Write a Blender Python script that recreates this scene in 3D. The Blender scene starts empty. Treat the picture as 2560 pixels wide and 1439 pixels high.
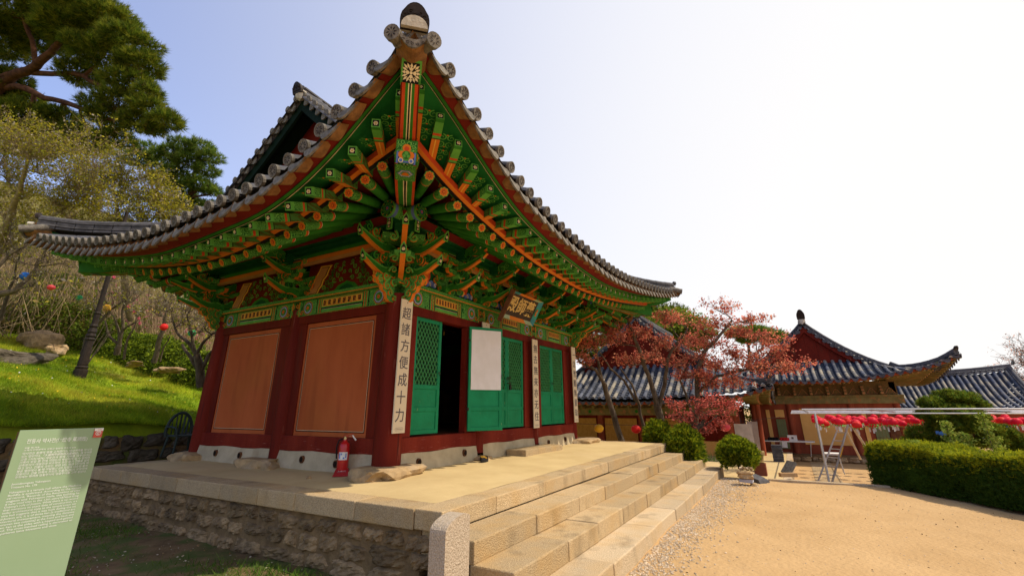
import bpy, math, random
import numpy as np
from mathutils import Vector, Matrix
random.seed(7); rng = np.random.default_rng(7)
SC = bpy.context.scene; COL = SC.collection
V = Vector; PI = math.pi
def lerp(a, b, t): return a + (b - a) * t
def interp(tab, s):
    if s <= tab[0][0]: return tab[0][1]
    for (a, va), (b, vb) in zip(tab, tab[1:]):
        if s <= b: return va + (vb - va) * (s - a) / (b - a)
    return tab[-1][1]
def smooth_tab(tab, s, w=.07):
    s = max(-1, min(1, s)); k = min(w, 1 - abs(s))
    return (interp(tab, s - k) + interp(tab, s - k / 2) + interp(tab, s) + interp(tab, s + k / 2) + interp(tab, s + k)) / 5

# ---------------------------------------------------------------- materials
MATS = {}
def mat(name, col, rough=.75, col2=None, scale=4., detail=4., bump=0., bscale=None, island=0., spec=.12, metal=0., stretch=(1, 1, 1), contrast=(.35, .65), trans=0., emit=0):
    if name in MATS: return MATS[name]
    m = bpy.data.materials.new(name); m.use_nodes = True; nt = m.node_tree; N = nt.nodes; L = nt.links
    b = N['Principled BSDF']; b.inputs['Roughness'].default_value = rough
    b.inputs['Specular IOR Level'].default_value = spec; b.inputs['Metallic'].default_value = metal
    out = None
    tc = N.new('ShaderNodeTexCoord'); mp = N.new('ShaderNodeMapping'); mp.inputs['Scale'].default_value = stretch
    L.new(tc.outputs['Object'], mp.inputs[0])
    if col2 is None: col2 = tuple(c * .78 for c in col)
    n = N.new('ShaderNodeTexNoise'); n.inputs['Scale'].default_value = scale; n.inputs['Detail'].default_value = detail; n.inputs['Roughness'].default_value = .6
    L.new(mp.outputs[0], n.inputs[0])
    r = N.new('ShaderNodeValToRGB'); r.color_ramp.elements[0].position = contrast[0]; r.color_ramp.elements[1].position = contrast[1]
    r.color_ramp.elements[0].color = (*col2, 1); r.color_ramp.elements[1].color = (*col, 1)
    L.new(n.outputs[0], r.inputs[0]); out = r.outputs[0]
    if island:
        g = N.new('ShaderNodeNewGeometry'); mm = N.new('ShaderNodeMapRange'); mm.inputs[3].default_value = 1 - island; mm.inputs[4].default_value = 1 + island * .6
        L.new(g.outputs['Random Per Island'], mm.inputs[0])
        mx = N.new('ShaderNodeVectorMath'); mx.operation = 'SCALE'; L.new(out, mx.inputs[0]); L.new(mm.outputs[0], mx.inputs['Scale']); out = mx.outputs[0]
    L.new(out, b.inputs['Base Color'])
    if bump:
        n2 = N.new('ShaderNodeTexNoise'); n2.inputs['Scale'].default_value = bscale or scale * 4; n2.inputs['Detail'].default_value = 5
        L.new(mp.outputs[0], n2.inputs[0])
        bp = N.new('ShaderNodeBump'); bp.inputs['Strength'].default_value = min(1, bump); bp.inputs['Distance'].default_value = .02 * max(1, bump)
        L.new(n2.outputs[0], bp.inputs['Height']); L.new(bp.outputs[0], b.inputs['Normal'])
    if trans:
        t = N.new('ShaderNodeBsdfTranslucent'); L.new(out, t.inputs[0]); ms = N.new('ShaderNodeMixShader'); ms.inputs[0].default_value = trans
        L.new(b.outputs[0], ms.inputs[1]); L.new(t.outputs[0], ms.inputs[2]); L.new(ms.outputs[0], N['Material Output'].inputs[0])
    m['n_out'] = 0; MATS[name] = m; return m
def add_layer(m, col, kind='noise', scale=10, lo=.55, hi=.6, stretch=(1, 1, 1), distortion=0., fac=1.):
    """mix a second colour over the base colour through a procedural mask"""
    nt = m.node_tree; N = nt.nodes; L = nt.links; b = N['Principled BSDF']; src = b.inputs['Base Color'].links[0].from_socket
    tc = N.new('ShaderNodeTexCoord'); mp = N.new('ShaderNodeMapping'); mp.inputs['Scale'].default_value = stretch; L.new(tc.outputs['Object'], mp.inputs[0])
    if kind == 'noise':
        t = N.new('ShaderNodeTexNoise'); t.inputs['Scale'].default_value = scale; t.inputs['Detail'].default_value = 6; o = t.outputs[0]
    elif kind == 'vor':
        t = N.new('ShaderNodeTexVoronoi'); t.inputs['Scale'].default_value = scale; o = t.outputs['Distance']
    elif kind == 'edge':
        t = N.new('ShaderNodeTexVoronoi'); t.feature = 'DISTANCE_TO_EDGE'; t.inputs['Scale'].default_value = scale; o = t.outputs['Distance']
    elif kind == 'rings':
        t = N.new('ShaderNodeTexWave'); t.wave_type = 'RINGS'; t.rings_direction = 'SPHERICAL'; t.inputs['Scale'].default_value = scale; t.inputs['Distortion'].default_value = distortion; t.inputs['Detail Scale'].default_value = 3; o = t.outputs[0]
    L.new(mp.outputs[0], t.inputs[0])
    r = N.new('ShaderNodeMapRange'); r.inputs[1].default_value = lo; r.inputs[2].default_value = hi; r.inputs[4].default_value = fac; L.new(o, r.inputs[0])
    mx = N.new('ShaderNodeMixRGB'); L.new(r.outputs[0], mx.inputs[0]); L.new(src, mx.inputs[1]); mx.inputs[2].default_value = (*col, 1); L.new(mx.outputs[0], b.inputs['Base Color'])
    return m
def curls(m, col, scale=26., r0=.2, w=.07):
    """painted curl rings: rings inside every voronoi cell"""
    nt = m.node_tree; N = nt.nodes; L = nt.links; b = N['Principled BSDF']; src = b.inputs['Base Color'].links[0].from_socket
    tc = N.new('ShaderNodeTexCoord'); t = N.new('ShaderNodeTexVoronoi'); t.inputs['Scale'].default_value = scale; t.inputs['Randomness'].default_value = .7
    L.new(tc.outputs['Object'], t.inputs[0])
    a = N.new('ShaderNodeMath'); a.operation = 'MULTIPLY'; a.inputs[1].default_value = 26.; L.new(t.outputs['Distance'], a.inputs[0])
    s = N.new('ShaderNodeMath'); s.operation = 'SINE'; L.new(a.outputs[0], s.inputs[0])
    g = N.new('ShaderNodeMath'); g.operation = 'GREATER_THAN'; g.inputs[1].default_value = .35; L.new(s.outputs[0], g.inputs[0])
    mx = N.new('ShaderNodeMixRGB'); L.new(g.outputs[0], mx.inputs[0]); L.new(src, mx.inputs[1]); mx.inputs[2].default_value = (*col, 1); L.new(mx.outputs[0], b.inputs['Base Color'])
    return m

M_RED = mat('oxide_red_paint', (.155, .014, .005), .7, (.10, .008, .003), 3, bump=.12, bscale=30, stretch=(1, 1, .2))
M_REDW = add_layer(mat('weathered_red_paint', (.20, .022, .010), .7, (.13, .010, .005), 3, bump=.25, bscale=26, stretch=(1, 1, .25)), (.36, .13, .10), 'noise', 9, .66, .72, (.5, .5, 6), fac=.6)
M_REDC = add_layer(mat('cracked_red_column', (.17, .017, .007), .7, (.11, .009, .004), 3, bump=.35, bscale=22, stretch=(1, 1, .12)), (.05, .008, .006), 'noise', 16, .66, .70, (1, 1, .06), fac=.7)
M_SOFR = mat('soffit_red', (.17, .016, .010), .75)
M_GDK = mat('dark_green_paint', (.007, .085, .022), .6, (.005, .06, .016), 3)
M_GMD = mat('mid_green_paint', (.035, .20, .022), .6, (.022, .14, .014), 4)
M_GLT = mat('light_green_paint', (.12, .38, .06), .6, (.08, .28, .045), 4)
M_GCURL = curls(mat('curled_green_paint', (.016, .12, .02), .6), (.16, .44, .08), 17)
M_GCURL2 = curls(mat('fine_curled_green_paint', (.012, .14, .03), .6), (.09, .36, .09), 26)
M_ORG = mat('orange_paint', (.62, .19, .02), .55, (.62, .15, .014), 5)
M_ORD = mat('vermilion_paint', (.55, .075, .018), .55, (.45, .05, .014), 5)
M_YEL = mat('yellow_paint', (.80, .42, .06), .6)
M_CRM = mat('cream_paint', (.80, .68, .42), .6)
M_WHT = mat('white_paint', (.78, .76, .70), .6)
M_BLK = mat('black_paint', (.012, .010, .010), .5)
M_BLU = mat('blue_paint', (.13, .20, .52), .6, (.09, .14, .4), 8)
M_TAN = mat('ochre_plaster', (.46, .22, .075), .8, (.38, .17, .055), 2.5)
M_WALL = add_layer(mat('terracotta_plaster', (.47, .115, .036), .9, (.39, .088, .026), 1.3, 6, bump=.05, bscale=60, stretch=(1, 1, .6)), (.40, .13, .03), 'noise', .9, .5, .8, fac=.5); add_layer(M_WALL, (.24, .05, .018), 'noise', 2.2, .52, .72, (2.5, 2.5, .28), fac=.35)
add_layer(M_RED, (.09, .02, .01), 'noise', 4, .55, .7, (3, 3, .25), fac=.5); add_layer(M_REDC, (.30, .09, .06), 'noise', 14, .64, .70, (1, 1, .15), fac=.4)
M_DOOR = add_layer(mat('green_door_paint', (.010, .235, .095), .5, (.008, .18, .07), 3, bump=.12, bscale=20), (.30, .34, .16), 'noise', 11, .70, .76, (3, 3, .8), fac=.6)
M_LAT = mat('lattice_green', (.06, .27, .09), .6)
M_LATB = mat('lattice_backing', (.012, .05, .02), .7)
M_PLIN = add_layer(mat('lime_plaster', (.50, .41, .27), .9, (.38, .31, .20), 3, 6, bump=.25, bscale=25), (.32, .22, .12), 'noise', 3.2, .60, .75, fac=.45)
M_HOLE = mat('dark_vent', (.02, .012, .008), .9)
M_TILE = add_layer(mat('grey_roof_tile', (.105, .105, .115), .62, (.055, .055, .062), 6, 6, bump=.25, bscale=50, island=.25), (.22, .20, .17), 'noise', 5, .58, .75, fac=.45)
M_TEND = add_layer(mat('weathered_tile_end', (.23, .205, .17), .8, (.10, .09, .075), 14, 6, bump=.5, bscale=60), (.05, .045, .04), 'edge', 40, .03, .012, fac=.6)
M_TUND = mat('warm_lit_tile_underside', (.30, .15, .055), .9, (.16, .08, .035), 10, 6, bump=.3, bscale=50)  # orange light on the drip undersides is put into this colour
M_RIDG = mat('ridge_tile', (.12, .115, .12), .7, (.07, .068, .07), 9, 6, bump=.3, bscale=40, island=.3)
M_LIME = mat('lime_mortar', (.55, .50, .40), .9, (.38, .34, .27), 12, 5, bump=.4, bscale=30)
M_GLAZ = mat('blue_grey_tile', (.055, .062, .082), .9, (.035, .042, .058), 6, 6, bump=.2, bscale=40, island=.3)
M_COVW = add_layer(mat('blue_grey_cover_tile', (.12, .128, .155), .9, (.07, .078, .10), 4, 6, bump=.2, bscale=40, island=.3), (.36, .31, .22), 'noise', 1.3, .46, .62, fac=.8)
def granite(name, c, c2, tint, isl=.14):
    m = mat(name, c, .85, c2, 60, 3, bump=.7, bscale=70, island=isl * 1.8, contrast=(.3, .7)); add_layer(m, tuple(x * .45 for x in c2), 'noise', 3.1, .56, .72, (1, 1, .5), fac=.6)
    add_layer(m, (.06, .055, .05), 'noise', 170, .60, .66, fac=.55)
    return add_layer(m, tint, 'noise', 2.2, .48, .70, fac=.5)
M_GRAN = granite('warm_granite', (.54, .40, .23), (.36, .26, .145), (.46, .28, .10))
M_GRAN2 = granite('pale_granite', (.60, .47, .31), (.45, .34, .21), (.52, .34, .15))
M_POST = granite('grey_granite', (.54, .44, .33), (.33, .26, .18), (.50, .37, .23), 0)
M_ROCK = add_layer(mat('brown_field_stone', (.33, .225, .12), .9, (.15, .10, .055), 7, 7, bump=1, bscale=22, island=.45), (.34, .23, .11), 'noise', 3, .5, .7, fac=.5)
M_ROCKD = mat('dark_field_stone', (.12, .10, .075), .9, (.05, .042, .03), 7, 7, bump=1, bscale=22, island=.35)
M_MORT = mat('clay_mortar', (.24, .155, .075), .95, (.14, .09, .045), 8, 6, bump=.5, bscale=40)
M_BASE = add_layer(mat('ochre_base_stone', (.48, .33, .17), .9, (.28, .19, .10), 5, 7, bump=.8, bscale=18), (.33, .27, .20), 'noise', 3, .5, .7, fac=.5)
M_LIMF = add_layer(mat('lime_earth_floor', (.56, .42, .21), .95, (.48, .35, .17), 1.6, 7, bump=.12, bscale=30), (.46, .34, .19), 'noise', .8, .55, .8, fac=.4)
M_WOOD = mat('brown_wood', (.17, .07, .03), .7, (.09, .035, .015), 5, 6, bump=.2, bscale=30)
M_BARK = mat('grey_brown_bark', (.15, .115, .08), .9, (.065, .048, .033), 9, 6, bump=.8, bscale=30, stretch=(1, 1, .4))
M_BARKP = mat('reddish_pine_bark', (.11, .05, .028), .9, (.045, .022, .014), 6, 6, bump=.8, bscale=24)
M_METAL = mat('galvanised_pipe', (.62, .60, .58), .4, (.5, .48, .46), 10, metal=.6)
M_DARKM = mat('dark_iron', (.035, .025, .02), .5, (.02, .015, .012), 8, bump=.2)

# ---------------------------------------------------------------- mesh builder
class MB:
    def __init__(s): s.v = []; s.f = []; s.m = []; s.sm = []
    def add(s, vs, fs, mi=0, smooth=False):
        o = len(s.v); s.v.extend([tuple(p) for p in vs])
        for k, f in enumerate(fs):
            s.f.append(tuple(i + o for i in f)); s.m.append(mi[k] if isinstance(mi, (list, tuple)) else mi); s.sm.append(smooth)
    def quad(s, a, b, c, d, mi=0): s.add([a, b, c, d], [(0, 1, 2, 3)], mi)
    def box(s, a, b, mi=0, j=0.):
        x0, y0, z0 = a; x1, y1, z1 = b
        vs = [V((x, y, z)) for z in (z0, z1) for x, y in ((x0, y0), (x1, y0), (x1, y1), (x0, y1))]
        if j: vs = [p + V([random.uniform(-j, j) for _ in range(3)]) for p in vs]
        s.add(vs, [(3, 2, 1, 0), (4, 5, 6, 7), (0, 1, 5, 4), (1, 2, 6, 5), (2, 3, 7, 6), (3, 0, 4, 7)], mi)
    def obox(s, c, ax, ay, az, mi=0):
        """box from centre and three half-axis vectors; mi may list 6 (bottom, top, -y, +x, +y, -x)"""
        c = V(c); ax = V(ax); ay = V(ay); az = V(az)
        vs = [c + ax * x + ay * y + az * z for z in (-1, 1) for x, y in ((-1, -1), (1, -1), (1, 1), (-1, 1))]
        s.add(vs, [(3, 2, 1, 0), (4, 5, 6, 7), (0, 1, 5, 4), (1, 2, 6, 5), (2, 3, 7, 6), (3, 0, 4, 7)], mi)
    def beam(s, p, q, w, h, mi=0, up=(0, 0, 1)):
        p = V(p); q = V(q); d = (q - p); u = V(up); r = d.cross(u).normalized(); u2 = r.cross(d).normalized()
        s.obox((p + q) / 2, d / 2, -r * w / 2, u2 * h / 2, mi)
    def tube(s, pts, rad, n=8, mi=0, smooth=True, cap=True, arc=None):
        pts = [V(p) for p in pts]; k = len(pts)
        if not hasattr(rad, '__len__'): rad = [rad] * k
        o = len(s.v); ref = None; vs = []
        for i, p in enumerate(pts):
            d = (pts[min(i + 1, k - 1)] - pts[max(i - 1, 0)]).normalized()
            if ref is None:
                ref = d.cross(V((0, 0, 1)));
                if ref.length < .05: ref = d.cross(V((1, 0, 0)))
            ref = (ref - d * ref.dot(d)).normalized(); b = d.cross(ref)
            for a in range(n):
                th = 2 * PI * a / n; vs.append(p + (ref * math.cos(th) + b * math.sin(th)) * rad[i])
        fs = [(i * n + a, i * n + (a + 1) % n, (i + 1) * n + (a + 1) % n, (i + 1) * n + a) for i in range(k - 1) for a in range(n)]
        s.add(vs, fs, mi, smooth)
        if cap: s.add(vs[:n], [tuple(range(n))[::-1]], mi); s.add(vs[-n:], [tuple(range(n))], mi)
    def disc(s, c, nrm, up, r, mi=0, n=12, r2=None, a0=0, squash=1.):
        c = V(c); nrm = V(nrm).normalized(); up = V(up); x = up.cross(nrm).normalized(); y = nrm.cross(x)
        s.add([c + (x * math.cos(a0 + 2 * PI * k / n) * squash + y * math.sin(a0 + 2 * PI * k / n)) * (r if not r2 or k % 2 == 0 else r2) for k in range(n)], [tuple(range(n))], mi)
    def poly(s, c, X, Y, pts, mi=0):
        c = V(c); X = V(X); Y = V(Y); s.add([c + X * a + Y * b for a, b in pts], [tuple(range(len(pts)))], mi)
    def prism(s, c, X, Y, Z, pts, t, mi=0, me=None):
        """outline in X,Y plane extruded +-t along Z"""
        c = V(c); X = V(X); Y = V(Y); Z = V(Z); n = len(pts)
        a = [c + X * x + Y * y - Z * t for x, y in pts]; b = [p + Z * 2 * t for p in a]
        s.add(a + b, [tuple(range(n))[::-1], tuple(range(n, 2 * n))], mi)
        s.add(a + b, [(i, (i + 1) % n, (i + 1) % n + n, i + n) for i in range(n)], mi if me is None else me)
    def ribbon(s, c, X, Y, Z, pts, w, t, mi=0, me=None, taper=True):
        """a flat band following 2D points, width w, half-thickness t"""
        c = V(c); X = V(X); Y = V(Y); Z = V(Z); n = len(pts); L_ = []; R_ = []
        for i, (x, y) in enumerate(pts):
            x0, y0 = pts[max(i - 1, 0)]; x1, y1 = pts[min(i + 1, n - 1)]; dx, dy = x1 - x0, y1 - y0; l = math.hypot(dx, dy) or 1
            ww = w / 2 * ((1 - .55 * i / (n - 1)) if taper else 1); L_.append((x - dy / l * ww, y + dx / l * ww)); R_.append((x + dy / l * ww, y - dx / l * ww))
        P = lambda q, z: c + X * q[0] + Y * q[1] + Z * z
        vs = [P(q, t) for q in L_] + [P(q, t) for q in R_] + [P(q, -t) for q in L_] + [P(q, -t) for q in R_]
        fs = []; ms = []; e = mi if me is None else me
        for i in range(n - 1):
            fs.append((i, i + 1, n + i + 1, n + i)); ms.append(mi)
            if t > .004:
                fs += [(2 * n + i, 3 * n + i, 3 * n + i + 1, 2 * n + i + 1), (i, 2 * n + i, 2 * n + i + 1, i + 1), (n + i, n + i + 1, 3 * n + i + 1, 3 * n + i)]; ms += [mi, e, e]
        s.add(vs, fs, ms)
    def curl(s, c, X, Y, Z, R, turns=1.4, a0=0., dirn=1, w=None, t=.02, mi=0, me=None, n=14, tail=0.):
        w = w or R * .45; pts = []
        if tail: pts.append((R * math.cos(a0) + dirn * tail * math.sin(a0), R * math.sin(a0) - dirn * tail * math.cos(a0)))
        for k in range(n + 1):
            f = k / n; a = a0 + dirn * turns * 2 * PI * f; r = R * (1 - .82 * f); pts.append((r * math.cos(a), r * math.sin(a)))
        s.ribbon(c, X, Y, Z, pts, w, t, mi, me)
    def rock(s, c, r, mi=0, sub=2, j=.18, seed=0, flat=None):
        import bmesh
        bm = bmesh.new(); bmesh.ops.create_icosphere(bm, subdivisions=sub, radius=1.); R = random.Random(seed or random.random())
        ph = [(R.uniform(-1, 1), R.uniform(-1, 1), R.uniform(-1, 1), R.uniform(0, 6), R.uniform(1.2, 3.5)) for _ in range(6)]
        vs = []
        for vt in bm.verts:
            p = vt.co.normalized(); k = 1 + sum(j * .5 * math.sin(f * (p.x * a + p.y * b + p.z * e) * 2 + g) for a, b, e, g, f in ph)
            q = V([math.copysign(abs(x) ** .72, x) for x in p]) * k
            z = q.z * r[2]
            if flat is not None: z = min(z, flat)
            vs.append((c[0] + q.x * r[0], c[1] + q.y * r[1], c[2] + z))
        s.add(vs, [tuple(x.index for x in f.verts) for f in bm.faces], mi, False); bm.free()
    def build(s, name, mats, parent=None, smooth=None, label=None, bevel=0):
        me = bpy.data.meshes.new(name); o = bpy.data.objects.new(name, me); COL.objects.link(o)
        off = V((0, 0, 0))
        if parent is not None: off = ORG[parent.name]; o.parent = parent
        ORG[o.name] = off
        me.from_pydata([tuple(V(p) - off) for p in s.v], [], s.f)
        for m_ in (mats if isinstance(mats, (list, tuple)) else [mats]): me.materials.append(m_)
        me.polygons.foreach_set('material_index', s.m)
        me.polygons.foreach_set('use_smooth', s.sm if smooth is None else [smooth] * len(s.f))
        if label: o['label'] = label
        if bevel:
            md = o.modifiers.new('b', 'BEVEL'); md.width = bevel; md.segments = 2; md.limit_method = 'ANGLE'; md.angle_limit = .7
        me.update(); return o
ORG = {}
def tag(o, label=None, cat=None, group=None, kind=None):
    if label: o['label'] = label
    if cat: o['category'] = cat
    if group: o['group'] = group
    if kind: o['kind'] = kind
    return o
def thing(name, label, cat, loc, group=None):
    o = bpy.data.objects.new(name, None); COL.objects.link(o); o.location = loc; o.empty_display_size = .2
    ORG[o.name] = V(loc); return tag(o, label, cat, group)
def npmesh(name, verts, faces, mats, midx=None, parent=None, smooth=False):
    """verts (N,3) array, faces (F,k) array"""
    me = bpy.data.meshes.new(name); off = V((0, 0, 0))
    o = bpy.data.objects.new(name, me); COL.objects.link(o)
    if parent is not None: off = ORG[parent.name]; o.parent = parent
    ORG[o.name] = off
    v = np.asarray(verts, dtype=np.float32) - np.array(off, dtype=np.float32); f = np.asarray(faces, dtype=np.int32); k = f.shape[1]
    me.vertices.add(len(v)); me.vertices.foreach_set('co', v.ravel()); me.loops.add(f.size); me.loops.foreach_set('vertex_index', f.ravel())
    me.polygons.add(len(f)); me.polygons.foreach_set('loop_start', np.arange(0, f.size, k, dtype=np.int32)); me.polygons.foreach_set('loop_total', np.full(len(f), k, dtype=np.int32))
    for m_ in (mats if isinstance(mats, (list, tuple)) else [mats]): me.materials.append(m_)
    if midx is not None: me.polygons.foreach_set('material_index', np.asarray(midx, dtype=np.int32))
    me.polygons.foreach_set('use_smooth', np.full(len(f), smooth)); me.update(); me.validate(); return o
def text(name, body, size, X, Y, org, mt, parent=None, align='CENTER', offset=0., ext=.002, spacing=1., line=1., sx=1., valign='CENTER', shear=0.):
    """lettering: plane vectors X (reading direction), Y (up), origin org"""
    cu = bpy.data.curves.get('font_source') or bpy.data.curves.new('font_source', 'FONT'); cu.body = body; cu.size = size; cu.extrude = ext; cu.offset = offset; cu.align_x = align; cu.align_y = valign
    cu.space_character = spacing; cu.space_line = line; cu.resolution_u = 3; cu.shear = shear
    cu.use_fake_user = True; to = bpy.data.objects.new(name + '_tmp', cu); me = bpy.data.meshes.new_from_object(to); bpy.data.objects.remove(to)
    X = V(X).normalized(); Y = V(Y).normalized(); Z = X.cross(Y)
    off = ORG[parent.name] if parent is not None else V((0, 0, 0))
    M = Matrix.Translation(V(org) - off) @ Matrix(((X.x * sx, Y.x, Z.x, 0), (X.y * sx, Y.y, Z.y, 0), (X.z * sx, Y.z, Z.z, 0), (0, 0, 0, 1)))
    me.transform(M); me.materials.clear(); me.materials.append(mt); o = bpy.data.objects.new(name, me); COL.objects.link(o); me.name = name
    if parent is not None: o.parent = parent
    ORG[o.name] = off; return o
# ---------------------------------------------------------------- hip-and-gable tiled roof
class Roof:
    def __init__(s, ox, oy, W, D, A, mid, tabs, c1, c2, g=.7, sp=.3, r=.075, hz=0., A2=2.0, m2=1.8, ctabs=None, tz=.13):
        s.ox, s.oy, s.W, s.D, s.A, s.mid, s.tabs, s.c1, s.c2, s.g, s.sp, s.r, s.A2, s.m2, s.ct, s.tz = ox, oy, W, D, A, mid, tabs, c1, c2, g, sp, r, A2, m2, ctabs, tz
    def L(s, side): return s.W if side in 'fb' else s.D
    def P(s, side, t, d, z):
        x, y = {'f': (t, -d), 'b': (t, s.D + d), 'l': (-d, t), 'r': (s.W + d, t)}[side]
        x, y = s.K(x, y); return V((s.ox + x, s.oy + y, z))
    kx = 1.; ky = 1.; gd = -.1; lp = 1.3
    def K(s, x, y):
        x = x * s.kx if x < 0 else (s.W + (x - s.W) * s.kx if x > s.W else x); y = y * s.ky if y < 0 else (s.D + (y - s.D) * s.ky if y > s.D else y); return x, y
    def N(s, side): return {'f': V((0, -1, 0)), 'b': V((0, 1, 0)), 'l': V((-1, 0, 0)), 'r': V((1, 0, 0))}[side]
    def T(s, side): return V((1, 0, 0)) if side in 'fb' else V((0, 1, 0))
    def s_(s, side, t, A=None): L = s.L(side); A = A or s.A; return max(-1, min(1, (t - L / 2) / (L / 2 + A)))
    def de(s, side, t): return s.mid + (s.A - s.mid) * abs(s.s_(side, t)) ** 3
    def ze(s, side, t): return smooth_tab(s.tabs[side], s.s_(side, t))
    def dc(s, side, t): return s.m2 + (s.A2 - s.m2) * abs(s.s_(side, t, s.A2)) ** 3
    def zc(s, side, t): return smooth_tab(s.ct[side], s.s_(side, t, s.A2))
    def zr(s, side, t, d):
        z0 = interp(s.tabs[side], 0); q = s.A - d
        return z0 + s.tz + s.c1 * q + s.c2 * q * q + (s.ze(side, t) - z0) * max(0, min(1, (d + .2) / (s.A + .2))) ** s.lp
    def rows(s, side):
        L = s.L(side); n = int(round((L + 2 * s.A) / s.sp)); st = (L + 2 * s.A) / n
        return [(-s.A + st * (k + .5)) for k in range(n)], st
    def dend(s, side, t):
        L = s.L(side); D2 = (s.D if side in 'fb' else s.W) / 2
        o = -t if t < L / 2 else t - L
        if side in 'fb': return o if o > s.g else -D2
        return max(o, s.gd)
    def tiles(s, par, sides, mt, mc, mend, mund, detail=True):
        for side in sides:
            ts, st = s.rows(side); ch = MB(); cv = MB(); en = MB(); N_ = s.N(side); T_ = s.T(side)
            for i, t in enumerate(ts):
                d0 = s.de(side, t); d1 = s.dend(side, t)
                # channel strip centred on t
                k = max(1, int((d0 - d1) / .16)); e1 = s.dend(side, t - st / 2); e2 = s.dend(side, t + st / 2)
                vs = []; ofs = [(-.5, .05), (-.25, -.012), (0, -.03), (.25, -.012), (.5, .05)]
                for a in range(k + 1):
                    for b in range(2 if 0 < a < k else 1):
                        f = a / k; step = -.012 if (b == 0 and a) else .012
                        for u, h in ofs:
                            dd = lerp(d0, d1 + (e1 - d1) * max(0, -u) * 2 * .9 + (e2 - d1) * max(0, u) * 2 * .9, f)
                            vs.append(s.P(side, t + u * st, dd, s.zr(side, t + u * st, dd) + h * (st / .3) + step))
                m_ = len(vs) // 5
                ch.add(vs, [(5 * a + b, 5 * a + b + 1, 5 * a + b + 6, 5 * a + b + 5) for a in range(m_ - 1) for b in range(4)], 0)
                if detail:   # drip tile: hanging crescent plate
                    c = s.P(side, t, d0 + .035, s.ze(side, t) + s.tz * .60); h = s.tz * 1.05
                    Y = (V((0, 0, 1)) + N_ * -.35).normalized(); w = st * .5; n = 8
                    top = [(w * (1 - 2 * q / n), h * .55 - .35 * h * math.sin(PI * q / n) * 1.3) for q in range(n + 1)]
                    bot = [(-w * (1 - 2 * q / n), h * .45 - h * 1.15 * math.sin(PI * q / n) ** .8) for q in range(1, n)]
                    en.prism(c, T_, Y, T_.cross(Y), top + bot, .012, 0)
                    bot2 = [(x * .82, (y + .1 * h) * .8) for x, y in top + bot]
                    # underside sheet
                    und = []
                    for q in range(9):
                        u = -1 + q / 4; hh = -h * .95 * (1 - u * u) + h * .40
                        for dd in (0, -.15): und.append(c + T_ * (u * w) + V((0, 0, hh + (-dd) * .42)) + N_ * dd)
                    en.add(und, [(2 * q, 2 * q + 1, 2 * q + 3, 2 * q + 2) for q in range(8)], 1)
                # cover row on the boundary
                tb = t + st / 2
                if i == len(ts) - 1 or (detail and (i == 0 or i == len(ts) - 2)): continue
                d0 = s.de(side, tb) + .03; d1 = s.dend(side, tb); k = max(1, int((d0 - d1) / .34)); n = 6; r = s.r * random.uniform(.95, 1.05)
                for a in range(k):
                    vs = []
                    for e, rr in ((0, 1.04), (1, .94)):
                        dd = lerp(d0, d1, (a + e) / k)
                        for q in range(n + 1):
                            th = PI * q / n; vs.append(s.P(side, tb - math.cos(th) * r * rr, dd, s.zr(side, tb, dd) + .035 + math.sin(th) * r * rr))
                    cv.add(vs, [(q, q + 1, n + q + 2, n + q + 1) for q in range(n)], 0, True)
                    if a == 0 or detail: cv.add(vs[:n + 1], [tuple(range(n + 1))[::-1]], 0)
                    if a == 0 and random.random() < .0: pass
                if detail:
                    c = s.P(side, tb, d0 + .012, s.zr(side, tb, d0) + .03); nn = (N_ + V((0, 0, -.22))).normalized(); upv = V((0, 0, 1)); tx = upv.cross(nn).normalized(); ty = nn.cross(tx)
                    R = r * 1.06; ring = [(R * math.cos(2 * PI * q / 14), R * math.sin(2 * PI * q / 14)) for q in range(14)]
                    en.prism(c, tx, ty, nn, ring, .022, 0)
                    for q in range(14):   # raised rim
                        a, b = 2 * PI * q / 14, 2 * PI * (q + 1) / 14; f = lambda R_, an, h: c + (tx * math.cos(an) + ty * math.sin(an)) * R_ + nn * h
                        en.add([f(R, a, .03), f(R, b, .03), f(R * .82, b, .03), f(R * .82, a, .03), f(R * .8, b, .022), f(R * .8, a, .022)], [(0, 1, 2, 3), (3, 2, 4, 5)], 0)
                    for q in range(8):
                        a = 2 * PI * q / 8; cc = c + (tx * math.cos(a) + ty * math.sin(a)) * R * .45 + nn * .026
                        px_ = (tx * math.cos(a) + ty * math.sin(a)); py_ = nn.cross(px_)
                        en.poly(cc, px_, py_, [(-R * .27, 0), (0, -R * .11), (R * .27, 0), (0, R * .11)], 2)
            ch.build('tile_field', mt, par); cv.build('cover_tiles', mc, par)
            if detail: en.build('eave_tiles', [mend, mund, M_DARKM], par)
    def ridge(s, par, pts, w, h, mt, n_course=3, top=.07, name='ridge'):
        mb = MB(); pts = [V(p) for p in pts]; k = len(pts)
        for c in range(n_course):
            z0 = h * c / n_course; z1 = h * (c + 1) / n_course - .012; ww = w * (1.08 if c % 2 else .94)
            for i in range(k - 1):
                a, b = pts[i], pts[i + 1]; d = (b - a); u = V((0, 0, 1)); sd = V((d.y, -d.x, 0)).normalized() * ww / 2
                g_ = d * .02
                mb.add([a + g_ + sd + u * z0, b - g_ + sd + u * z0, b - g_ - sd + u * z0, a + g_ - sd + u * z0, a + g_ + sd + u * z1, b - g_ + sd + u * z1, b - g_ - sd + u * z1, a + g_ - sd + u * z1],
                       [(3, 2, 1, 0), (4, 5, 6, 7), (0, 1, 5, 4), (1, 2, 6, 5), (2, 3, 7, 6), (3, 0, 4, 7)], 0)
        for i in range(k - 1):
            a, b = pts[i] + V((0, 0, h)), pts[i + 1] + V((0, 0, h)); mb.tube([a, b + (b - a) * .02], [top, top * .92], 10, 0)
        return mb.build(name, mt, par)
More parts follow.
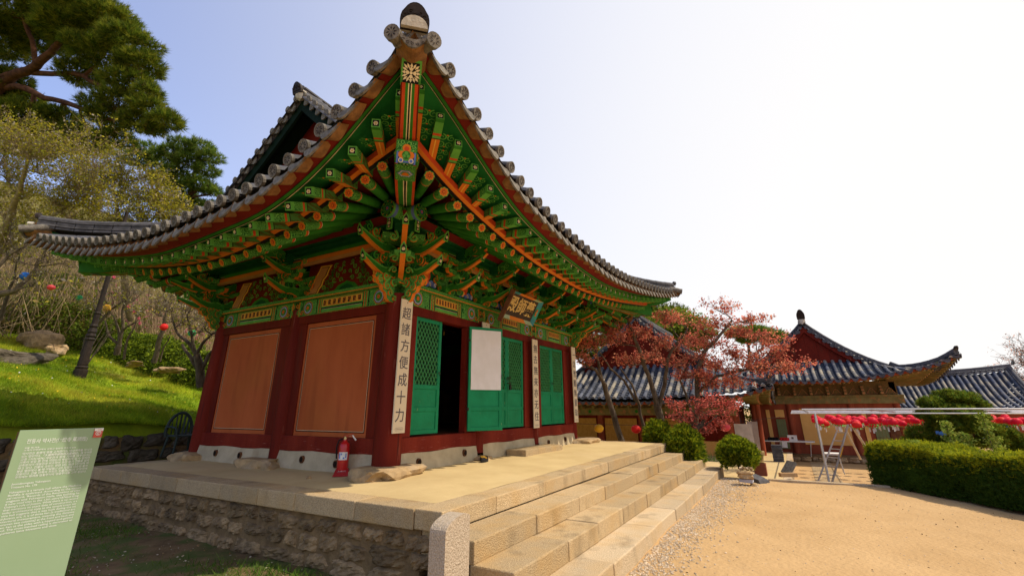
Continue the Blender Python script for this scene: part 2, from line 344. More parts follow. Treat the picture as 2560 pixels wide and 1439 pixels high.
    def end_plate(s, mb, c, fwd, w, h, mi=0, lime=None):
        """arched end ornament plate facing fwd"""
        f = V(fwd).normalized(); X = V((0, 0, 1)).cross(f).normalized(); Y = (V((0, 0, 1)) + f * .25).normalized()
        arc = [(w / 2 * math.cos(a) * (1 if math.sin(a) < .5 else .92), h * .3 + h * .7 * math.sin(a) ** 1.05) for a in [PI * q / 14 for q in range(15)]]
        mb.prism(c, X, Y, f, arc + [(-w / 2 * .95, 0), (w / 2 * .95, 0)], .03, mi)
        arc2 = [(x * .82, y * .86 + .02) for x, y in arc]
        mb.prism(V(c) + f * .035, X, Y, f, arc2 + [(-w / 2 * .75, .05), (w / 2 * .75, .05)], .006, mi)
        for q in range(5): mb.curl(V(c) + f * .045 + X * (w * .16 * (q - 2)) + Y * h * (.45 + .12 * (q % 2)), X, Y, f, h * .12, 1.2, q, 1 if q % 2 else -1, h * .04, .006, mi)
# ================================================================ the medicine hall
W, D = 7.129, 5.182; BF, BS = W / 3, D / 2
Z = V((0, 0, 1))
tabF = [(-1, 4.36), (-.93, 4.29), (-.9, 4.23), (-.866, 4.14), (-.82, 4.03), (-.77, 3.92), (-.712, 3.81), (-.677, 3.71), (-.622, 3.61), (-.534, 3.53), (-.478, 3.48), (-.42, 3.45), (-.318, 3.40), (-.2, 3.37), (-.1, 3.345), (.05, 3.34), (.18, 3.40), (.31, 3.48), (.45, 3.585), (.636, 3.75), (.8, 3.93), (.943, 4.12), (1, 4.2)]
tabL = [(-1, 4.36), (-.95, 4.25), (-.903, 4.12), (-.857, 3.96), (-.816, 3.82), (-.757, 3.67), (-.711, 3.55), (-.662, 3.45), (-.6, 3.355), (-.55, 3.29), (-.5, 3.235), (-.44, 3.20), (-.3, 3.175), (-.18, 3.145), (0, 3.115), (.08, 3.13), (.246, 3.235), (.36, 3.31), (.52, 3.45), (.73, 3.70), (.91, 3.96), (1, 4.1)]
cF = [(-1, 3.93), (-.966, 3.89), (-.875, 3.74), (-.77, 3.62), (-.647, 3.525), (-.497, 3.43), (-.354, 3.365), (-.186, 3.335), (.05, 3.315), (.353, 3.43), (.6, 3.575), (.873, 3.776), (1, 3.87)]
cL = [(-1, 3.93), (-.937, 3.91), (-.796, 3.74), (-.638, 3.52), (-.47, 3.345), (-.28, 3.225), (-.08, 3.166), (.12, 3.195), (.434, 3.345), (.7, 3.56), (1, 3.86)]
R = Roof(0, 0, W, D, 2.8, 2.55, {'f': tabF, 'b': tabF, 'l': tabL, 'r': tabL[::1]}, .40, .050, .7, .3, .079, tz=.17, ctabs={'f': cF, 'b': cF, 'l': cL, 'r': cL})
R.kx, R.ky = 1.0275, .972; R.lp = .6
HALL = thing('temple_hall', 'ornate red and green wooden temple hall with upturned eaves, nearest building, on the stone terrace', 'temple', (0, 0, -.19))
# --- base stones
for (x, y, rx, ry, rz, zz, sd) in [(-.12, -.12, .52, .36, .13, -.11, 3), (-.12, BS + .15, .36, .50, .15, -.12, 5), (-.1, D + .1, .3, .45, .12, -.11, 8), (BF, -.1, .24, .2, .06, -.12, 9), (2 * BF, -.1, .24, .2, .06, -.12, 10), (W + .25, -.2, .50, .35, .11, -.13, 12)]:
    mb = MB(); mb.rock((x, y, zz), (rx, ry, rz), 0, 3, .16, sd, .1); mb.build('base_stone', M_BASE, HALL)
# --- columns
cols = {(0, 0): .215, (1, 0): .145, (2, 0): .135, (3, 0): .135, (0, 1): .165, (0, 2): .185, (3, 1): .16, (3, 2): .18, (1, 2): .15, (2, 2): .15}
for (i, j), r in cols.items():
    x, y = i * BF, j * BS; lx = .035 if i == 0 else (-.035 if i == 3 else 0); ly = .035 if j == 0 else (-.035 if j == 2 else 0)
    mb = MB(); mb.tube([(x + lx * k / 6, y + ly * k / 6, -.02 + 2.62 * k / 6) for k in range(7)], [r * (1.0 + .03 * math.sin(PI * k / 6) - .10 * k / 6) for k in range(7)], 24, 0)
    mb.build('column', M_REDC, HALL)
# --- plinth with vents, sills, lintels
def plinth(side, t0, t1):
    n = 8; mb = MB()
    for k in range(n):
        a, b = lerp(t0, t1, k / n), lerp(t0, t1, (k + 1) / n)
        z1a = .12 + .012 * math.sin(a * 5); z1b = .12 + .012 * math.sin(b * 5)
        for d0, d1, zz in ((.13, .10, 0),):
            mb.add([R.P(side, a, .14, -.2), R.P(side, b, .14, -.2), R.P(side, b, .09, z1b), R.P(side, a, .09, z1a), R.P(side, a, -.1, z1a), R.P(side, b, -.1, z1b)], [(0, 1, 2, 3), (3, 2, 5, 4)], 0)
    mb.build('plinth', M_PLIN, HALL)
for side, n, b in (('f', 3, BF), ('l', 2, BS), ('b', 3, BF), ('r', 2, BS)):
    for k in range(n): plinth(side, k * b + .1, (k + 1) * b - .1)
for side, t, zz in [('l', 4.35, .0), ('l', 3.55, -.01), ('l', 1.78, .0), ('l', .95, -.03), ('f', .6, -.02), ('f', 1.85, .02), ('f', 5.35, -.02), ('f', 6.35, -.0)]:
    mb = MB(); c = R.P(side, t, .118, zz); n_ = R.N(side); X = R.T(side)
    ro = [(.058 * math.cos(a) * .85, .058 * math.sin(a)) for a in [2 * PI * q / 14 for q in range(14)]]
    mb.prism(c, X, Z, n_, ro, .022, 0); mb.disc(c + n_ * .0235, n_, Z, .043, 1, 14); mb.build('vent', [M_WOOD, M_HOLE], HALL)
for side, n, b in (('f', 3, BF), ('l', 2, BS), ('b', 3, BF), ('r', 2, BS)):
    for k in range(n):
        t0, t1 = k * b + .12, (k + 1) * b - .12
        mb = MB(); m = R.P(side, t0, .09, .115); q = R.P(side, t1, -.1, .355)
        mb.box([min(m[i], q[i]) for i in range(3)], [max(m[i], q[i]) for i in range(3)], 0); mb.build('sill', M_REDW, HALL, bevel=.008)
        mb = MB(); m = R.P(side, t0, .075, 2.31); q = R.P(side, t1, -.1, 2.46)
        mb.box([min(m[i], q[i]) for i in range(3)], [max(m[i], q[i]) for i in range(3)], 0); mb.build('lintel', M_RED, HALL)
# --- side wall panels
def wallpanel(side, t0, t1, z0=.355, z1=2.31, o0=.43, o1=.36):
    mb = MB(); mb.add([R.P(side, t0 + .05, -.02, z0), R.P(side, t1 - .05, -.02, z0), R.P(side, t1 - .05, -.02, z1), R.P(side, t0 + .05, -.02, z1)], [(0, 1, 2, 3)], 1)
    # red posts at either side
    for a, b in ((t0 + .1, t0 + o0), (t1 - o1, t1 - .1)):
        m = R.P(side, a, .05, z0); q = R.P(side, b, -.05, z1); mb.box([min(m[i], q[i]) for i in range(3)], [max(m[i], q[i]) for i in range(3)], 1)
    a, b, c, e = t0 + o0 - .02, t1 - o1 + .02, z0 - .01, z1 - .01
    mb.add([R.P(side, a, .03, c), R.P(side, b, .03, c), R.P(side, b, .03, e), R.P(side, a, .03, e)], [(0, 1, 2, 3)], 0)
    for ins, w, mi, dd in ((.085, .012, 2, .033), (.098, .005, 3, .0345)):
        for (p, q) in (((a + ins, c + ins), (b - ins, c + ins)), ((b - ins, c + ins), (b - ins, e - ins)), ((b - ins, e - ins), (a + ins, e - ins)), ((a + ins, e - ins), (a + ins, c + ins))):
            hx = w / 2; m = R.P(side, min(p[0], q[0]) - hx, dd, min(p[1], q[1]) - hx); n = R.P(side, max(p[0], q[0]) + hx, dd, max(p[1], q[1]) + hx)
            mb.add([R.P(side, min(p[0], q[0]) - hx, dd, min(p[1], q[1]) - hx), R.P(side, max(p[0], q[0]) + hx, dd, min(p[1], q[1]) - hx), R.P(side, max(p[0], q[0]) + hx, dd, max(p[1], q[1]) + hx), R.P(side, min(p[0], q[0]) - hx, dd, max(p[1], q[1]) + hx)], [(0, 1, 2, 3)], mi)
    mb.build('wall_panel', [M_WALL, M_RED, M_BLK, M_CRM], HALL)
for side, n, b in (('l', 2, BS), ('b', 3, BF), ('r', 2, BS)):
    for k in range(n): wallpanel(side, k * b, (k + 1) * b)
# --- doorways and doors
def leaf(name_label, hinge, ang, w, h, flip=1, poster=False):
    """door leaf: hinge point (x,y,z), direction angle of the leaf in plan, width w"""
    X = V((math.cos(ang), math.sin(ang), 0)); Nn = X.cross(Z) * flip   # outward face normal
    H = V(hinge); mb = MB(); th = .022
    def bar(a0, b0, a1, b1, t=th, mi=0, off=0.): mb.obox(H + X * (a0 + a1) / 2 + Z * (b0 + b1) / 2 + Nn * off, X * (a1 - a0) / 2, Nn * t, Z * (b1 - b0) / 2, mi)
    fr = .072; zm = h * .385; zl = h * .2
    bar(0, 0, fr, h); bar(w - fr, 0, w, h); bar(fr, 0, w - fr, fr * .9, th - .001); bar(fr, h - fr, w - fr, h, th - .001); bar(fr, zm - fr * .35, w - fr, zm + fr * .6, th - .001); bar(fr, zl - .03, w - fr, zl + .04, th - .001)
    bar(fr, fr * .9, w - fr, zl - .03, .006); bar(fr, zl + .04, w - fr, zm - fr * .35, .006)
    # weathered inner mouldings
    for (a, b) in ((fr * .9, zl - .03), (zl + .04, zm - fr * .35)):
        bar(fr, a, fr + .008, b, .014, 1); bar(w - fr - .008, a, w - fr, b, .014, 1); bar(fr + .008, b - .008, w - fr - .008, b, .0135, 1)
    o = mb.build('door', [M_DOOR, M_DOOR], HALL, bevel=.003)
    if name_label: o['label'] = name_label
    lb = MB(); a0, a1, b0, b1 = fr, w - fr, zm + fr * .6, h - fr; sp = .088; sl = 1.55
    P = lambda a, b, o_=0.: H + X * a + Z * b + Nn * o_
    if not poster:
        lb.add([P(a0, b0, -.012), P(a1, b0, -.012), P(a1, b1, -.012), P(a0, b1, -.012)], [(0, 1, 2, 3)], 1)
        W_, H_ = a1 - a0, b1 - b0; u = -H_ / sl
        while u < W_:
            for s_ in (1, -1):
                # line a = a0+u + s*(b)/sl clipped
                pa, pb = (u, 0), (u + H_ / sl, H_)
                x0, x1 = max(0, pa[0]), min(W_, pb[0])
                if x1 - x0 > .01:
                    y0, y1 = (x0 - u) * sl, (x1 - u) * sl
                    if s_ == 1: p, q = P(a0 + x0, b0 + y0, .002), P(a0 + x1, b0 + y1, .002)
                    else: p, q = P(a1 - x0, b0 + y0, .004), P(a1 - x1, b0 + y1, .004)
                    lb.beam(p, q, .011, .02 if s_ == 1 else .019, 0, up=tuple(Nn))
            u += sp
    else:
        lb.add([P(a0, b0, -.012), P(a1, b0, -.012), P(a1, b1, -.012), P(a0, b1, -.012)], [(0, 1, 2, 3)], 1)
    lb.build('lattice', [M_LAT, M_LATB], o)
    hb = MB()
    for zz in (h * .2, h * .86): hb.obox(P(-.005, zz, .02), X * .022, Nn * .008, Z * .022, 0)
    hb.build('hinge', M_DARKM, o)
    hd = MB(); c = P(w - .035, h * .52, .03); hd.tube([c + Z * .02 + Nn * .01, c + Z * .005 + Nn * .03, c - Z * .03 + Nn * .022, c - Z * .045], [.005] * 4, 6); hd.disc(c + Nn * -.006, Nn, Z, .018, 0, 10); hd.build('handle', M_DARKM, o)
    if poster:
        pb = MB(); k = 12; m2 = 16; vs = []
        for jy in range(m2 + 1):
            for ix in range(k + 1):
                a = lerp(.045, w - .035, ix / k); b = lerp(zm - .01, h - .055, jy / m2)
                vs.append(P(a, b, .027 + .004 * math.sin(ix * 1.9 + jy * .8) + .006 * (abs(jy - 11.3) < .7) * math.sin(ix * .5)))
        pb.add(vs, [(j * (k + 1) + i, j * (k + 1) + i + 1, (j + 1) * (k + 1) + i + 1, (j + 1) * (k + 1) + i) for j in range(m2) for i in range(k)], 0, True)
        po = pb.build('paper_sheet', mat('white_paper', (.74, .70, .70), .8, (.68, .64, .62), 3, bump=.3, bscale=5), o)
    return o
leaf(None, (.43, .0, .385), 0, .735, 1.93)
leaf('open green door leaf covered by a blank white paper sheet', (1.86, -.15, .385), math.radians(-30), .735, 1.93, 1, True)
leaf(None, (2.80, .0, .385), 0, .73, 1.93); leaf(None, (4.27, .0, .385), PI, .73, 1.93, -1)
leaf(None, (5.13, .0, .385), 0, .715, 1.93); leaf(None, (6.57, .0, .385), PI, .715, 1.93, -1)
lk = MB()
for zz in (1.30, 1.42): lk.tube([(3.50, -.05, zz), (3.56, -.09, zz + .01), (3.62, -.05, zz - .01)], .012, 6)
lk.box((3.53, -.10, 1.16), (3.59, -.07, 1.26)); lk.tube([(3.545, -.085, 1.25), (3.56, -.085, 1.31), (3.575, -.085, 1.25)], .006, 6); lk.build('padlock', M_DARKM, HALL)
for k, (a, b) in enumerate(((.43, 1.90), (2.80, 4.27), (5.13, 6.57))):
    mb = MB(); t0, t1 = k * BF + .1, (k + 1) * BF - .1
    mb.box((t0, -.055, .357), (a - .005, .07, 2.308)); mb.build('door_frame', M_REDW, HALL); mb = MB(); mb.box((b + .005, -.055, .357), (t1, .07, 2.308)); mb.build('door_frame', M_REDW, HALL)
# dark interior
mb = MB(); mb.box((.2, .1, .30), (W - .2, D - .1, .345)); mb.build('interior_floor', M_WOOD, HALL)
mb = MB(); mb.box((.3, D - 1.2, .36), (W - .3, D - .6, 1.3)); mb.box((.3, 2.4, 2.75), (W - .3, 2.6, 3.0)); mb.build('altar', M_WOOD, HALL)
# small brass tags hanging inside the open doorway
mb = MB()
for k in range(9):
    x = 1.25 + .09 * k + random.uniform(-.02, .02); y = .5 + random.uniform(0, .5); zz = 2.25 - random.uniform(0, .15)
    mb.box((x, y, zz), (x + .012, y + .004, zz + .09)); mb.tube([(x + .006, y, zz + .09), (x + .006, y, zz + .5)], .001, 3)
mb.build('hanging_tags', M_YEL, HALL)

# --- beams over the columns (changbang and pyeongbang)
def inlay(mb, side, t, d, z, pts, mi): mb.poly(R.P(side, t, d, z), R.T(side) if side in 'fr' else R.T(side), Z, pts, mi)
def rect(mb, side, a, b, d, z0, z1, mi): mb.add([R.P(side, a, d, z0), R.P(side, b, d, z0), R.P(side, b, d, z1), R.P(side, a, d, z1)], [(0, 1, 2, 3)], mi)
MAT_B = [M_GMD, M_GLT, M_ORG, M_ORD, M_BLK, M_CRM, M_BLU, M_GDK, M_GCURL, M_YEL, M_RED]
def frontflower(mb, c, nrm, up, r, kind='orange'):
    nrm = V(nrm).normalized(); up = V(up); x = up.cross(nrm).normalized(); y = nrm.cross(x)
    if kind == 'orange':
        mb.disc(c + nrm * .002, nrm, up, r * 1.02, 4, 16)
        for k in range(8):
            a = 2 * PI * k / 8; p = c + (x * math.cos(a) + y * math.sin(a)) * r * .62
            mb.disc(p + nrm * .0035, nrm, (x * math.cos(a) + y * math.sin(a)), r * .36, 1, 8)
            mb.disc(p + nrm * .005 - (x * math.cos(a) + y * math.sin(a)) * r * .06, nrm, (x * math.cos(a) + y * math.sin(a)), r * .30, 2, 8, squash=.85)
            mb.disc(p + nrm * .0065 - (x * math.cos(a) + y * math.sin(a)) * r * .16, nrm, (x * math.cos(a) + y * math.sin(a)), r * .17, 3, 6, squash=.5)
        mb.disc(c + nrm * .008, nrm, up, r * .24, 3, 10); mb.disc(c + nrm * .0095, nrm, up, r * .17, 2, 10)
    else:
        for k in range(6):
            a = 2 * PI * k / 6; mb.disc(c + (x * math.cos(a) + y * math.sin(a)) * r * .6 + nrm * .004, nrm, up, r * .3, 5, 8)
        mb.disc(c + nrm * .005, nrm, up, r * .25, 9, 8)
def beams(side, b, n):
    for k in range(n):
        t0, t1 = k * b, (k + 1) * b; mb = MB(); f = .085
        m = R.P(side, t0 + .08, f, 2.46); q = R.P(side, t1 - .08, -.1, 2.745)
        mb.box([min(m[i], q[i]) for i in range(3)], [max(m[i], q[i]) for i in range(3)], 8)
        c = (t0 + t1) / 2; w = .33 if side in 'fb' else .52
        # centre cartouche
        rect(mb, side, c - w - .05, c + w + .05, f + .002, 2.465, 2.74, 2); rect(mb, side, c - w - .035, c + w + .035, f + .004, 2.47, 2.735, 7)
        rect(mb, side, c - w - .02, c + w + .02, f + .006, 2.565, 2.725, 1)
        rect(mb, side, c - w, c + w, f + .008, 2.58, 2.712, 2)
        nn = 8
        for q_ in range(nn):
            a = c - w + 2 * w * (q_ + .5) / nn; ww = w / nn
            rect(mb, side, a - ww * .86, a + ww * .86, f + .010, 2.588, 2.704, 9); rect(mb, side, a - ww * .55, a + ww * .55, f + .012, 2.598, 2.694, 4)
            rnd = random.Random(q_ * 7 + k); 
            for z_ in range(3):
                u = rnd.uniform(-.25, .25) * ww; rect(mb, side, a - ww * .3 + u, a + ww * .25 + u, f + .014, 2.607 + .03 * z_, 2.618 + .03 * z_, 2)
        rect(mb, side, c - w, c + w, f + .006, 2.535, 2.552, 4); rect(mb, side, c - w, c + w, f + .007, 2.528, 2.533, 5)
        rect(mb, side, c - w - .01, c + w + .01, f + .006, 2.475, 2.522, 1)
        # lotus heads either side
        for sg in (-1, 1):
            for r_, u_ in ((.135, .50 if side in 'fb' else .46), ):
                a = (t0 + .37) if sg < 0 else (t1 - .37); cc = R.P(side, a, f, 2.60); X = R.T(side) * sg; Nn = R.N(side)
                for q_, (rr, mi) in enumerate(((.135, 2), (.122, 7), (.11, 6), (.098, 5), (.09, 6), (.08, 0), (.062, 1), (.05, 7), (.036, 2), (.02, 3))):
                    mb.disc(cc + Nn * (.004 + .0015 * q_), Nn, Z, rr * (1.0), mi, 18, rr * .93)
                for q_ in range(5): mb.curl(cc + X * (.16 + .05 * q_) + Z * (.07 * (1 if q_ % 2 else -1)) + Nn * .012, X, Z, Nn, .05, 1.2, q_, 1 if q_ % 2 else -1, .02, .003, 1 if q_ % 3 else 2)
                for q_ in range(4):
                    u = .05 + .035 * q_; z0, z1 = 2.465, 2.74
                    aa = (t0 + u + .05) if sg < 0 else (t1 - u - .05); rect(mb, side, aa - .012, aa + .012, f + .003, z0, z1, (2, 1, 4, 7)[q_])
                for q_ in range(3):
                    aa = c + sg * (w + .10 + .03 * q_); rect(mb, side, aa - .01, aa + .01, f + .003, 2.465, 2.74, (3, 1, 4)[q_])
        mb.build('painted_beam', MAT_B, HALL)
    mb = MB(); m = R.P(side, -.2, .16, 2.748); q = R.P(side, n * b + .2, -.16, 2.83)
    if side in 'lr': m = R.P(side, .162, .158, 2.748); q = R.P(side, n * b - .162, -.158, 2.829)
    mb.box([min(m[i], q[i]) for i in range(3)], [max(m[i], q[i]) for i in range(3)], 0)
    rect(mb, side, -.18, n * b + .18, .163, 2.752, 2.77, 2)
    mb.build('plate_beam', [M_GCURL, M_GMD, M_ORG], HALL)
beams('f', BF, 3); beams('l', BS, 2); beams('b', BF, 3); beams('r', BS, 2)

# --- bracket sets
def horn(mb, O, X, Y, Zt, o, z, k=1., tip=True, curls_=True):
    """outward curved horn arm. O base point, X outward, Y up, Zt lateral"""
    n = 12; top = []; bot = []
    for i in range(n + 1):
        f = i / n; x = -.25 + (o + .25) * f
        yc = z + .05 * k - .055 * math.sin(PI * min(1, f * 1.05)) * k + .10 * k * max(0, (f - .55) / .45) ** 1.7
        if f < .55: yc += .03 * math.sin(f * 16) * k
        th = lerp(.085, .035, max(0, (f - .35) / .65)) * k
        top.append((x, yc + th)); bot.append((x, yc - th))
    t = .042
    mb.prism(O, X, Y, Zt, top + bot[::-1], t, 0, 0)
    # orange underside, light green top edge
    for i in range(n):
        a, b = bot[i], bot[i + 1]; P = lambda q, zz, e: O + X * q[0] + Y * (q[1] + e) + Zt * zz
        mb.add([P(a, -t * .98, -.004), P(b, -t * .98, -.004), P(b, t * .98, -.004), P(a, t * .98, -.004)], [(0, 1, 2, 3)], 2)
        for sg in (-1, 1):
            mb.add([P(a, sg * (t + .002), .0), P(b, sg * (t + .002), .0), P(b, sg * (t + .002), .018 * k), P(a, sg * (t + .002), .018 * k)], [(0, 1, 2, 3)], 2)
            a2, b2 = top[i], top[i + 1]; mb.add([P(a2, sg * (t + .002), 0), P(b2, sg * (t + .002), 0), P(b2, sg * (t + .002), -.02 * k), P(a2, sg * (t + .002), -.02 * k)], [(0, 1, 2, 3)], 1)
    if tip:
        c = O + X * (o + .004) + Y * ((top[-1][1] + bot[-1][1]) / 2 + .005); nn = (X - Y * .28).normalized(); tx = Zt; ty = nn.cross(tx) * -1
        if ty.z < 0: ty = -ty
        w, h = .048, .085
        mb.prism(c, tx, ty, nn, [(-w, -h), (w, -h), (w, h * .3), (0, h * 1.2), (-w, h * .3)], .008, 1)
        mb.poly(c + nn * .0095, tx, ty, [(-w * .66, -h * .78), (w * .66, -h * .78), (w * .66, h * .2), (0, h * .8), (-w * .66, h * .2)], 4)
        frontflower(mb, c + nn * .010 - ty * h * .2, nn, ty, w * .62, 'sq')
def block(mb, c, X, Yo, w, h, mi=8):
    """small bearing block with tapered foot"""
    c = V(c)
    for (s0, s1, z0, z1) in ((.66, 1., 0, .5), (1., 1., .5, 1.)):
        vs = [c + X * (a * w * (s0 if lv == 0 else s1)) + Yo * (b * w * (s0 if lv == 0 else s1)) + Z * (z0 if lv == 0 else z1) * h for lv in (0, 1) for a, b in ((-.5, -.5), (.5, -.5), (.5, .5), (-.5, .5))]
        mb.add(vs, [(3, 2, 1, 0), (4, 5, 6, 7), (0, 1, 5, 4), (1, 2, 6, 5), (2, 3, 7, 6), (3, 0, 4, 7)], mi)
def lateral(mb, O, T_, N_, half, z, h=.10, t=.04):
    pts = [(-half, z + h), (-half, z + h * .45), (-half * .86, z + h * .1), (-half * .66, z + h * .22), (-half * .5, z - h * .1), (-half * .25, z), (half * .25, z), (half * .5, z - h * .1), (half * .66, z + h * .22), (half * .86, z + h * .1), (half, z + h * .45), (half, z + h)]
    mb.prism(O, T_, Z, N_, pts, t, 0, 2)
    mb.prism(O + N_ * (t + .001), T_, Z, N_, [(x * .86, lerp(y, z + h * .5, .3)) for x, y in pts], .001, 8)
def bracket(side, t, corner=None, big=False):
    mb = MB(); T_ = R.T(side); N_ = R.N(side); O = R.P(side, t, 0, 0)
    block(mb, O + Z * 2.83 + N_ * .02, T_, N_, .30, .12, 0)
    horn(mb, O, N_, Z, T_, .80, 2.93, 1.)
    horn(mb, O, N_, Z, T_, .90, 3.30, 1.)
    lateral(mb, O, T_, N_, .30, 2.97); lateral(mb, O + N_ * .02, T_, N_, .42, 3.14); lateral(mb, O + N_ * .30, T_, N_, .30, 3.16); lateral(mb, O + N_ * .33, T_, N_, .36, 3.36)
    for dt in (-.26, 0, .26):
        block(mb, O + T_ * dt + Z * 3.07, T_, N_, .13, .075, 8)
        block(mb, O + T_ * dt * 1.1 + N_ * .30 + Z * 3.26, T_, N_, .13, .075, 8)
    block(mb, O + N_ * .33 + Z * 3.10, T_, N_, .15, .075, 1)
    # carved curls stacked above and below the horns (thick cut-outs)
    rd = random.Random(int(t * 100) + ord(side))
    for (o_, zz, r_, dr, a0) in ((.42, 2.83, .06, 1, 2.6), (.30, 3.06, .07, -1, .6), (.45, 3.20, .075, 1, 3.4), (.56, 3.10, .05, -1, 1.), (.62, 3.56, .085, 1, 3.2), (.50, 3.50, .09, -1, .4), (.74, 3.60, .06, 1, 2.2), (.60, 3.46, .06, -1, 5.), (.40, 3.62, .07, 1, 1.4), (.25, 2.84, .05, -1, 0.)):
        for e in (-.03, .03): mb.curl(O + N_ * o_ + Z * zz + T_ * e, N_, Z, T_, r_, 1.35, a0, dr, r_ * .46, .014, rd.choice([0, 1, 0, 0]), rd.choice([7, 2, 7]), 12, tail=r_ * .8)
    # curls spreading sideways
    for sg in (-1, 1):
        for (dt, dd, zz, r_, a0) in ((.20, .06, 2.92, .06, 1.), (.34, .08, 3.05, .07, 2.6), (.46, .34, 3.46, .06, 3.4), (.30, .36, 3.34, .055, .4)):
            mb.curl(O + T_ * sg * dt + N_ * dd + Z * zz, T_ * sg, Z, N_, r_, 1.3, a0, 1, r_ * .5, .02, 0 if dt < .4 else 1, 2, 12, tail=r_)
    # dragon head end above the arms
    hd = [(.55, 3.52), (.75, 3.50), (.93, 3.44), (1.0, 3.50), (.93, 3.56), (1.02, 3.60), (.95, 3.70), (.80, 3.72), (.62, 3.70), (.5, 3.64)]
    mb.prism(O, N_, Z, T_, hd, .035, 0, 2); mb.disc(O + N_ * .86 + Z * 3.63 + T_ * .037, T_, Z, .02, 5, 8); mb.disc(O + N_ * .86 + Z * 3.63 - T_ * .037, -T_, Z, .02, 5, 8)
    # beam end block
    mb.obox(O + N_ * .28 + Z * 3.55, T_ * .07, N_ * .22, Z * .10, 7); 
    o = mb.build('bracket_set', MAT_B, HALL); return o
def corner_bracket(cx, cy, sx, sy):
    mb = MB(); O = V((cx, cy, 0)); Xn = V((sx, 0, 0)); Yn = V((0, sy, 0)); Dg = (Xn + Yn).normalized(); Lt = Z.cross(Dg)
    block(mb, O + Z * 2.83, V((1, 0, 0)), V((0, 1, 0)), .38, .13, 0)
    for (o_, zz, oo) in ((.85, 2.91, 1.0), (.96, 3.30, 1.22)):
        horn(mb, O, Xn, Z, Yn, o_, zz, 1.1); horn(mb, O, Yn, Z, Xn, o_, zz, 1.1); horn(mb, O, Dg, Z, Lt, oo, zz + .02, 1.15)
    for A_, B_ in ((Xn, Yn), (Yn, Xn)):
        lateral(mb, O + A_ * .0, B_, A_, .45, 3.14); lateral(mb, O + A_ * .30, B_, A_, .38, 3.18); 
        for (o_, zz, r_, dr, a0) in ((.45, 3.13, .08, 1, 3.2), (.30, 3.06, .07, -1, .6), (.62, 3.12, .06, -1, 1.), (.66, 3.52, .09, 1, 3.2), (.50, 3.48, .09, -1, .4), (.82, 3.56, .07, 1, 2.2), (.45, 3.36, .06, -1, 5.)):
            for e in (-.03, .03): mb.curl(O + A_ * o_ + Z * zz + B_ * e, A_, Z, B_, r_, 1.35, a0, dr, r_ * .46, .016, 1 if r_ > .08 else 0, 7 if r_ < .075 else 2, 12, tail=r_)
        # corner cloud carving below the capital, on each beam end
        for (o_, zz, r_, a0, dr) in ((.20, 2.77, .075, 2.5, 1), (.34, 2.68, .06, .5, -1), (.26, 2.58, .055, 2., 1), (.38, 2.83, .07, 3.6, 1), (.50, 2.76, .05, 1., -1), (.16, 2.50, .04, 1.5, 1)):
            for e in (-.05, .05): mb.curl(O + A_ * o_ + Z * zz + B_ * e, A_, Z, B_, r_, 1.4, a0, dr, r_ * .5, .02, 1, 2, 12, tail=r_)
        pts = [(.15, 2.86), (.56, 2.86), (.60, 2.80), (.54, 2.76), (.50, 2.70), (.42, 2.68), (.40, 2.60), (.33, 2.57), (.30, 2.48), (.24, 2.44), (.15, 2.44)]
        mb.prism(O, A_, Z, B_, pts, .035, 8, 2)
    for k in range(5): block(mb, O + Dg * (.28 + .14 * k) * 1.0 + Z * (3.08 + .0), Dg, Lt, .13, .08, 8) if k in (0, 3) else None
    block(mb, O + Dg * .45 + Z * 3.12, Dg, Lt, .26, .09, 1)
    for sg in (-1, 1):
        for (dt, dd, zz, r_, a0) in ((.12, .45, 3.10, .06, 1.), (.16, .72, 3.38, .07, 2.6), (.12, .30, 2.95, .055, .4)): mb.curl(O + Lt * sg * dt + Dg * dd + Z * zz, Lt * sg, Z, Dg, r_, 1.3, a0, 1, r_ * .5, .02, 1, 2, 12, tail=r_)
    # wedge seat under the corner purlins
    mb.obox(O + Dg * .50 + Z * 3.60, Dg * .22, Lt * .16, Z * .14, 7); mb.obox(O + Dg * .36 + Z * 3.46, Dg * .20, Lt * .34, Z * .05, 8)
    mb.build('bracket_set', MAT_B, HALL, label='corner bracket set with three curled horn arms' if (sx, sy) == (-1, -1) else None)
for (cx, cy, sx, sy) in ((0, 0, -1, -1), (W, 0, 1, -1), (0, D, -1, 1), (W, D, 1, 1)): corner_bracket(cx, cy, sx, sy)
for k in (1, 2, 3, 4, 5): bracket('f', k * BF / 2)
bracket('l', BS); bracket('r', BS)

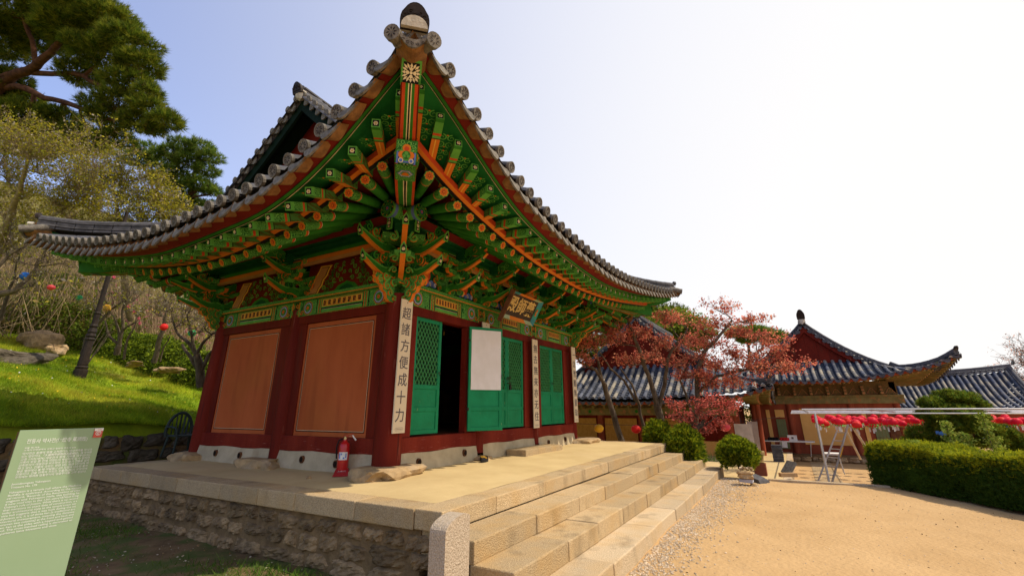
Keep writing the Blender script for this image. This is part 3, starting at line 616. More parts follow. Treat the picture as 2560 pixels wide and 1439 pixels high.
# --- wall panels between brackets, inner beams, ceilings
def scroll_panel(side, t0, t1):
    mb = MB(); N_ = R.N(side); T_ = R.T(side); d = .03
    m = R.P(side, t0, d, 2.83); q = R.P(side, t1, -.05, 3.55); mb.box([min(m[i], q[i]) for i in range(3)], [max(m[i], q[i]) for i in range(3)], 10)
    c = (t0 + t1) / 2; hw = (t1 - t0) / 2
    for sg in (-1, 1):
        out = [(.22, 0), (.86, 0), (.72, .16), (.66, .24), (.52, .36), (.50, .46), (.40, .56), (.12, .58)] if False else None
        # ochre wavy side bands
        P_ = lambda lst: [(sg * x * hw, y) for x, y in lst]
        a = [(.98, .0), (.70, .0), (.66, .10), (.60, .16), (.58, .26), (.50, .34), (.47, .44), (.40, .54), (.70, .56), (.74, .46), (.82, .34), (.86, .22), (.92, .12)]
        b = [(.94, .022), (.73, .022), (.69, .11), (.635, .17), (.615, .27), (.535, .35), (.50, .45), (.455, .52), (.67, .535), (.705, .45), (.785, .33), (.825, .21), (.885, .11)]
        c_ = [(x + (.82 - x) * .07, y + (.27 - y) * .05) for x, y in b]
        for lst, mi, o in ((a, 9, .004), (b, 4, .006), (c_, 11, .008)):
            pp = P_(lst); pp = pp if sg < 0 else pp
            mb.poly(R.P(side, c, d + o, 2.86), T_, Z, pp, mi)
    rd = random.Random(int(c * 10)); base = R.P(side, c, d + .006, 2.86)
    mb.poly(base + N_ * .002, T_, Z, [(-hw * .30, 0), (-hw * .2, .10), (-.05, .15), (0, .17), (.05, .15), (hw * .2, .10), (hw * .30, 0)], 0); mb.poly(base + N_ * .004, T_, Z, [(-hw * .2, 0), (-hw * .12, .07), (0, .11), (hw * .12, .07), (hw * .2, 0)], 7)
    for sg in (-1, 1):
        for (x, y, r, a0, dr) in ((.45, .04, .055, 0, 1), (.55, .1, .05, 2, -1), (.36, .12, .06, 1, 1), (.48, .19, .055, 3, -1), (.30, .22, .05, 4, 1), (.40, .29, .06, 2, 1), (.22, .31, .05, 0, -1), (.34, .39, .055, 5, 1), (.14, .20, .045, 2, -1), (.18, .42, .05, 3, 1), (.30, .49, .05, 1, -1), (.10, .52, .045, 4, 1), (.06, .34, .04, 0, 1)):
            mb.curl(base + T_ * sg * x * hw + Z * y + N_ * .01, T_ * sg, Z, N_, r, 1.25, a0 + rd.random(), dr, r * .42, .003, 0 if r > .05 else 1, None, 12, tail=r * 1.2)
            if rd.random() < .6: mb.disc(base + T_ * sg * (x + .06) * hw + Z * (y + .05) + N_ * .014, N_, Z, .010, 2, 6)
    mb.build('scroll_panel', MAT_B + [M_TAN], HALL)
def figure_panel(side, t0, t1):
    mb = MB(); N_ = R.N(side); T_ = R.T(side); d = .03; c = (t0 + t1) / 2; hw = (t1 - t0) / 2
    m = R.P(side, t0, d, 2.83); q = R.P(side, t1, -.05, 3.55); mb.box([min(m[i], q[i]) for i in range(3)], [max(m[i], q[i]) for i in range(3)], 7)
    base = R.P(side, c, d, 2.86)
    trap = [(-.92, 0), (.92, 0), (.72, .16), (.60, .34), (.40, .46), (-.40, .46), (-.60, .34), (-.72, .16)]
    for k, (f, mi) in enumerate(((1., 2), (.95, 4), (.91, 7))): mb.poly(base + N_ * (.003 + .002 * k), T_, Z, [(x * hw * f, .01 + (y - .01) * f) for x, y in trap], mi)
    # cloud bank of blue scallops with a red robed seated shape behind
    for k in range(7): mb.disc(base + T_ * hw * (-.6 + .2 * k) + Z * (.09 + .02 * (k % 2)) + N_ * .010, N_, Z, .055, 6, 12)
    mb.disc(base + Z * .24 + N_ * .009, N_, Z, .13, 3, 16, squash=1.1); mb.disc(base + Z * .24 + N_ * .0105, N_, Z, .085, 2, 14)
    mb.poly(base + N_ * .012 + Z * .10, T_, Z, [(-.11, 0), (.11, 0), (.06, .12), (.03, .16), (-.03, .16), (-.06, .12)], 3); mb.disc(base + Z * .285 + N_ * .014, N_, Z, .032, 9, 10)
    for k in range(8):
        x = -.62 + .18 * k; mb.curl(base + T_ * hw * x + Z * (.055 + .03 * (k % 2)) + N_ * .013, T_, Z, N_, .04, 1.2, k, 1, .014, .002, 5 if k % 2 else 6, None, 10)
    mb.build('figure_panel', MAT_B, HALL)
mb = MB(); mb.box((0, D - .04, 2.83), (W, D + .04, 3.6)); mb.box((W - .04, 0, 2.83), (W + .04, D, 3.6)); mb.box((.1, .1, 2.78), (W - .1, D - .1, 2.82)); mb.build('inner_ceiling', M_RED, HALL)
scroll_panel('l', .17, BS - .17); scroll_panel('l', BS + .17, D - .17)
for k in range(6): figure_panel('f', k * BF / 2 + .15, (k + 1) * BF / 2 - .15)
def innerbeams(side, n, b):
    L = n * b; mb = MB()
    def bx(t0, t1, d0, d1, z0, z1, mi):
        m = R.P(side, t0, d1, z0); q = R.P(side, t1, d0, z1); mb.box([min(m[i], q[i]) for i in range(3)], [max(m[i], q[i]) for i in range(3)], mi)
    bx(.16, L - .16, .0, .06, 3.55, 4.25, 7)                               # upper green infill wall
    bx(.06, L - .06, .27, .33, 3.42, 3.50, 2)                              # outer tie
    bx(.06, L - .06, .262, .338, 3.375, 3.418, 11)
    for k in range(n if side in 'lr' else 2 * n):
        bb = b if side in 'lr' else b / 2; a0, a1 = k * bb + .28, (k + 1) * bb - .28
        rect(mb, side, a0, a1, .332, 3.505, 3.56, 0)
    bx(.03, L - .03, .285, .325, 3.502, 3.70, 7)
    rect(mb, side, .1, L - .1, .327, 3.520, 3.530, 4); rect(mb, side, .1, L - .1, .327, 3.532, 3.538, 5); rect(mb, side, .1, L - .1, .3275, 3.540, 3.575, 0)
    rect(mb, side, .1, L - .1, .327, 3.665, 3.672, 5); rect(mb, side, .1, L - .1, .327, 3.675, 3.695, 0)
    mb.build('tie_beam', MAT_B + [M_TAN], HALL)
    # purlin with painted ends
    mb = MB(); e = .40 + .38; c0 = R.P(side, -e, .40, 3.80); c1 = R.P(side, L + e, .40, 3.80)
    ax = (c1 - c0).normalized(); kk = [0, .04, .10, .16, .30]
    pts = [c0 + ax * k for k in kk] + [c1 - ax * k for k in kk[::-1]]
    mts = [1, 6, 1, 8]
    for i in range(len(pts) - 1):
        mi = mts[i] if i < 4 else (7 if i == 4 else mts[8 - i]); mb.tube([pts[i], pts[i + 1]], .145, 18, mi, cap=False)
    for c, nn in ((c0, -ax), (c1, ax)):
        mb.disc(c, nn, Z, .145, 1, 20); mb.disc(c + nn * .002, nn, Z, .130, 7, 20)
        for q in range(8):
            a = 2 * PI * q / 8; x_ = Z.cross(nn).normalized(); mb.curl(c + (x_ * math.cos(a) + Z * math.sin(a)) * .075 + nn * .006, x_, Z, nn, .033, 1.2, a, 1, .014, .002, 1)
            mb.disc(c + (x_ * math.cos(a) + Z * math.sin(a)) * .120 + nn * .004, nn, Z, .012, 2, 6)
        mb.disc(c + nn * .005, nn, Z, .035, 6, 12); mb.disc(c + nn * .007, nn, Z, .02, 3, 10)
    # support under the purlin
    m = R.P(side, -.70, .46, 3.62); q = R.P(side, L + .70, .34, 3.665); mb.box([min(m[i], q[i]) for i in range(3)], [max(m[i], q[i]) for i in range(3)], 7)
    for tt, sg in ((-.70, -1), (L + .70, 1)):
        c = R.P(side, tt + sg * .004, .40, 3.60); nn = R.T(side) * sg; x_ = Z.cross(nn).normalized()
        mb.prism(c, x_, Z, nn, [(-.05, -.13), (.05, -.13), (.05, .07), (-.05, .07)], .012, 1); mb.poly(c + nn * .014, x_, Z, [(-.033, -.115), (.033, -.115), (.033, .055), (-.033, .055)], 4)
        for zz in (-.09, -.03, .03): frontflower(mb, c + nn * .014 + Z * zz, nn, Z, .02 if abs(zz + .03) > .01 else .034, 'sq')
    mb.build('purlin', MAT_B, HALL)
innerbeams('f', 3, BF); innerbeams('l', 2, BS); innerbeams('b', 3, BF); innerbeams('r', 2, BS)
# --- rafters
PIV = .9
def rafter_line(side, t):
    """tip point (t,d) and inner end of the rafter that has its tip at t; z of tip axis and of inner axis"""
    L = R.L(side); td = R.dc(side, t) - .07; zt = R.zc(side, t) - .115
    e0, e1 = PIV + .4, L - PIV - .4
    if t < e0: f = (e0 - t) / (e0 + R.A2); it = PIV + .4 * (1 - f); it = lerp(t, PIV, min(1, f * 2.2)); idd = lerp(-.5, -PIV, min(1, f * 2.2))
    elif t > e1: f = (t - e1) / (e0 + R.A2); it = lerp(t, L - PIV, min(1, f * 2.2)); idd = lerp(-.5, -PIV, min(1, f * 2.2))
    else: it = t; idd = -.5; f = 0
    zi = 4.46 + .16 * min(1, f * 2.2)
    return (t, td, zt), (it, idd, zi)
def rafters(side, full=True):
    L = R.L(side); n = int((L + 2 * 1.78) / .333); ts = [-1.78 + (L + 3.56) * k / n for k in range(n + 1)]
    NN = R.N(side)
    for t in ts:
        (a, b, c), (a2, b2, c2) = rafter_line(side, t); P0 = R.P(side, a, b, c); P1 = R.P(side, a2, b2, c2); ax = (P1 - P0); Ln = ax.length; ax.normalize(); r = .075
        mb = MB(); cut = [(0, .02, 1), (.02, .26, 8), (.26, .285, 1), (.285, .30, 2), (.30, .33, 3), (.33, .34, 5), (.34, 1.3, 0), (1.3, Ln, 7)]
        for u, v, mi in cut: mb.tube([P0 + ax * u, P0 + ax * v], [lerp(r, r * 1.08, u / Ln), lerp(r, r * 1.08, v / Ln)], 12, mi, cap=False)
        mb.disc(P0, -ax, Z, r, 4, 16); frontflower(mb, P0, -ax, Z, r * .98)
        o = mb.build('rafter', MAT_B, HALL)
        # flying rafter on the same plan line
        pl = V((a - a2, b - b2)).normalized()
        # outer end: d = de - .13
        k = 0
        for _ in range(30):
            tt, dd = a + pl.x * k, b + pl.y * k; k += (R.de(side, tt) - .265 - dd) / max(.3, pl.y)
        k0 = .07; s0 = R.P(side, a - pl.x * .35, b - pl.y * .35, R.zc(side, a) + .12); tt, dd = a + pl.x * k, b + pl.y * k
        if tt < -R.A - .0 or tt > L + R.A: continue
        ze = R.ze(side, tt) - .038; s1 = R.P(side, tt, dd, ze); zc_ = R.zc(side, a) + .075; s0 = R.P(side, a - pl.x * .15, b - pl.y * .15, zc_)
        d_ = s1 - s0; Lf = d_.length; d_.normalize(); sd = d_.cross(Z).normalized(); up = sd.cross(d_)
        hw, hh = .052, .058; mb = MB()
        def seg(u, v, mb_, ms, mt=0, k0=1., k1=1.):
            q = []
            for w_, kk in ((u, k0), (v, k1)):
                c_ = s1 - d_ * w_
                q += [c_ + sd * sx * hw * kk + up * (hh * sz if sz > 0 else hh * (2 * kk - 1) * sz) for sx, sz in ((-1, -1), (1, -1), (1, 1), (-1, 1))]
            mb.add(q, [(0, 4, 5, 1), (1, 5, 6, 2), (2, 6, 7, 3), (3, 7, 4, 0)], [mb_, ms, mt, ms])
        seg(0, .05, 0, 1, 0, .93, .97); seg(.05, .20, 1, 8, 0, .97, 1); seg(.20, .225, 1, 1); seg(.225, .265, 3, 3); seg(.265, .31, 1, 1); seg(.31, .325, 4, 4)
        seg(.325, Lf, 2, 12)
        q = s1 - up * hh * 1.005; mb.add([s1 - d_ * .325 - up * (hh + .002) + sd * .008, s1 - d_ * Lf - up * (hh + .002) + sd * .008, s1 - d_ * Lf - up * (hh + .002) - sd * .008, s1 - d_ * .325 - up * (hh + .002) - sd * .008], [(0, 1, 2, 3)], 9)
        c_ = s1 + d_ * .001; e = .93
        mb.add([c_ + sd * sx * hw * e + up * sz for sx, sz in ((-1, -hh * .86), (1, -hh * .86), (1, hh), (-1, hh))], [(0, 1, 2, 3)], 1)
        mb.add([c_ + d_ * .002 + sd * sx * hw * .68 + up * sz for sx, sz in ((-1, -hh * .62), (1, -hh * .62), (1, hh * .74), (-1, hh * .74))], [(0, 1, 2, 3)], 4)
        frontflower(mb, c_ + d_ * .003, d_, up, hw * .58, 'sq')
        mb.build('flying_rafter', MAT_B + [M_TUND, M_GOLV], HALL)
M_GOLV = add_layer(mat('olive_rafter_side', (.10, .11, .02), .7, (.05, .075, .015), 9, stretch=(1, 1, 4)), (.06, .22, .05), 'noise', 5, .5, .52, (1, 1, 6), fac=.8)
rafters('f'); rafters('l'); rafters('r'); rafters('b')
# --- soffit boards, eave beams, fascia: swept along each side
def sweep(side, fn, mats, name, n=64, A=None, parent=None, closed=False):
    """fn(t) -> list of (dt?,d,z) section points; strips between them use mats index i"""
    L = R.L(side); mb = MB(); A = A if A is not None else R.A; prev = None
    for k in range(n + 1):
        f = k / n; tE = lerp(-R.A, L + R.A, f); tC = lerp(-R.A2, L + R.A2, f)
        pts = [R.P(side, lerp(-d, L + d, f), d, z) for (d, z) in fn(tE, tC, f)]
        if prev:
            for i in range(len(pts) - 1): mb.add([prev[i], pts[i], pts[i + 1], prev[i + 1]], [(0, 1, 2, 3)], mats[i])
        prev = pts
    return mb.build(name, MAT_B + [M_SOFR, M_GSOF], HALL)
M_GSOF = mat('green_soffit_board', (.012, .15, .032), .7, (.008, .11, .022), 2.5)
for side in 'flrb':
    # orange / green eave beam at the round rafter tips
    def eb(tE, t, f):
        d, z = R.dc(side, t), R.zc(side, t); return [(d + .030, z + .075), (d + .025, z - .010), (d - .030, z - .03), (d - .042, z - .034), (d - .045, z - .050), (d - .102, z - .055), (d - .112, z - .055), (d - .116, z + .02), (d - .05, z + .06)]
    sweep(side, eb, [3, 2, 2, 4, 4, 0, 5, 0, 0], 'eave_beam', A=R.A2)
    # soffit over the flying rafters
    sweep(side, lambda tE, tC, f: [(lerp(R.dc(side, tC), R.de(side, tE) - .252, g), lerp(R.zc(side, tC) + .16, R.ze(side, tE) + .014, g)) for g in (-.18, .33, .66, 1)], [12, 12, 12], 'soffit_board')
    # red boards over the round rafters
    def rb(tE, tt, f):
        L = R.L(side); d, z = R.dc(side, tt), R.zc(side, tt); c = max(0, (-.2 - tt) / 1.8, (tt - L - .2) / 1.8)
        return [(d - .10, z + .03), (lerp(d, .4, .5), lerp(z, 4.02 + .28 * c, .5) + .03), (.40, 4.05 + .30 * c), (-.5, 4.6), (-.9, 4.72)]
    sweep(side, rb, [11] * 4, 'ceiling_board', A=R.A2)
    # fascia: cream line, black, green, then the red tile board
    def fa(t, tC, f):
        d, z = R.de(side, t), R.ze(side, t); return [(d - .27, z + .045), (d - .257, z + .002), (d - .243, z - .002), (d - .230, z + .004), (d - .185, z + .014), (d - .176, z + .018), (d - .170, z + .034), (d - .05, z + .088)]
    sweep(side, fa, [7, 5, 4, 0, 4, 11, 11], 'fascia')
    # red wedge board over the purlin
    def wd(tE, t, f):
        L = R.L(side); c = max(0, (1.3 - t) / 1.7, (t - L + 1.3) / 1.7); c = min(1, c); return [(.52, 3.93 - .0 * c), (.50, 4.02 + .22 * c), (.3, 4.06 + .24 * c)]
    sweep(side, wd, [11, 11], 'purlin_board', A=.45)
    sweep(side, lambda a, b, c: [(.60, 3.80), (.54, 3.70), (.46, 3.69)], [11, 11], 'purlin_board', A=.5)
# cloud curls painted on the soffit between flying rafters
for side in 'fl':
    L = R.L(side); n = int((L + 2 * 1.78) / .333); ts = [-1.78 + (L + 3.56) * (k + .5) / n for k in range(n)]; mb = MB()
    for t in ts:
        (a, b, c), (a2, b2, c2) = rafter_line(side, t); pl = V((a - a2, b - b2)).normalized()
        for (u, r) in ((.17, .050), (.38, .058)):
            k = (R.de(side, a) - R.dc(side, a)) / max(.5, pl.y) * (u / .78) + .05; tt, dd = a + pl.x * k, b + pl.y * k
            if dd > R.de(side, tt) - .34: continue
            fz = (dd - R.dc(side, tt)) / (R.de(side, tt) - R.dc(side, tt)); z = lerp(R.zc(side, tt) + .16, R.ze(side, tt) + .014, min(1, (dd - R.dc(side, tt)) / (R.de(side, tt) - .252 - R.dc(side, tt)))) - .012
            c0 = R.P(side, tt, dd, z); X = R.T(side) * pl.y - R.N(side) * pl.x; Y = R.T(side) * pl.x + R.N(side) * pl.y
            Y = (Y + Z * ((R.ze(side, tt) - R.zc(side, tt)) / .75)).normalized(); Nn = X.cross(Y)
            sc = 1.25 if abs(tt - L / 2) > L / 2 + .2 else .85
            for sx, sy in ((-1, -1), (1, -1), (-1, 1), (1, 1)) if u > .3 else ((-1, 1), (1, 1), (0, -1)):
                mb.curl(c0 + X * sx * r * .8 * sc + Y * sy * r * .8 * sc, X, Y, Nn, r * .78 * sc, 1.3, (1.6 if sy > 0 else -1.6), 1 if sx * sy > 0 else -1, r * .26, .0015, 1, None, 12)
            mb.disc(c0 + Y * r * 1.4 * sc - Z * .003, -Z, Y, .014, 2, 6); mb.disc(c0 - Y * r * 1.4 * sc - Z * .003, -Z, Y, .014, 2, 6)
    mb.build('soffit_clouds', MAT_B, HALL)
# --- hip rafters
def hip(cx, cy, sx, sy, L0):
    Dg = V((sx, sy, 0)).normalized(); Lt = Z.cross(Dg); q = math.sqrt(2)
    P = lambda d, z: V((*R.K(cx + sx * d, cy + sy * d), z))
    # lower hip rafter
    lo = [(-.6, 4.70, .13), (.45, 3.94, .13), (1.2, 3.66, .13), (1.72, 3.54, .13), (2.02, 3.52, .125)]
    up = [(1.45, 3.82, .11), (1.98, 3.82, .11), (2.2, 3.86, .105), (2.45, 3.98, .10), (2.58, 4.05, .10)]
    nm = []
    for name, prof, h, st in (('hip_rafter', lo, .30, [(-1, -.72, 3), (-.72, -.2, 0), (-.2, -.1, 5), (-.1, .1, 4), (.1, .2, 5), (.2, .72, 0), (.72, 1, 3)]), ('upper_hip_rafter', up, .27, [(-1, -.84, 10), (-.84, -.5, 3), (-.5, -.2, 0), (-.2, -.09, 5), (-.09, .09, 4), (.09, .2, 5), (.2, .5, 0), (.5, .84, 3), (.84, 1, 10)])):
        mb = MB(); n = 14; pr = []
        for k in range(n + 1):
            d = lerp(prof[0][0], prof[-1][0], k / n)
            pr.append((d, interp([(a, b) for a, b, c in prof], d), interp([(a, c) for a, b, c in prof], d)))
        for (d0, z0, w0), (d1, z1, w1) in zip(pr, pr[1:]):
            for a, b, mi in st: mb.add([P(d0, z0) + Lt * w0 * a, P(d1, z1) + Lt * w1 * a, P(d1, z1) + Lt * w1 * b, P(d0, z0) + Lt * w0 * b], [(0, 1, 2, 3)], mi)
            for sg in (-1, 1): mb.add([P(d0, z0) + Lt * w0 * sg, P(d1, z1) + Lt * w1 * sg, P(d1, z1 + h) + Lt * w1 * sg, P(d0, z0 + h) + Lt * w0 * sg], [(0, 1, 2, 3)], 0)
        d, z, w = pr[-1]; nn = (Dg - Z * (.75 if name == 'upper_hip_rafter' else .35)).normalized(); ty = Lt.cross(nn); ty = ty if ty.z > 0 else -ty; c = P(d, z + h / 2) 
        if name == 'hip_rafter':
            # painted lotus on the underside end and face
            mb.prism(c + nn * .012, Lt, ty, nn, [(-w, -h / 2), (w, -h / 2), (w, h / 2), (-w, h / 2)], .012, 0)
            for k in range(2):
                d0, d1 = 1.68, 2.01; z_ = lambda dd: interp([(a, b) for a, b, c_ in prof], dd) - .004 - .002 * k; ww = w * (1 - .06 * k)
                mb.add([P(d0, z_(d0)) - Lt * ww, P(d1, z_(d1)) - Lt * ww, P(d1, z_(d1)) + Lt * ww, P(d0, z_(d0)) + Lt * ww], [(0, 1, 2, 3)], (0, 8)[k])
            c2 = P(1.85, 3.525); u_ = P(2.0, 3.52) - P(1.75, 3.535); u_.normalize(); n2 = -Z
            for k, (r, mi) in enumerate(((.10, 6), (.085, 5), (.075, 6), (.06, 1), (.045, 2), (.025, 3))): mb.disc(c2 - Z * (.006 + .002 * k), n2, u_, r, mi, 12, r * .8)
            mb.poly(c2 - Z * .02 - u_ * .02, Lt, u_, [(-.05, -.02), (0, .09), (.05, -.02), (0, .02)], 2)
            # end face band
            mb.poly(c + nn * .026, Lt, ty, [(-w * .9, -h * .46), (w * .9, -h * .46), (w * .9, h * .46), (-w * .9, h * .46)], 8)
            mb.poly(c + nn * .028, Lt, ty, [(-w * .9, -h * .46), (0, -h * .40), (w * .9, -h * .46), (w * .9, h * .02), (-w * .9, h * .02)], 6)
            for k_, (xx, yy, r, mi) in enumerate(((0, -.02, .082, 1), (-.05, -.03, .045, 2), (.05, -.03, .045, 2), (0, .05, .05, 2), (0, .045, .028, 3), (0, -.03, .05, 0), (-.025, -.045, .02, 1), (.025, -.045, .02, 1), (0, -.01, .022, 1), (-.06, -.10, .03, 5), (.06, -.10, .03, 5), (-.06, -.10, .02, 6), (.06, -.10, .02, 6))): mb.disc(c + nn * (.030 + .0012 * k_) + Lt * xx + ty * yy, nn, ty, r, mi, 12)
            for sg in (-1, 1): mb.poly(c + nn * .0295, Lt, ty, [(sg * w * .72, -h * .46), (sg * w * .66, -h * .46), (sg * w * .66, h * .02), (sg * w * .72, h * .02)][::sg], 4)
        else:
            mb.prism(c + nn * .012, Lt, ty, nn, [(-w * 1.06, -h / 2), (w * 1.06, -h / 2), (w * 1.06, h / 2), (-w * 1.06, h / 2)], .018, 1)
            mb.poly(c + nn * .033, Lt, ty, [(-w * .84, -h * .39), (w * .84, -h * .39), (w * .84, h * .39), (-w * .84, h * .39)], 4)
            cc = c + nn * .036; mb.disc(cc, nn, ty, .017, 5, 10)
            for k in range(4):
                a = PI / 2 * k; v = Lt * math.cos(a) + ty * math.sin(a); mb.disc(cc + v * .038, nn, ty, .019, 5, 10); mb.poly(cc + v * .075, v, nn.cross(v), [(-.02, 0), (-.008, -.016), (.024, 0), (-.008, .016)], 5)
                for da in (.45, -.45, .785):
                    a2 = a + da; v = Lt * math.cos(a2) + ty * math.sin(a2); mb.poly(cc + v * (.075 if abs(da) < .7 else .085), v, nn.cross(v), [(-.035, 0), (.0, -.012), (.03, 0), (.0, .012)], 5)
        mb.build(name, MAT_B, HALL)
for a in ((0, 0, -1, -1, 0), (W, 0, 1, -1, 0), (0, D, -1, 1, 0), (W, D, 1, 1, 0)): hip(*a)
# --- roof covering
ROOF = thing('roof', None, None, (0, 0, 3.3)); ROOF.parent = HALL; ROOF.location = (0, 0, 3.49); ORG[ROOF.name] = V((0, 0, 3.3))
R.tiles(ROOF, 'flrb', M_TILE, M_TILE, M_TEND, M_TUND)
def hipridge(cx, cy, sx, sy, side, tfun):
    pts = []
    for k in range(11):
        d = lerp(.35, 2.72, k / 10); z = R.zr('f', -d if sx < 0 else W + d, d) + .0
        if sy > 0: z = R.zr('b', -d if sx < 0 else W + d, d)
        z = lerp(z, 4.36 + (.08 * max(0, (d - 2.2) / .5)), k / 10) if (sx < 0) else z
        pts.append(V((*R.K(cx + sx * d, cy + sy * d), z + .02)))
    R.ridge(ROOF, pts, .20, .22, M_RIDG, 4, .07)
    mb = MB(); c = pts[-1]; Dg = V((sx, sy, 0)).normalized(); Lt = Z.cross(Dg)
    near = (sx, sy) == (-1, -1); R.end_plate(mb, c + Dg * (.10 if near else .04) + Z * (.0 if near else .20), Dg + Z * -.1, .30 if near else .17, .30 if near else .14, 0)
    mb.prism(c + Dg * .12 + Z * (.0 if near else .05), Lt, (Z + Dg * .2).normalized(), Dg, [(w_ * math.cos(a_), w_ * .95 * math.sin(a_)) for w_ in ((.135 if near else .08),) for a_ in [PI * q_ / 10 for q_ in range(11)]], .05, 1)
    mb.build('ridge_end', [M_DARKM, M_LIME], ROOF)
for a in ((0, 0, -1, -1), (W, 0, 1, -1), (0, D, -1, 1), (W, D, 1, 1)): hipridge(*a, 'f', None)
# corner end tiles pair + big drip
def corner_tile(cx, cy, sx, sy):
    Dg = V((sx, sy, 0)).normalized(); Lt = Z.cross(Dg); c = V((*R.K(cx + sx * 2.83, cy + sy * 2.83), 0)) + Z * (4.32 if (sx, sy) == (-1, -1) else 4.33); mb = MB()
    nn = (Dg - Z * .25).normalized(); ty = Lt.cross(nn); ty = ty if ty.z > 0 else -ty
    for sg in (-1, 1):
        cc = c + Lt * sg * .20 + Z * .02; n2 = (nn + Lt * sg * .5).normalized(); x2 = Z.cross(n2).normalized(); y2 = n2.cross(x2)
        mb.prism(cc, x2, y2, n2, [(.085 * math.cos(2 * PI * q / 16), .085 * math.sin(2 * PI * q / 16)) for q in range(16)], .03, 0)
        for q in range(8):
            a = 2 * PI * q / 8; v = x2 * math.cos(a) + y2 * math.sin(a); mb.poly(cc + v * .04 + n2 * .034, v, n2.cross(v), [(-.02, 0), (0, -.008), (.022, 0), (0, .008)], 2)
        mb.tube([cc, cc - n2 * .5 + Z * .05], .08, 12, 0, cap=False)
    w = .16; top = [(w * (1 - 2 * q / 8), .05 - .05 * math.sin(PI * q / 8)) for q in range(9)]; bot = [(-w * (1 - 2 * q / 8), .05 - .14 * math.sin(PI * q / 8)) for q in range(1, 8)]
    mb.prism(c - Z * .03 + Dg * .02, Lt, ty, nn, top + bot, .014, 0)
    for q in range(5): mb.curl(c - Z * .03 + Dg * .02 + nn * .016 + Lt * (.05 * (q - 2)) - ty * (.045 if q in (1, 2, 3) else .02), Lt, ty, nn, .018, 1.2, q, 1, .007, .002, 2)
    und = [(w * (1 - 2 * q / 8), .03 - .11 * math.sin(PI * q / 8)) for q in range(9)]
    vs = [c + Lt * x + ty * y + Dg * dd for x, y in und for dd in (0, -.5)]; mb.add(vs, [(2 * q, 2 * q + 1, 2 * q + 3, 2 * q + 2) for q in range(8)], 1)
    mb.build('corner_tile', [M_TEND, M_TUND, M_DARKM], ROOF)
for a in ((0, 0, -1, -1), (W, 0, 1, -1), (0, D, -1, 1), (W, D, 1, 1)): corner_tile(*a)
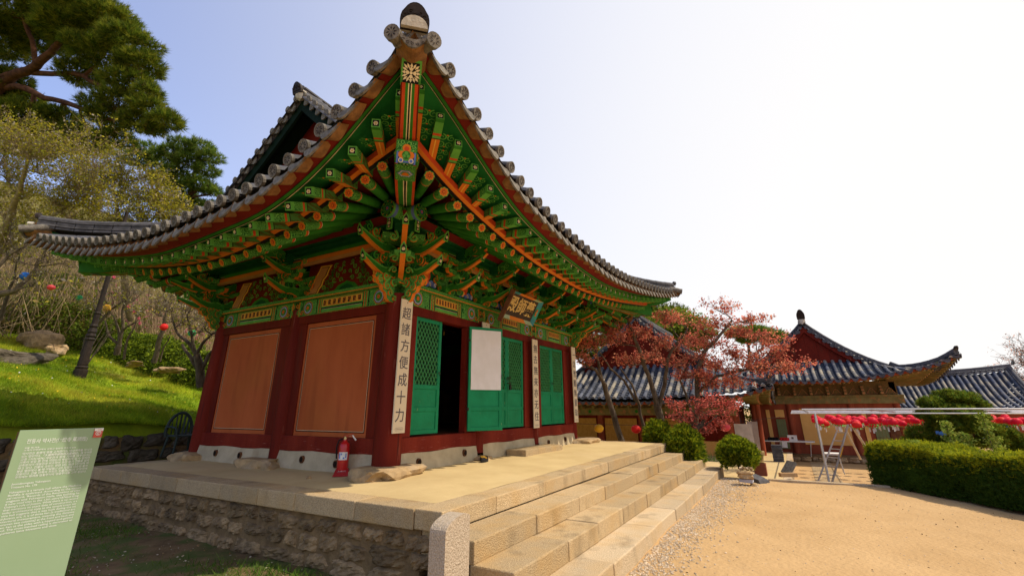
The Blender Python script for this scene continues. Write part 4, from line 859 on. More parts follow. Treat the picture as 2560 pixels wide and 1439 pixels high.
# gables, descending ridges, main ridge
zr = lambda y: R.zr('f', W / 2, -y)
mr = [V((x, D / 2, zr(D / 2) - .02 + .12 * abs((x - W / 2) / (W / 2 + .7)) ** 3)) for x in [lerp(-.75, W + .75, k / 12) for k in range(13)]]
R.ridge(ROOF, mr, .26, .10, M_RIDG, 2, .08)
for sx in (-1, 1):
    xe = -.7 if sx < 0 else W + .7; X = V((sx, 0, 0))
    mb = MB(); R.end_plate(mb, V((xe + sx * .10, D / 2, zr(D / 2) + .03)), X, .28, .26, 0); mb.rock((xe + sx * .04, D / 2, zr(D / 2) + .05), (.08, .12, .12), 1, 2, .2, 4); mb.build('ridge_end', [M_DARKM, M_LIME], ROOF)
    for sy in (-1, 1):
        ys = [lerp(D / 2, .35, k / 10) for k in range(11)]; f = lambda y: y if sy < 0 else D - y
        R.ridge(ROOF, [V((xe - sx * .28, f(y), zr(y) + .03)) for y in ys], .2, .12, M_RIDG, 2, .07)
        mb = MB(); R.end_plate(mb, V((xe - sx * .28, f(.22), zr(.35) + .16)), V((0, sy, -.2)), .24, .2, 0); mb.rock((xe - sx * .28, f(.3), zr(.35) + .12), (.09, .09, .08), 1, 2, .2, 6); mb.build('ridge_end', [M_DARKM, M_LIME], ROOF)
        # verge tiles: short cover tiles facing outwards, with drips between
        mb = MB(); n = 11
        for k in range(n):
            y = lerp(D / 2 - .12, .25, k / (n - 1)); z = zr(y) + .10; c = V((xe + sx * .05, f(y), z))
            mb.tube([c, c - X * .42 + Z * .06], .072, 12, 1, cap=False)
            nn = (X - Z * .1).normalized(); x2 = Z.cross(nn).normalized(); y2 = nn.cross(x2)
            mb.prism(c, x2, y2, nn, [(.076 * math.cos(2 * PI * q / 14), .076 * math.sin(2 * PI * q / 14)) for q in range(14)], .02, 0)
            y3 = y - .13; z3 = zr(y3) + .04; c3 = V((xe + sx * .02, f(y3), z3)); w = .13
            sl = (zr(y3 + .1) - zr(y3 - .1)) / .2 * (-sy); tv = V((0, 1, sl)).normalized(); tn = tv.cross(X).normalized(); tn = tn if tn.z > 0 else -tn
            mb.prism(c3, tv, tn, X, [(w * (1 - 2 * q / 8), .05 - .05 * math.sin(PI * q / 8)) for q in range(9)] + [(-w * (1 - 2 * q / 8), .05 - .17 * math.sin(PI * q / 8)) for q in range(1, 8)], .013, 0)
        mb.build('verge_tiles', [M_TEND, M_TILE], ROOF)
    # barge boards, soffit and gable wall
    mb = MB(); n = 12
    for sy in (-1, 1):
        f = lambda y: y if sy < 0 else D - y
        for k in range(n):
            y0, y1 = lerp(D / 2, .1, k / n), lerp(D / 2, .1, (k + 1) / n)
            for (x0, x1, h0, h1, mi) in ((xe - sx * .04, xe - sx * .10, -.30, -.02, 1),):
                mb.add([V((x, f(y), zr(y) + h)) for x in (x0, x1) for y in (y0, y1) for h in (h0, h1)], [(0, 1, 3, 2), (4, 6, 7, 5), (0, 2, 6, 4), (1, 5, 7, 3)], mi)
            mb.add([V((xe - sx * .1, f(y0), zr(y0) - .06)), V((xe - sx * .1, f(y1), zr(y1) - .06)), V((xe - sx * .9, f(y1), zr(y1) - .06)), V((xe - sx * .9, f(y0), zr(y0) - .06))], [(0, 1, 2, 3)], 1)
            mb.add([V((xe - sx * .5, f(y0), zr(y0) - .04)), V((xe - sx * .5, f(y1), zr(y1) - .04)), V((xe - sx * .5, f(y1), 4.4)), V((xe - sx * .5, f(y0), 4.4))], [(0, 1, 2, 3)], 0)
    mb.build('gable', [M_RED, mat('gable_shade_green', (.003, .013, .006), .8)], ROOF)  # board green darkened to near black: the gable's shade is in the colour
# roof core so no sky light leaks between tiles and boards
mb = MB()
for side in 'flrb':
    ts = [lerp(-2.6, R.L(side) + 2.6, k / 40) for k in range(41)]
    for a, b in zip(ts, ts[1:]):
        for k in range(10):
            q = []
            for t, kk in ((a, k), (b, k), (b, k + 1), (a, k + 1)):
                d0 = R.de(side, t) - .03; d1 = R.dend(side, t); d = lerp(d0, d1, kk / 10); q.append(R.P(side, t, d, R.zr(side, t, d) - .045))
            mb.add(q, [(0, 1, 2, 3)], 0)
mb.build('roof_deck', M_TILE, ROOF)
# ================================================================ ground
M_SAND = add_layer(add_layer(mat('sandy_yard', (.50, .325, .155), .95, (.42, .265, .12), .7, 8, bump=1, bscale=16), (.40, .27, .14), 'noise', 2.3, .60, .8, fac=.5), (.22, .15, .08), 'noise', 34, .70, .76, fac=.5)
M_DIRT = add_layer(mat('dark_soil', (.20, .13, .065), .95, (.11, .07, .035), 3, 7, bump=.8, bscale=30), (.06, .10, .02), 'noise', 2, .45, .6, fac=.8)
M_MEAD = add_layer(add_layer(mat('meadow_soil', (.28, .36, .015), .95, (.13, .20, .01), 1.2, 8, bump=.8, bscale=14), (.26, .30, .04), 'noise', .35, .5, .7, fac=.8), (.14, .10, .035), 'noise', 1.1, .56, .68, fac=.8)
M_GRAVEL = mat('gravel', (.66, .52, .36), .9, (.45, .35, .24), 10, island=.35)
def grid(name, x0, x1, y0, y1, nx, ny, fz, m, kind='structure'):
    xs = np.linspace(x0, x1, nx + 1); ys = np.linspace(y0, y1, ny + 1); X, Y = np.meshgrid(xs, ys); Zz = fz(X, Y)
    v = np.stack([X.ravel(), Y.ravel(), Zz.ravel()], 1); i = np.arange(ny)[:, None] * (nx + 1) + np.arange(nx)[None]; i = i.ravel()
    o = npmesh(name, v, np.stack([i, i + 1, i + nx + 2, i + nx + 1], 1), m, smooth=True); o['kind'] = kind; return o
def hill_z(X, Y):
    X = np.asarray(X, float); Y = np.asarray(Y, float)
    y0 = np.interp(X, [6, 12], [7.6, 15.]); q = np.maximum(Y - y0, 0); q2 = np.maximum(q - 17, 0)
    z = .36 + .255 * q - .045 * (np.clip(X, -8, 12) - 2) + .16 * q2 * (1 - np.exp(-q2 / 18.)) + .10 * np.sin(X * .7 + Y * .3) * np.minimum(q, 1) + .05 * np.sin(X * 2.1 - Y * 1.3)
    z = np.where(Y < y0, -1.2 + (z + 1.2) * np.clip(1 - (y0 - Y) / .25, 0, 1), z)
    z = z - np.clip((X - 14) / 10., 0, 1) * 1.0 * np.minimum(q * .3, 1)
    return z
grid('ground', -300, 500, -400, 400, 8, 8, lambda X, Y: X * 0 - 1.42, M_SAND)
def yz(X, Y): return -.95 + .006 * np.sin(X * 7.1 + 3 * np.sin(Y * 2.1)) * np.sin(Y * 6.3 + 2 * np.sin(X * 1.7)) + .012 * np.sin(X * 1.3 + .4 * Y) + .008 * np.sin(Y * 2.3 - X)
g = grid('yard', -30, 8.42, -30, 5., 420, 380, lambda X, Y: yz(X, Y) + np.where(X < -1.32, np.where(Y > -2.55, -.12, 0), 0), M_SAND)
mb = MB(); mb.box((8.30, -30, -1.45), (8.40, 4, -.98)); tag(mb.build('yard_bank', M_DIRT), kind='structure')
dg = grid('soil_ground', -12, -1.3, -2.6, 9.3, 60, 60, lambda X, Y: -.935 + .03 * np.sin(X * 2.2 + Y) * np.sin(Y * 1.7) - .06 * np.clip((-2.2 - Y) / .4, 0, 1) - .06 * np.clip((-11 - X), 0, 1), M_DIRT)
grid('hillside', -60, 90, 7.3, 20.5, 220, 60, hill_z, M_MEAD)
grid('upper_hillside', -60, 90, 20.5, 150, 120, 100, hill_z, mat('thicket_floor', (.17, .15, .035), .95, (.10, .085, .02), 1, 7, bump=.8, bscale=10))

# ---- rubble stones helper
def rubble(mb, p0, p1, z0, z1, nrm, rows, seed, depth=.07, mi=0, size=(.18, .45)):
    R_ = random.Random(seed); p0 = V(p0); p1 = V(p1); T_ = (p1 - p0); Ln = T_.length; T_.normalize(); n = V(nrm); zs = [z0]
    h = (z1 - z0) / rows
    for r in range(rows):
        u = -R_.uniform(0, .2); zc = z0 + h * (r + .5)
        while u < Ln:
            w = R_.uniform(*size); hh = h * R_.uniform(.78, 1.12); c = p0 + T_ * (u + w / 2) + V((0, 0, zc + R_.uniform(-.12, .12) * h))
            k = 9; m = 7; vs = []; ph = [R_.uniform(0, 6) for _ in range(6)]
            for j in range(m + 1):
                for i in range(k + 1):
                    a = -1 + 2 * i / k; b = -1 + 2 * j / m
                    rr = (abs(a) ** 5 + abs(b) ** 5) ** .2; s_ = max(abs(a), abs(b)) / rr if rr > 1e-6 else 1
                    jit = 1 + .10 * math.sin(3 * math.atan2(b, a) + ph[0]) + .07 * math.sin(5 * math.atan2(b, a) + ph[1])
                    ax, bz = a * s_ * jit, b * s_ * jit; e = max(abs(a), abs(b))
                    dd = depth * (1 - e ** 7) * (.8 + .25 * math.sin(a * 3 + ph[2]) + .2 * math.sin(b * 4 + ph[3])) + .012 * math.sin(a * 9 + ph[4]) * math.sin(b * 7 + ph[5]) - .015 * e ** 6
                    vs.append(c + T_ * ax * w / 2 * .93 + Z * bz * hh / 2 * .92 + n * dd)
            mb.add(vs, [(j * (k + 1) + i, j * (k + 1) + i + 1, (j + 1) * (k + 1) + i + 1, (j + 1) * (k + 1) + i) for j in range(m) for i in range(k)], mi, False)
            u += w
def blocks(mb, axis, t0, t1, lens, f, seed, j=.004, mi=0):
    """row of dressed blocks; f(a,b) -> box corners"""
    R_ = random.Random(seed); t = t0
    while t < t1 - .05:
        w = R_.uniform(*lens); e = min(t + w, t1);
        if t1 - e < .35: e = t1
        a, b = f(t + .003, e - .003); a = V(a); b = V(b); dz = R_.uniform(-j, j); dy = R_.uniform(-j, j) * 1.5; a = a + V((0, dy if axis == 0 else 0, 0)); b = b + V((0, 0, dz))
        mb.box(a, b, mi); t = e
# ================================================================ stone terrace
PX0, PX1, PY0, PY1 = -1.46, 9.08, -2.22, 6.02
TER = thing('stone_terrace', 'low rubble stone terrace with a granite rim and earth top carrying the temple hall', 'terrace', (3.8, 1.9, -.95))
mb = MB(); mb.box((PX0 + .06, PY0 + .3, -1.0), (PX1 - .06, PY1 - .06, -.36)); rubble(mb, (PX0 + .06, PY1, 0), (PX0 + .06, PY0 + .1, 0), -.97, -.40, (-1, 0, 0), 3, 5, .045, 1, (.22, .62))
mb.build('rubble_wall', [M_MORT, M_ROCK], TER)
mb = MB()
blocks(mb, 1, PY0 + .36, PY1, (.75, 1.25), lambda a, b: ((PX0, a, -.385), (PX0 + .36, b, -.19)), 3)
blocks(mb, 0, PX0, PX1, (.9, 1.5), lambda a, b: ((a, PY0, -.375), (b, PY0 + .35, -.19)), 8)
blocks(mb, 1, PY0 + .36, PY1, (.75, 1.2), lambda a, b: ((PX1 - .36, a, -.385), (PX1, b, -.19)), 4)
blocks(mb, 0, PX0 + .37, PX1 - .37, (.8, 1.2), lambda a, b: ((a, PY1 - .36, -.385), (b, PY1, -.19)), 6)
mb.build('granite_rim', M_GRAN, TER, bevel=.012)
def tz(X, Y):
    e = np.minimum(np.minimum(X - PX0 - .3, PX1 - .3 - X), np.minimum(Y - PY0 - .3, PY1 - .3 - Y)); return -.192 + .055 * np.clip(e / 1.3, 0, 1) ** .8 + .004 * np.sin(X * 4 + Y * 3)
xs = np.linspace(PX0 + .33, PX1 - .33, 60); ys = np.linspace(PY0 + .32, PY1 - .33, 50); X_, Y_ = np.meshgrid(xs, ys); v = np.stack([X_.ravel(), Y_.ravel(), tz(X_, Y_).ravel() - .002], 1)
i = (np.arange(49)[:, None] * 60 + np.arange(59)[None]).ravel(); npmesh('earth_top', v, np.stack([i, i + 1, i + 61, i + 60], 1), M_LIMF, parent=TER, smooth=True)
mb = MB(); mb.box((PX0 + .3, PY0 + .3, -.36), (PX1 - .3, PY1 - .3, -.215)); mb.build('terrace_core', M_MORT, TER)
# ================================================================ steps
ST = thing('stone_steps', 'three wide granite steps running along the whole front of the stone terrace', 'steps', (3.7, -2.9, -.95))
for k, (y1, y0, zt, zb, m, sd, ln) in enumerate(((-2.225, -2.68, -.375, -.57, M_GRAN, 11, (.9, 1.7)), (-2.62, -3.10, -.565, -.77, M_GRAN, 12, (.8, 1.6)), (-3.04, -3.52, -.765, -1.0, M_GRAN2, 13, (1.2, 1.9)))):
    mb = MB(); blocks(mb, 0, -1.53, PX1 + .0 + .02 * k, ln, lambda a, b: ((a, y0, zb), (b, y1 - .004, zt)), sd, .006); mb.build('step', m, ST, bevel=.014)
mb = MB(); blocks(mb, 0, -1.385, PX1, (.8, 1.3), lambda a, b: ((a, PY0 + .03, -.60), (b, PY0 + .3, -.39)), 21); mb.build('step_backing', M_GRAN, ST)
mb = MB(); mb.box((-1.50, -3.45, -1.0), (9.0, -2.15, -.80)); mb.box((-1.50, -3.0, -.8), (9.0, -2.15, -.6)); mb.build('step_core', M_MORT, ST)
# mud in the step corners
# ---- end post
P_ = thing('stone_post', 'short speckled granite slab post with a rounded top at the left end of the steps', 'post', (-1.9, -2.68, -.95))
x0, x1 = -2.085, -1.735; arc = [(x0, -1.0), (x0, -.20)] + [(lerp(x0, x1, .5 - .5 * math.cos(PI * q / 14)), -.20 + .13 * math.sin(PI * (.06 + .68 * q / 14)) - .02) for q in range(1, 14)] + [(x1, -.13), (x1, -1.0)]
mb = MB(); mb.prism((0, -2.675, 0), (1, 0, 0), (0, 0, 1), (0, 1, 0), arc, .085, 0); mb.build('slab', M_POST, P_, bevel=.012)

# ================================================================ small things on the terrace
mb = MB(); mb.box((3.36, -.10, -.17), (5.35, .0, -.03)); mb.v = []; mb.f = []; mb.m = []; mb.sm = []
mb.box((3.27, -.62, -.155), (5.05, -.16, -.025), 0, .006); mb.box((3.30, -.60, -.20), (5.03, -.18, -.156), 1)
o = mb.build('step_block', [M_GRAN, M_LIME], None, bevel=.012); tag(o, 'long granite step block in front of the middle doorway of the hall', 'step block')
# shoes
def shoe(x, y, ang, nm):
    s = thing('shoe', nm, 'shoe', (x, y, -.14), 'black rubber shoes by the open door'); s.rotation_euler = (0, 0, 0)
    c, sn = math.cos(ang), math.sin(ang); F = V((c, sn, 0)); S_ = V((-sn, c, 0)); mb = MB(); out = []
    n = 18
    prof = [(math.cos(2 * PI * k / n), math.sin(2 * PI * k / n)) for k in range(n)]
    rings = [(0., .96, 0), (.02, 1., 0), (.05, .98, 0), (.068, .86, 0)]
    vs = []
    for z, k, _ in rings:
        for a, b in prof: vs.append(V((x, y, -.142 + z + .02 * (a < -.3) * (z > .03) + .015 * max(0, a) * (z > .04))) + F * a * .13 * k + S_ * b * (.048 + .006 * a) * k)
    fs = [(r * n + i, r * n + (i + 1) % n, (r + 1) * n + (i + 1) % n, (r + 1) * n + i) for r in range(3) for i in range(n)]
    mb.add(vs, fs, 0, True)
    # toe cap closed over the front half
    top = [p for p in vs[3 * n:]]; cen = V((x, y, -.142 + .085)) + F * .05
    fr = [i for i in range(n) if prof[i][0] > -.05]; fr = fr[len(fr) // 2 + 1:] + fr[:len(fr) // 2 + 1] if fr[0] == 0 else fr
    fr = [k % n for k in range(-n // 4, n // 4 + 1)]
    mb.add([cen] + [top[k] for k in fr], [(0, i, i + 1) for i in range(1, len(fr))], 0, True)
    mb.build('shoe_body', mat('black_rubber', (.02, .019, .02), .35), s)
    lin = MB(); lin.add([V((x, y, -.142 + .052)) + F * a * .105 + S_ * b * .036 for a, b in prof], [tuple(range(n))], 0)
    rim = [p + Z * .003 for p in vs[3 * n:]]; rr_ = [rim[k % n] for k in range(n // 4, n - n // 4 + 1)]
    lin.tube(rr_, .009, 6, 0); lin.build('lining', mat('ochre_fur', (.42, .24, .03), .95, (.28, .15, .02), 40, bump=.6, bscale=80), s)
shoe(2.05, -.42, .12, 'black rubber shoe with ochre lining, nearer the corner column'); shoe(2.20, -.31, .08, 'black rubber shoe with ochre lining, farther from the corner column')
# fire extinguisher
FE = thing('fire_extinguisher', 'red fire extinguisher on a small red foot beside the corner column', 'fire extinguisher', (-.26, .64, -.15))
x, y = -.26, .64; mr_ = mat('extinguisher_red', (.50, .012, .012), .28, (.42, .01, .01), 4, spec=.5)
mb = MB(); pr = [(-.15, .0), (-.15, .078), (-.13, .082), (.20, .082), (.25, .075), (.285, .05), (.30, .028), (.335, .026)]
n = 24; vs = [V((x + r * math.cos(2 * PI * k / n), y + r * math.sin(2 * PI * k / n), z + .02)) for z, r in pr for k in range(n)]
mb.add(vs, [(a * n + k, a * n + (k + 1) % n, (a + 1) * n + (k + 1) % n, (a + 1) * n + k) for a in range(len(pr) - 1) for k in range(n)], 0, True); mb.build('cylinder', mr_, FE)
mb = MB(); f = V((-.70, -.71, 0)); s_ = V((.71, -.70, 0)); b = V((x, y, -.15))
mb.add([b + f * .19 - s_ * .12, b + f * .19 + s_ * .12, b - f * .09 + s_ * .10, b - f * .09 - s_ * .10, b + f * .17 - s_ * .11 + Z * .02, b + f * .17 + s_ * .11 + Z * .02, b + f * .03 + s_ * .09 + Z * .085, b + f * .03 - s_ * .09 + Z * .085, b - f * .09 + s_ * .09 + Z * .085, b - f * .09 - s_ * .09 + Z * .085],
       [(0, 1, 5, 4), (4, 5, 6, 7), (7, 6, 8, 9), (1, 2, 8, 6, 5), (0, 4, 7, 9, 3), (2, 3, 9, 8)], 0); foot = mb.build('foot', mat('foot_red', (.42, .03, .03), .6), FE)
text('lettering', '소화기', .045, s_, (f * -.14 + Z * .065), b + f * .104 + Z * .057, mat('sign_pink', (.75, .45, .42), .7), foot, ext=.001)
mb = MB()
def cyl_patch(mb, a0, a1, z0, z1, r, mi, k=8):
    vs = [V((x + r * math.cos(lerp(a0, a1, i / k)), y + r * math.sin(lerp(a0, a1, i / k)), z)) for z in (z0, z1) for i in range(k + 1)]
    mb.add(vs, [(i, i + 1, k + 2 + i, k + 1 + i) for i in range(k)], mi, True)
A0 = math.atan2(-.75, -.66); cyl_patch(mb, A0 - .95, A0 + .7, .06, .17, .0835, 0)
cyl_patch(mb, A0 - .85, A0 - .62, .08, .155, .084, 1); cyl_patch(mb, A0 - .5, A0 - .3, .13, .155, .084, 1); cyl_patch(mb, A0 - .1, A0 + .15, .075, .10, .084, 1); cyl_patch(mb, A0 + .3, A0 + .5, .09, .15, .084, 1)
cyl_patch(mb, A0 - 1.2, A0 + 1.9, .03, .036, .0832, 2)
mb.build('label', [M_WHT, M_BLU, M_ORD], FE)
mb = MB(); c = V((x, y, .355)); mb.tube([c - Z * .02, c + Z * .03], .022, 12); mb.disc(c + f * .028 + Z * .005, f, Z, .02, 0, 12); mb.tube([c + Z * .02 - s_ * .01, c + Z * .04 - s_ * .01 + s_ * .09], .007, 6); mb.build('valve', mat('brass', (.45, .38, .20), .35, metal=.8), FE)
mb = MB(); mb.beam(c + Z * .045 + s_ * .0, c + Z * .075 + s_ * .12, .022, .006, 0); mb.beam(c + Z * .03, c + Z * .035 + s_ * .10, .02, .006, 0); mb.tube([c + Z * .03 - s_ * .03 + Z * .02 * math.sin(k) for k in range(2)] + [c + Z * .06 - s_ * .03], .004, 5); mb.build('handle', mr_, FE)
mb = MB(); mb.tube([c - s_ * .02, c - s_ * .09 - Z * .02, c - s_ * .115 - Z * .12, c - s_ * .10 - Z * .28], .011, 8); mb.build('hose', M_BLK, FE)
mb = MB(); mb.add([c + s_ * .09 + Z * .045, c + s_ * .11 + Z * .05, c + s_ * .17 - Z * .02, c + s_ * .15 - Z * .03], [(0, 1, 2, 3)]); mb.build('tag', M_WHT, FE)
# little stone
mb = MB(); mb.rock((-.68, .86, -.165), (.035, .03, .03), 0, 2, .2, 3); o = mb.build('pebble', M_BASE); tag(o, 'small brown stone lying alone on the terrace floor', 'pebble')
# plastic chair behind the hall
CH = thing('plastic_chair', 'dark green plastic armchair standing behind the rear corner of the hall', 'chair', (.42, 6.6, -.19))
mp_ = mat('dark_green_plastic', (.035, .05, .045), .5); cx, cy = .36, 6.62
mb = MB(); mb.box((cx - .25, cy - .22, .22), (cx + .25, cy + .24, .25)); mb.build('seat', mp_, CH, bevel=.01)
mb = MB(); top = [V((cx + .27 * math.cos(a), cy + .26, .30 + .42 * math.sin(a))) for a in [PI * k / 12 for k in range(13)]]; mb.tube([V((cx + .25, cy + .24, .22))] + top + [V((cx - .25, cy + .24, .22))], .034, 8)
for k in range(5): u = -.15 + .075 * k; mb.beam((cx + u, cy + .25, .24), (cx + u * 1.15, cy + .265, .68 - abs(u) * .35), .042, .012)
mb.build('backrest', mp_, CH)
for sx in (-1, 1):
    mb = MB(); mb.tube([(cx + sx * .27, cy + .25, .42), (cx + sx * .29, cy + .0, .43), (cx + sx * .28, cy - .2, .40), (cx + sx * .25, cy - .22, .24)], .02, 8); mb.build('armrest', mp_, CH)
    for sy in (-1, 1): mb = MB(); mb.tube([(cx + sx * .22, cy + sy * .2, .23), (cx + sx * .27, cy + sy * .24, -.19)], [.028, .02], 8); mb.build('leg', mp_, CH)

# ================================================================ vertical calligraphy boards
M_INK = mat('grey_ink', (.14, .12, .12), .7); M_BOARD = mat('cream_board', (.72, .60, .42), .7, (.64, .52, .35), 2, bump=.1, stretch=(1, 1, .2))
def banner(x0, x1, y, z0, z1, txt, label, tilt=0.):
    t = thing('calligraphy_board', label, 'sign board', ((x0 + x1) / 2, y, z0), 'calligraphy boards on the front columns'); mb = MB(); mb.box((x0, y - .012, z0), (x1, y + .012, z1)); b = mb.build('board', M_BOARD, t, bevel=.003)
    n = len(txt); h = (z1 - z0 - .22) / n
    for k, ch in enumerate(txt):
        zc = z1 - .11 - h * (k + .5); o = text('character', ch, (x1 - x0) * .80, (1, 0, .0), (0, 0, 1), ((x0 + x1) / 2 + random.uniform(-.006, .006), y - .014, zc + .0), M_INK, b, offset=.001, ext=.0015, sx=1.0)
    mb = MB(); mb.disc(((x0 + x1) / 2, y - .0135, z1 - .05), (0, -1, 0), Z, .007, 0, 8); mb.box(((x0 + x1) / 2 - .006, y - .014, z1 - .06), ((x0 + x1) / 2 + .004, y - .0125, z1 - .035)); mb.build('nail', M_DARKM, b)
    if z0 > .3:
        mb = MB(); c_ = (x0 + x1) / 2; rect_ = lambda a, b_, c2, d_: mb.box((a, y - .0138, b_), (c2, y - .0125, d_))
        rect_(c_ - .075, z0 + .075, c_ + .075, z0 + .079); rect_(c_ - .075, z0 + .035, c_ + .075, z0 + .038); rect_(c_ - .085, z0 + .045, c_ - .08, z0 + .07); rect_(c_ + .08, z0 + .045, c_ + .085, z0 + .07)
        for k in range(9): rect_(c_ - .06 + .014 * k, z0 + .052, c_ - .052 + .014 * k, z0 + .060)
        mb.build('seal', M_INK, b)
    return t
banner(-.175, .085, -.24, .44, 2.475, '超諸方便成十力', 'cream calligraphy board on the corner column, left of the lattice door')
banner(BF - .13, BF + .13, -.20, .42, 2.46, '如是了知三世事', 'calligraphy board mostly hidden behind the open door leaf, only its top showing')
banner(2 * BF - .30, 2 * BF - .03, -.19, .34, 2.37, '無去無來亦无住', 'cream calligraphy board on the column between the middle and far doorways')
banner(3 * BF - .33, 3 * BF - .08, -.22, .40, 2.42, '一念普觀無量劫', 'cream calligraphy board on the far right column, farthest from the corner')
# ================================================================ name board under the eaves
NB = thing('name_board', 'black name board with three gold characters in a painted frame under the front eaves', 'sign board', (3.2, -.75, 2.95))
def nbp(u, v, o=0.):   # u along, v up (tilted forward)
    Y = V((0, -.50, .87)).normalized(); return V((2.32, -.62, 2.62)) + V((1, 0, 0)) * u + Y * v + V((0, -.87, -.50)) * o
wN, hN = 1.20, .47
mb = MB(); Y = (nbp(0, 1) - nbp(0, 0)); Nn = V((0, -.87, -.50)).normalized()
mb.obox(nbp(wN / 2, hN / 2), V((wN / 2, 0, 0)), -Nn * .015, Y * hN / 2, 0); mb.build('panel', mat('dark_board', (.05, .035, .025), .6), NB)
fr = MB()
def flare(a, b, c, d, mi): fr.add([a, b, c, d], [(0, 1, 2, 3)], mi)
i0, i1 = .02, .075; o_ = .13
cor = [(0, 0), (wN, 0), (wN, hN), (0, hN)]; out = [(-.07, -.07), (wN + .11, -.07), (wN + .11, hN + .05), (-.07, hN + .05)]
fm = [[M_CRM], ]; 
seg_m = {0: [3, 2, 3], 1: [1, 0, 1], 2: [3, 2, 1], 3: [4, 4, 4]}
for k in range(4):
    a, b = cor[k], cor[(k + 1) % 4]; c, d = out[(k + 1) % 4], out[k]
    for q, (f0, f1) in enumerate(((0, .25), (.25, .75), (.75, 1))):
        L_ = lambda p, r, f: (lerp(p[0], r[0], f), lerp(p[1], r[1], f))
        p1, p2 = L_(a, b, f0), L_(a, b, f1); p3, p4 = L_(d, c, f1), L_(d, c, f0)
        fr.add([nbp(*p1, .016), nbp(*p2, .016), nbp(*p3, .07), nbp(*p4, .07), nbp(*p4, .05), nbp(*p3, .05), nbp(*p2, -.02), nbp(*p1, -.02)], [(0, 1, 2, 3), (3, 2, 5, 4), (4, 5, 6, 7)], [seg_m[k][q], 5, 5])
fc = nbp(wN + .05, hN / 2, .05)
for k in range(6):
    a = k * PI / 3; fr.disc(fc + V((1, 0, 0)) * .028 * math.cos(a) + Y * .06 * math.sin(a), Nn, Y, .03, 2, 8)
fr.disc(fc + Nn * .004, Nn, Y, .02, 3, 10)
fr.build('frame', [mat('teal_paint', (.05, .30, .22), .6), mat('jade_paint', (.05, .24, .28), .6), M_ORG, mat('pale_jade_paint', (.34, .42, .25), .6), M_WOOD, M_WOOD], NB)
mb = MB(); mb.beam(nbp(-.07, -.16, .07), nbp(-.07, hN + .06, .07), .03, .10, 0, up=tuple(Nn)); mb.build('side_wing', M_WOOD, NB)
M_GOLD = mat('gold_leaf', (.62, .42, .14), .6, spec=.2)
for k, ch in enumerate('殿師藥'): text('character', ch, .36, (1, 0, 0), tuple(Y), nbp(.22 + .37 * k, hN / 2 - .005, .018), M_GOLD, NB, offset=.007, ext=.004)

# ================================================================ green information sign
IS = thing('information_sign', 'pale green glass information board with white Korean and English text, left foreground', 'information sign', (-3.95, -.30, -.94))
M_SGN = mat('pale_green_glass', (.26, .36, .22), .12, (.24, .34, .20), 1, spec=.5); sx0, sx1, sy, sz = -4.232, -3.712, -.30, .655
mb = MB(); mb.box((sx0, sy - .006, -.95), (sx1, sy + .006, sz)); mb.build('glass', M_SGN, IS, bevel=.002)
mb = MB(); mb.box((sx0 + .004, sy + .0065, -.95), (sx1 - .03, sy + .055, sz - .012)); mb.build('backing', mat('brown_metal', (.16, .075, .04), .5), IS)
M_TXT = mat('white_lettering', (.72, .76, .68), .6); yT = sy - .0075; wS = sx1 - sx0
def line(s_, z, size, x=None, w=None, sp=1.):
    o = text('lettering', s_, size, (1, 0, 0), (0, 0, 1), (x or sx0 + .055, yT, z), M_TXT, IS, align='LEFT', ext=.0004, offset=.0002, spacing=sp, valign='TOP_BASELINE')
    if w:
        xs = [v.co.x for v in o.data.vertices]; a, b = min(xs), max(xs); k = w / (b - a)
        for v in o.data.vertices: v.co.x = a + (v.co.x - a) * k
line('전등사 약사전(傳燈寺 藥師殿)', .560, .036, sx0 + .055, .37)
line('보물 제179호', .522, .012, sx0 + .055, .085); line('소재지:인천광역시 강화군 길상면 온수리 635', .506, .012, sx0 + .055, .31)
kor = ['약사전은 중생의 병을 고쳐준다는 약사여래를 모시고', '있는 법당이다. 『大雄殿藥師殿改瓦重修記』에 의하면', '고종 13년(1876) 대웅전과 함께 기와를 바꾸었다는', '기록이 보일 뿐 언제 지었는지 확실하게 알 수 없지만', '건축양식이 대웅전과 비슷하여 조선 중기 건물로 짐작', '하고 있다. 건물의 규모는 정면 3칸, 측면 2칸이며 지', '붕은 옆면에서 볼 때 여덟팔(八)자 모양과 비슷한 팔작', '지붕이다. 건물 안쪽의 천장은 우물정(井)자 모양이며', '주위에는 화려한 연꽃무늬와 덩굴무늬를 그려 놓았다.']
for k, s_ in enumerate(kor): line(s_, .480 - .0205 * k, .0185, sx0 + .052, .425)
line('Jeondeungasa Yaksajeon', .272, .0185, sx0 + .047, .22); line('Treasure No. 179', .250, .0185, sx0 + .047, .145)
eng = ['Yaksajeon is a temple hall where the Medicine', 'Buddha is enshrined. According to the histori', "cal record, 'Records of the Renovation of Dae", 'ungjeon and Yaksajeon Halls, this building ha', 'd new roof tiles in the 13th year(1876)of King', "Gojong's rule of Joseon. While there is no record", 'that mentions its exact date of construction, a s', "imilar architectural style to the temple'smain ser", 'vice hall suggests that it was built during the mi', 'd-Joseon era. It is of three kan [a traditional arc', 'hitectural measurement, meaning the distance', 'between two columns] at the front and back and', 'two kan at the sides with a hipped-and-gabled', 'roof. The cross-hatched ceiling is decorated wi', 'th patterns lotus blossoms and vines.']
for k, s_ in enumerate(eng): line(s_, .216 - .0193 * k, .0178, sx0 + .045, .425 if k < 14 else .34)
mb = MB(); ex0, ex1, ez0, ez1 = sx1 - .062, sx1 - .003, sz - .075, sz - .004
mb.box((ex0, yT - .006, ez0), (ex1, yT - .0005, ez1), 0); mb.box((ex0, yT - .0075, ez1 - .020), (ex1, yT - .0062, ez1), 1)
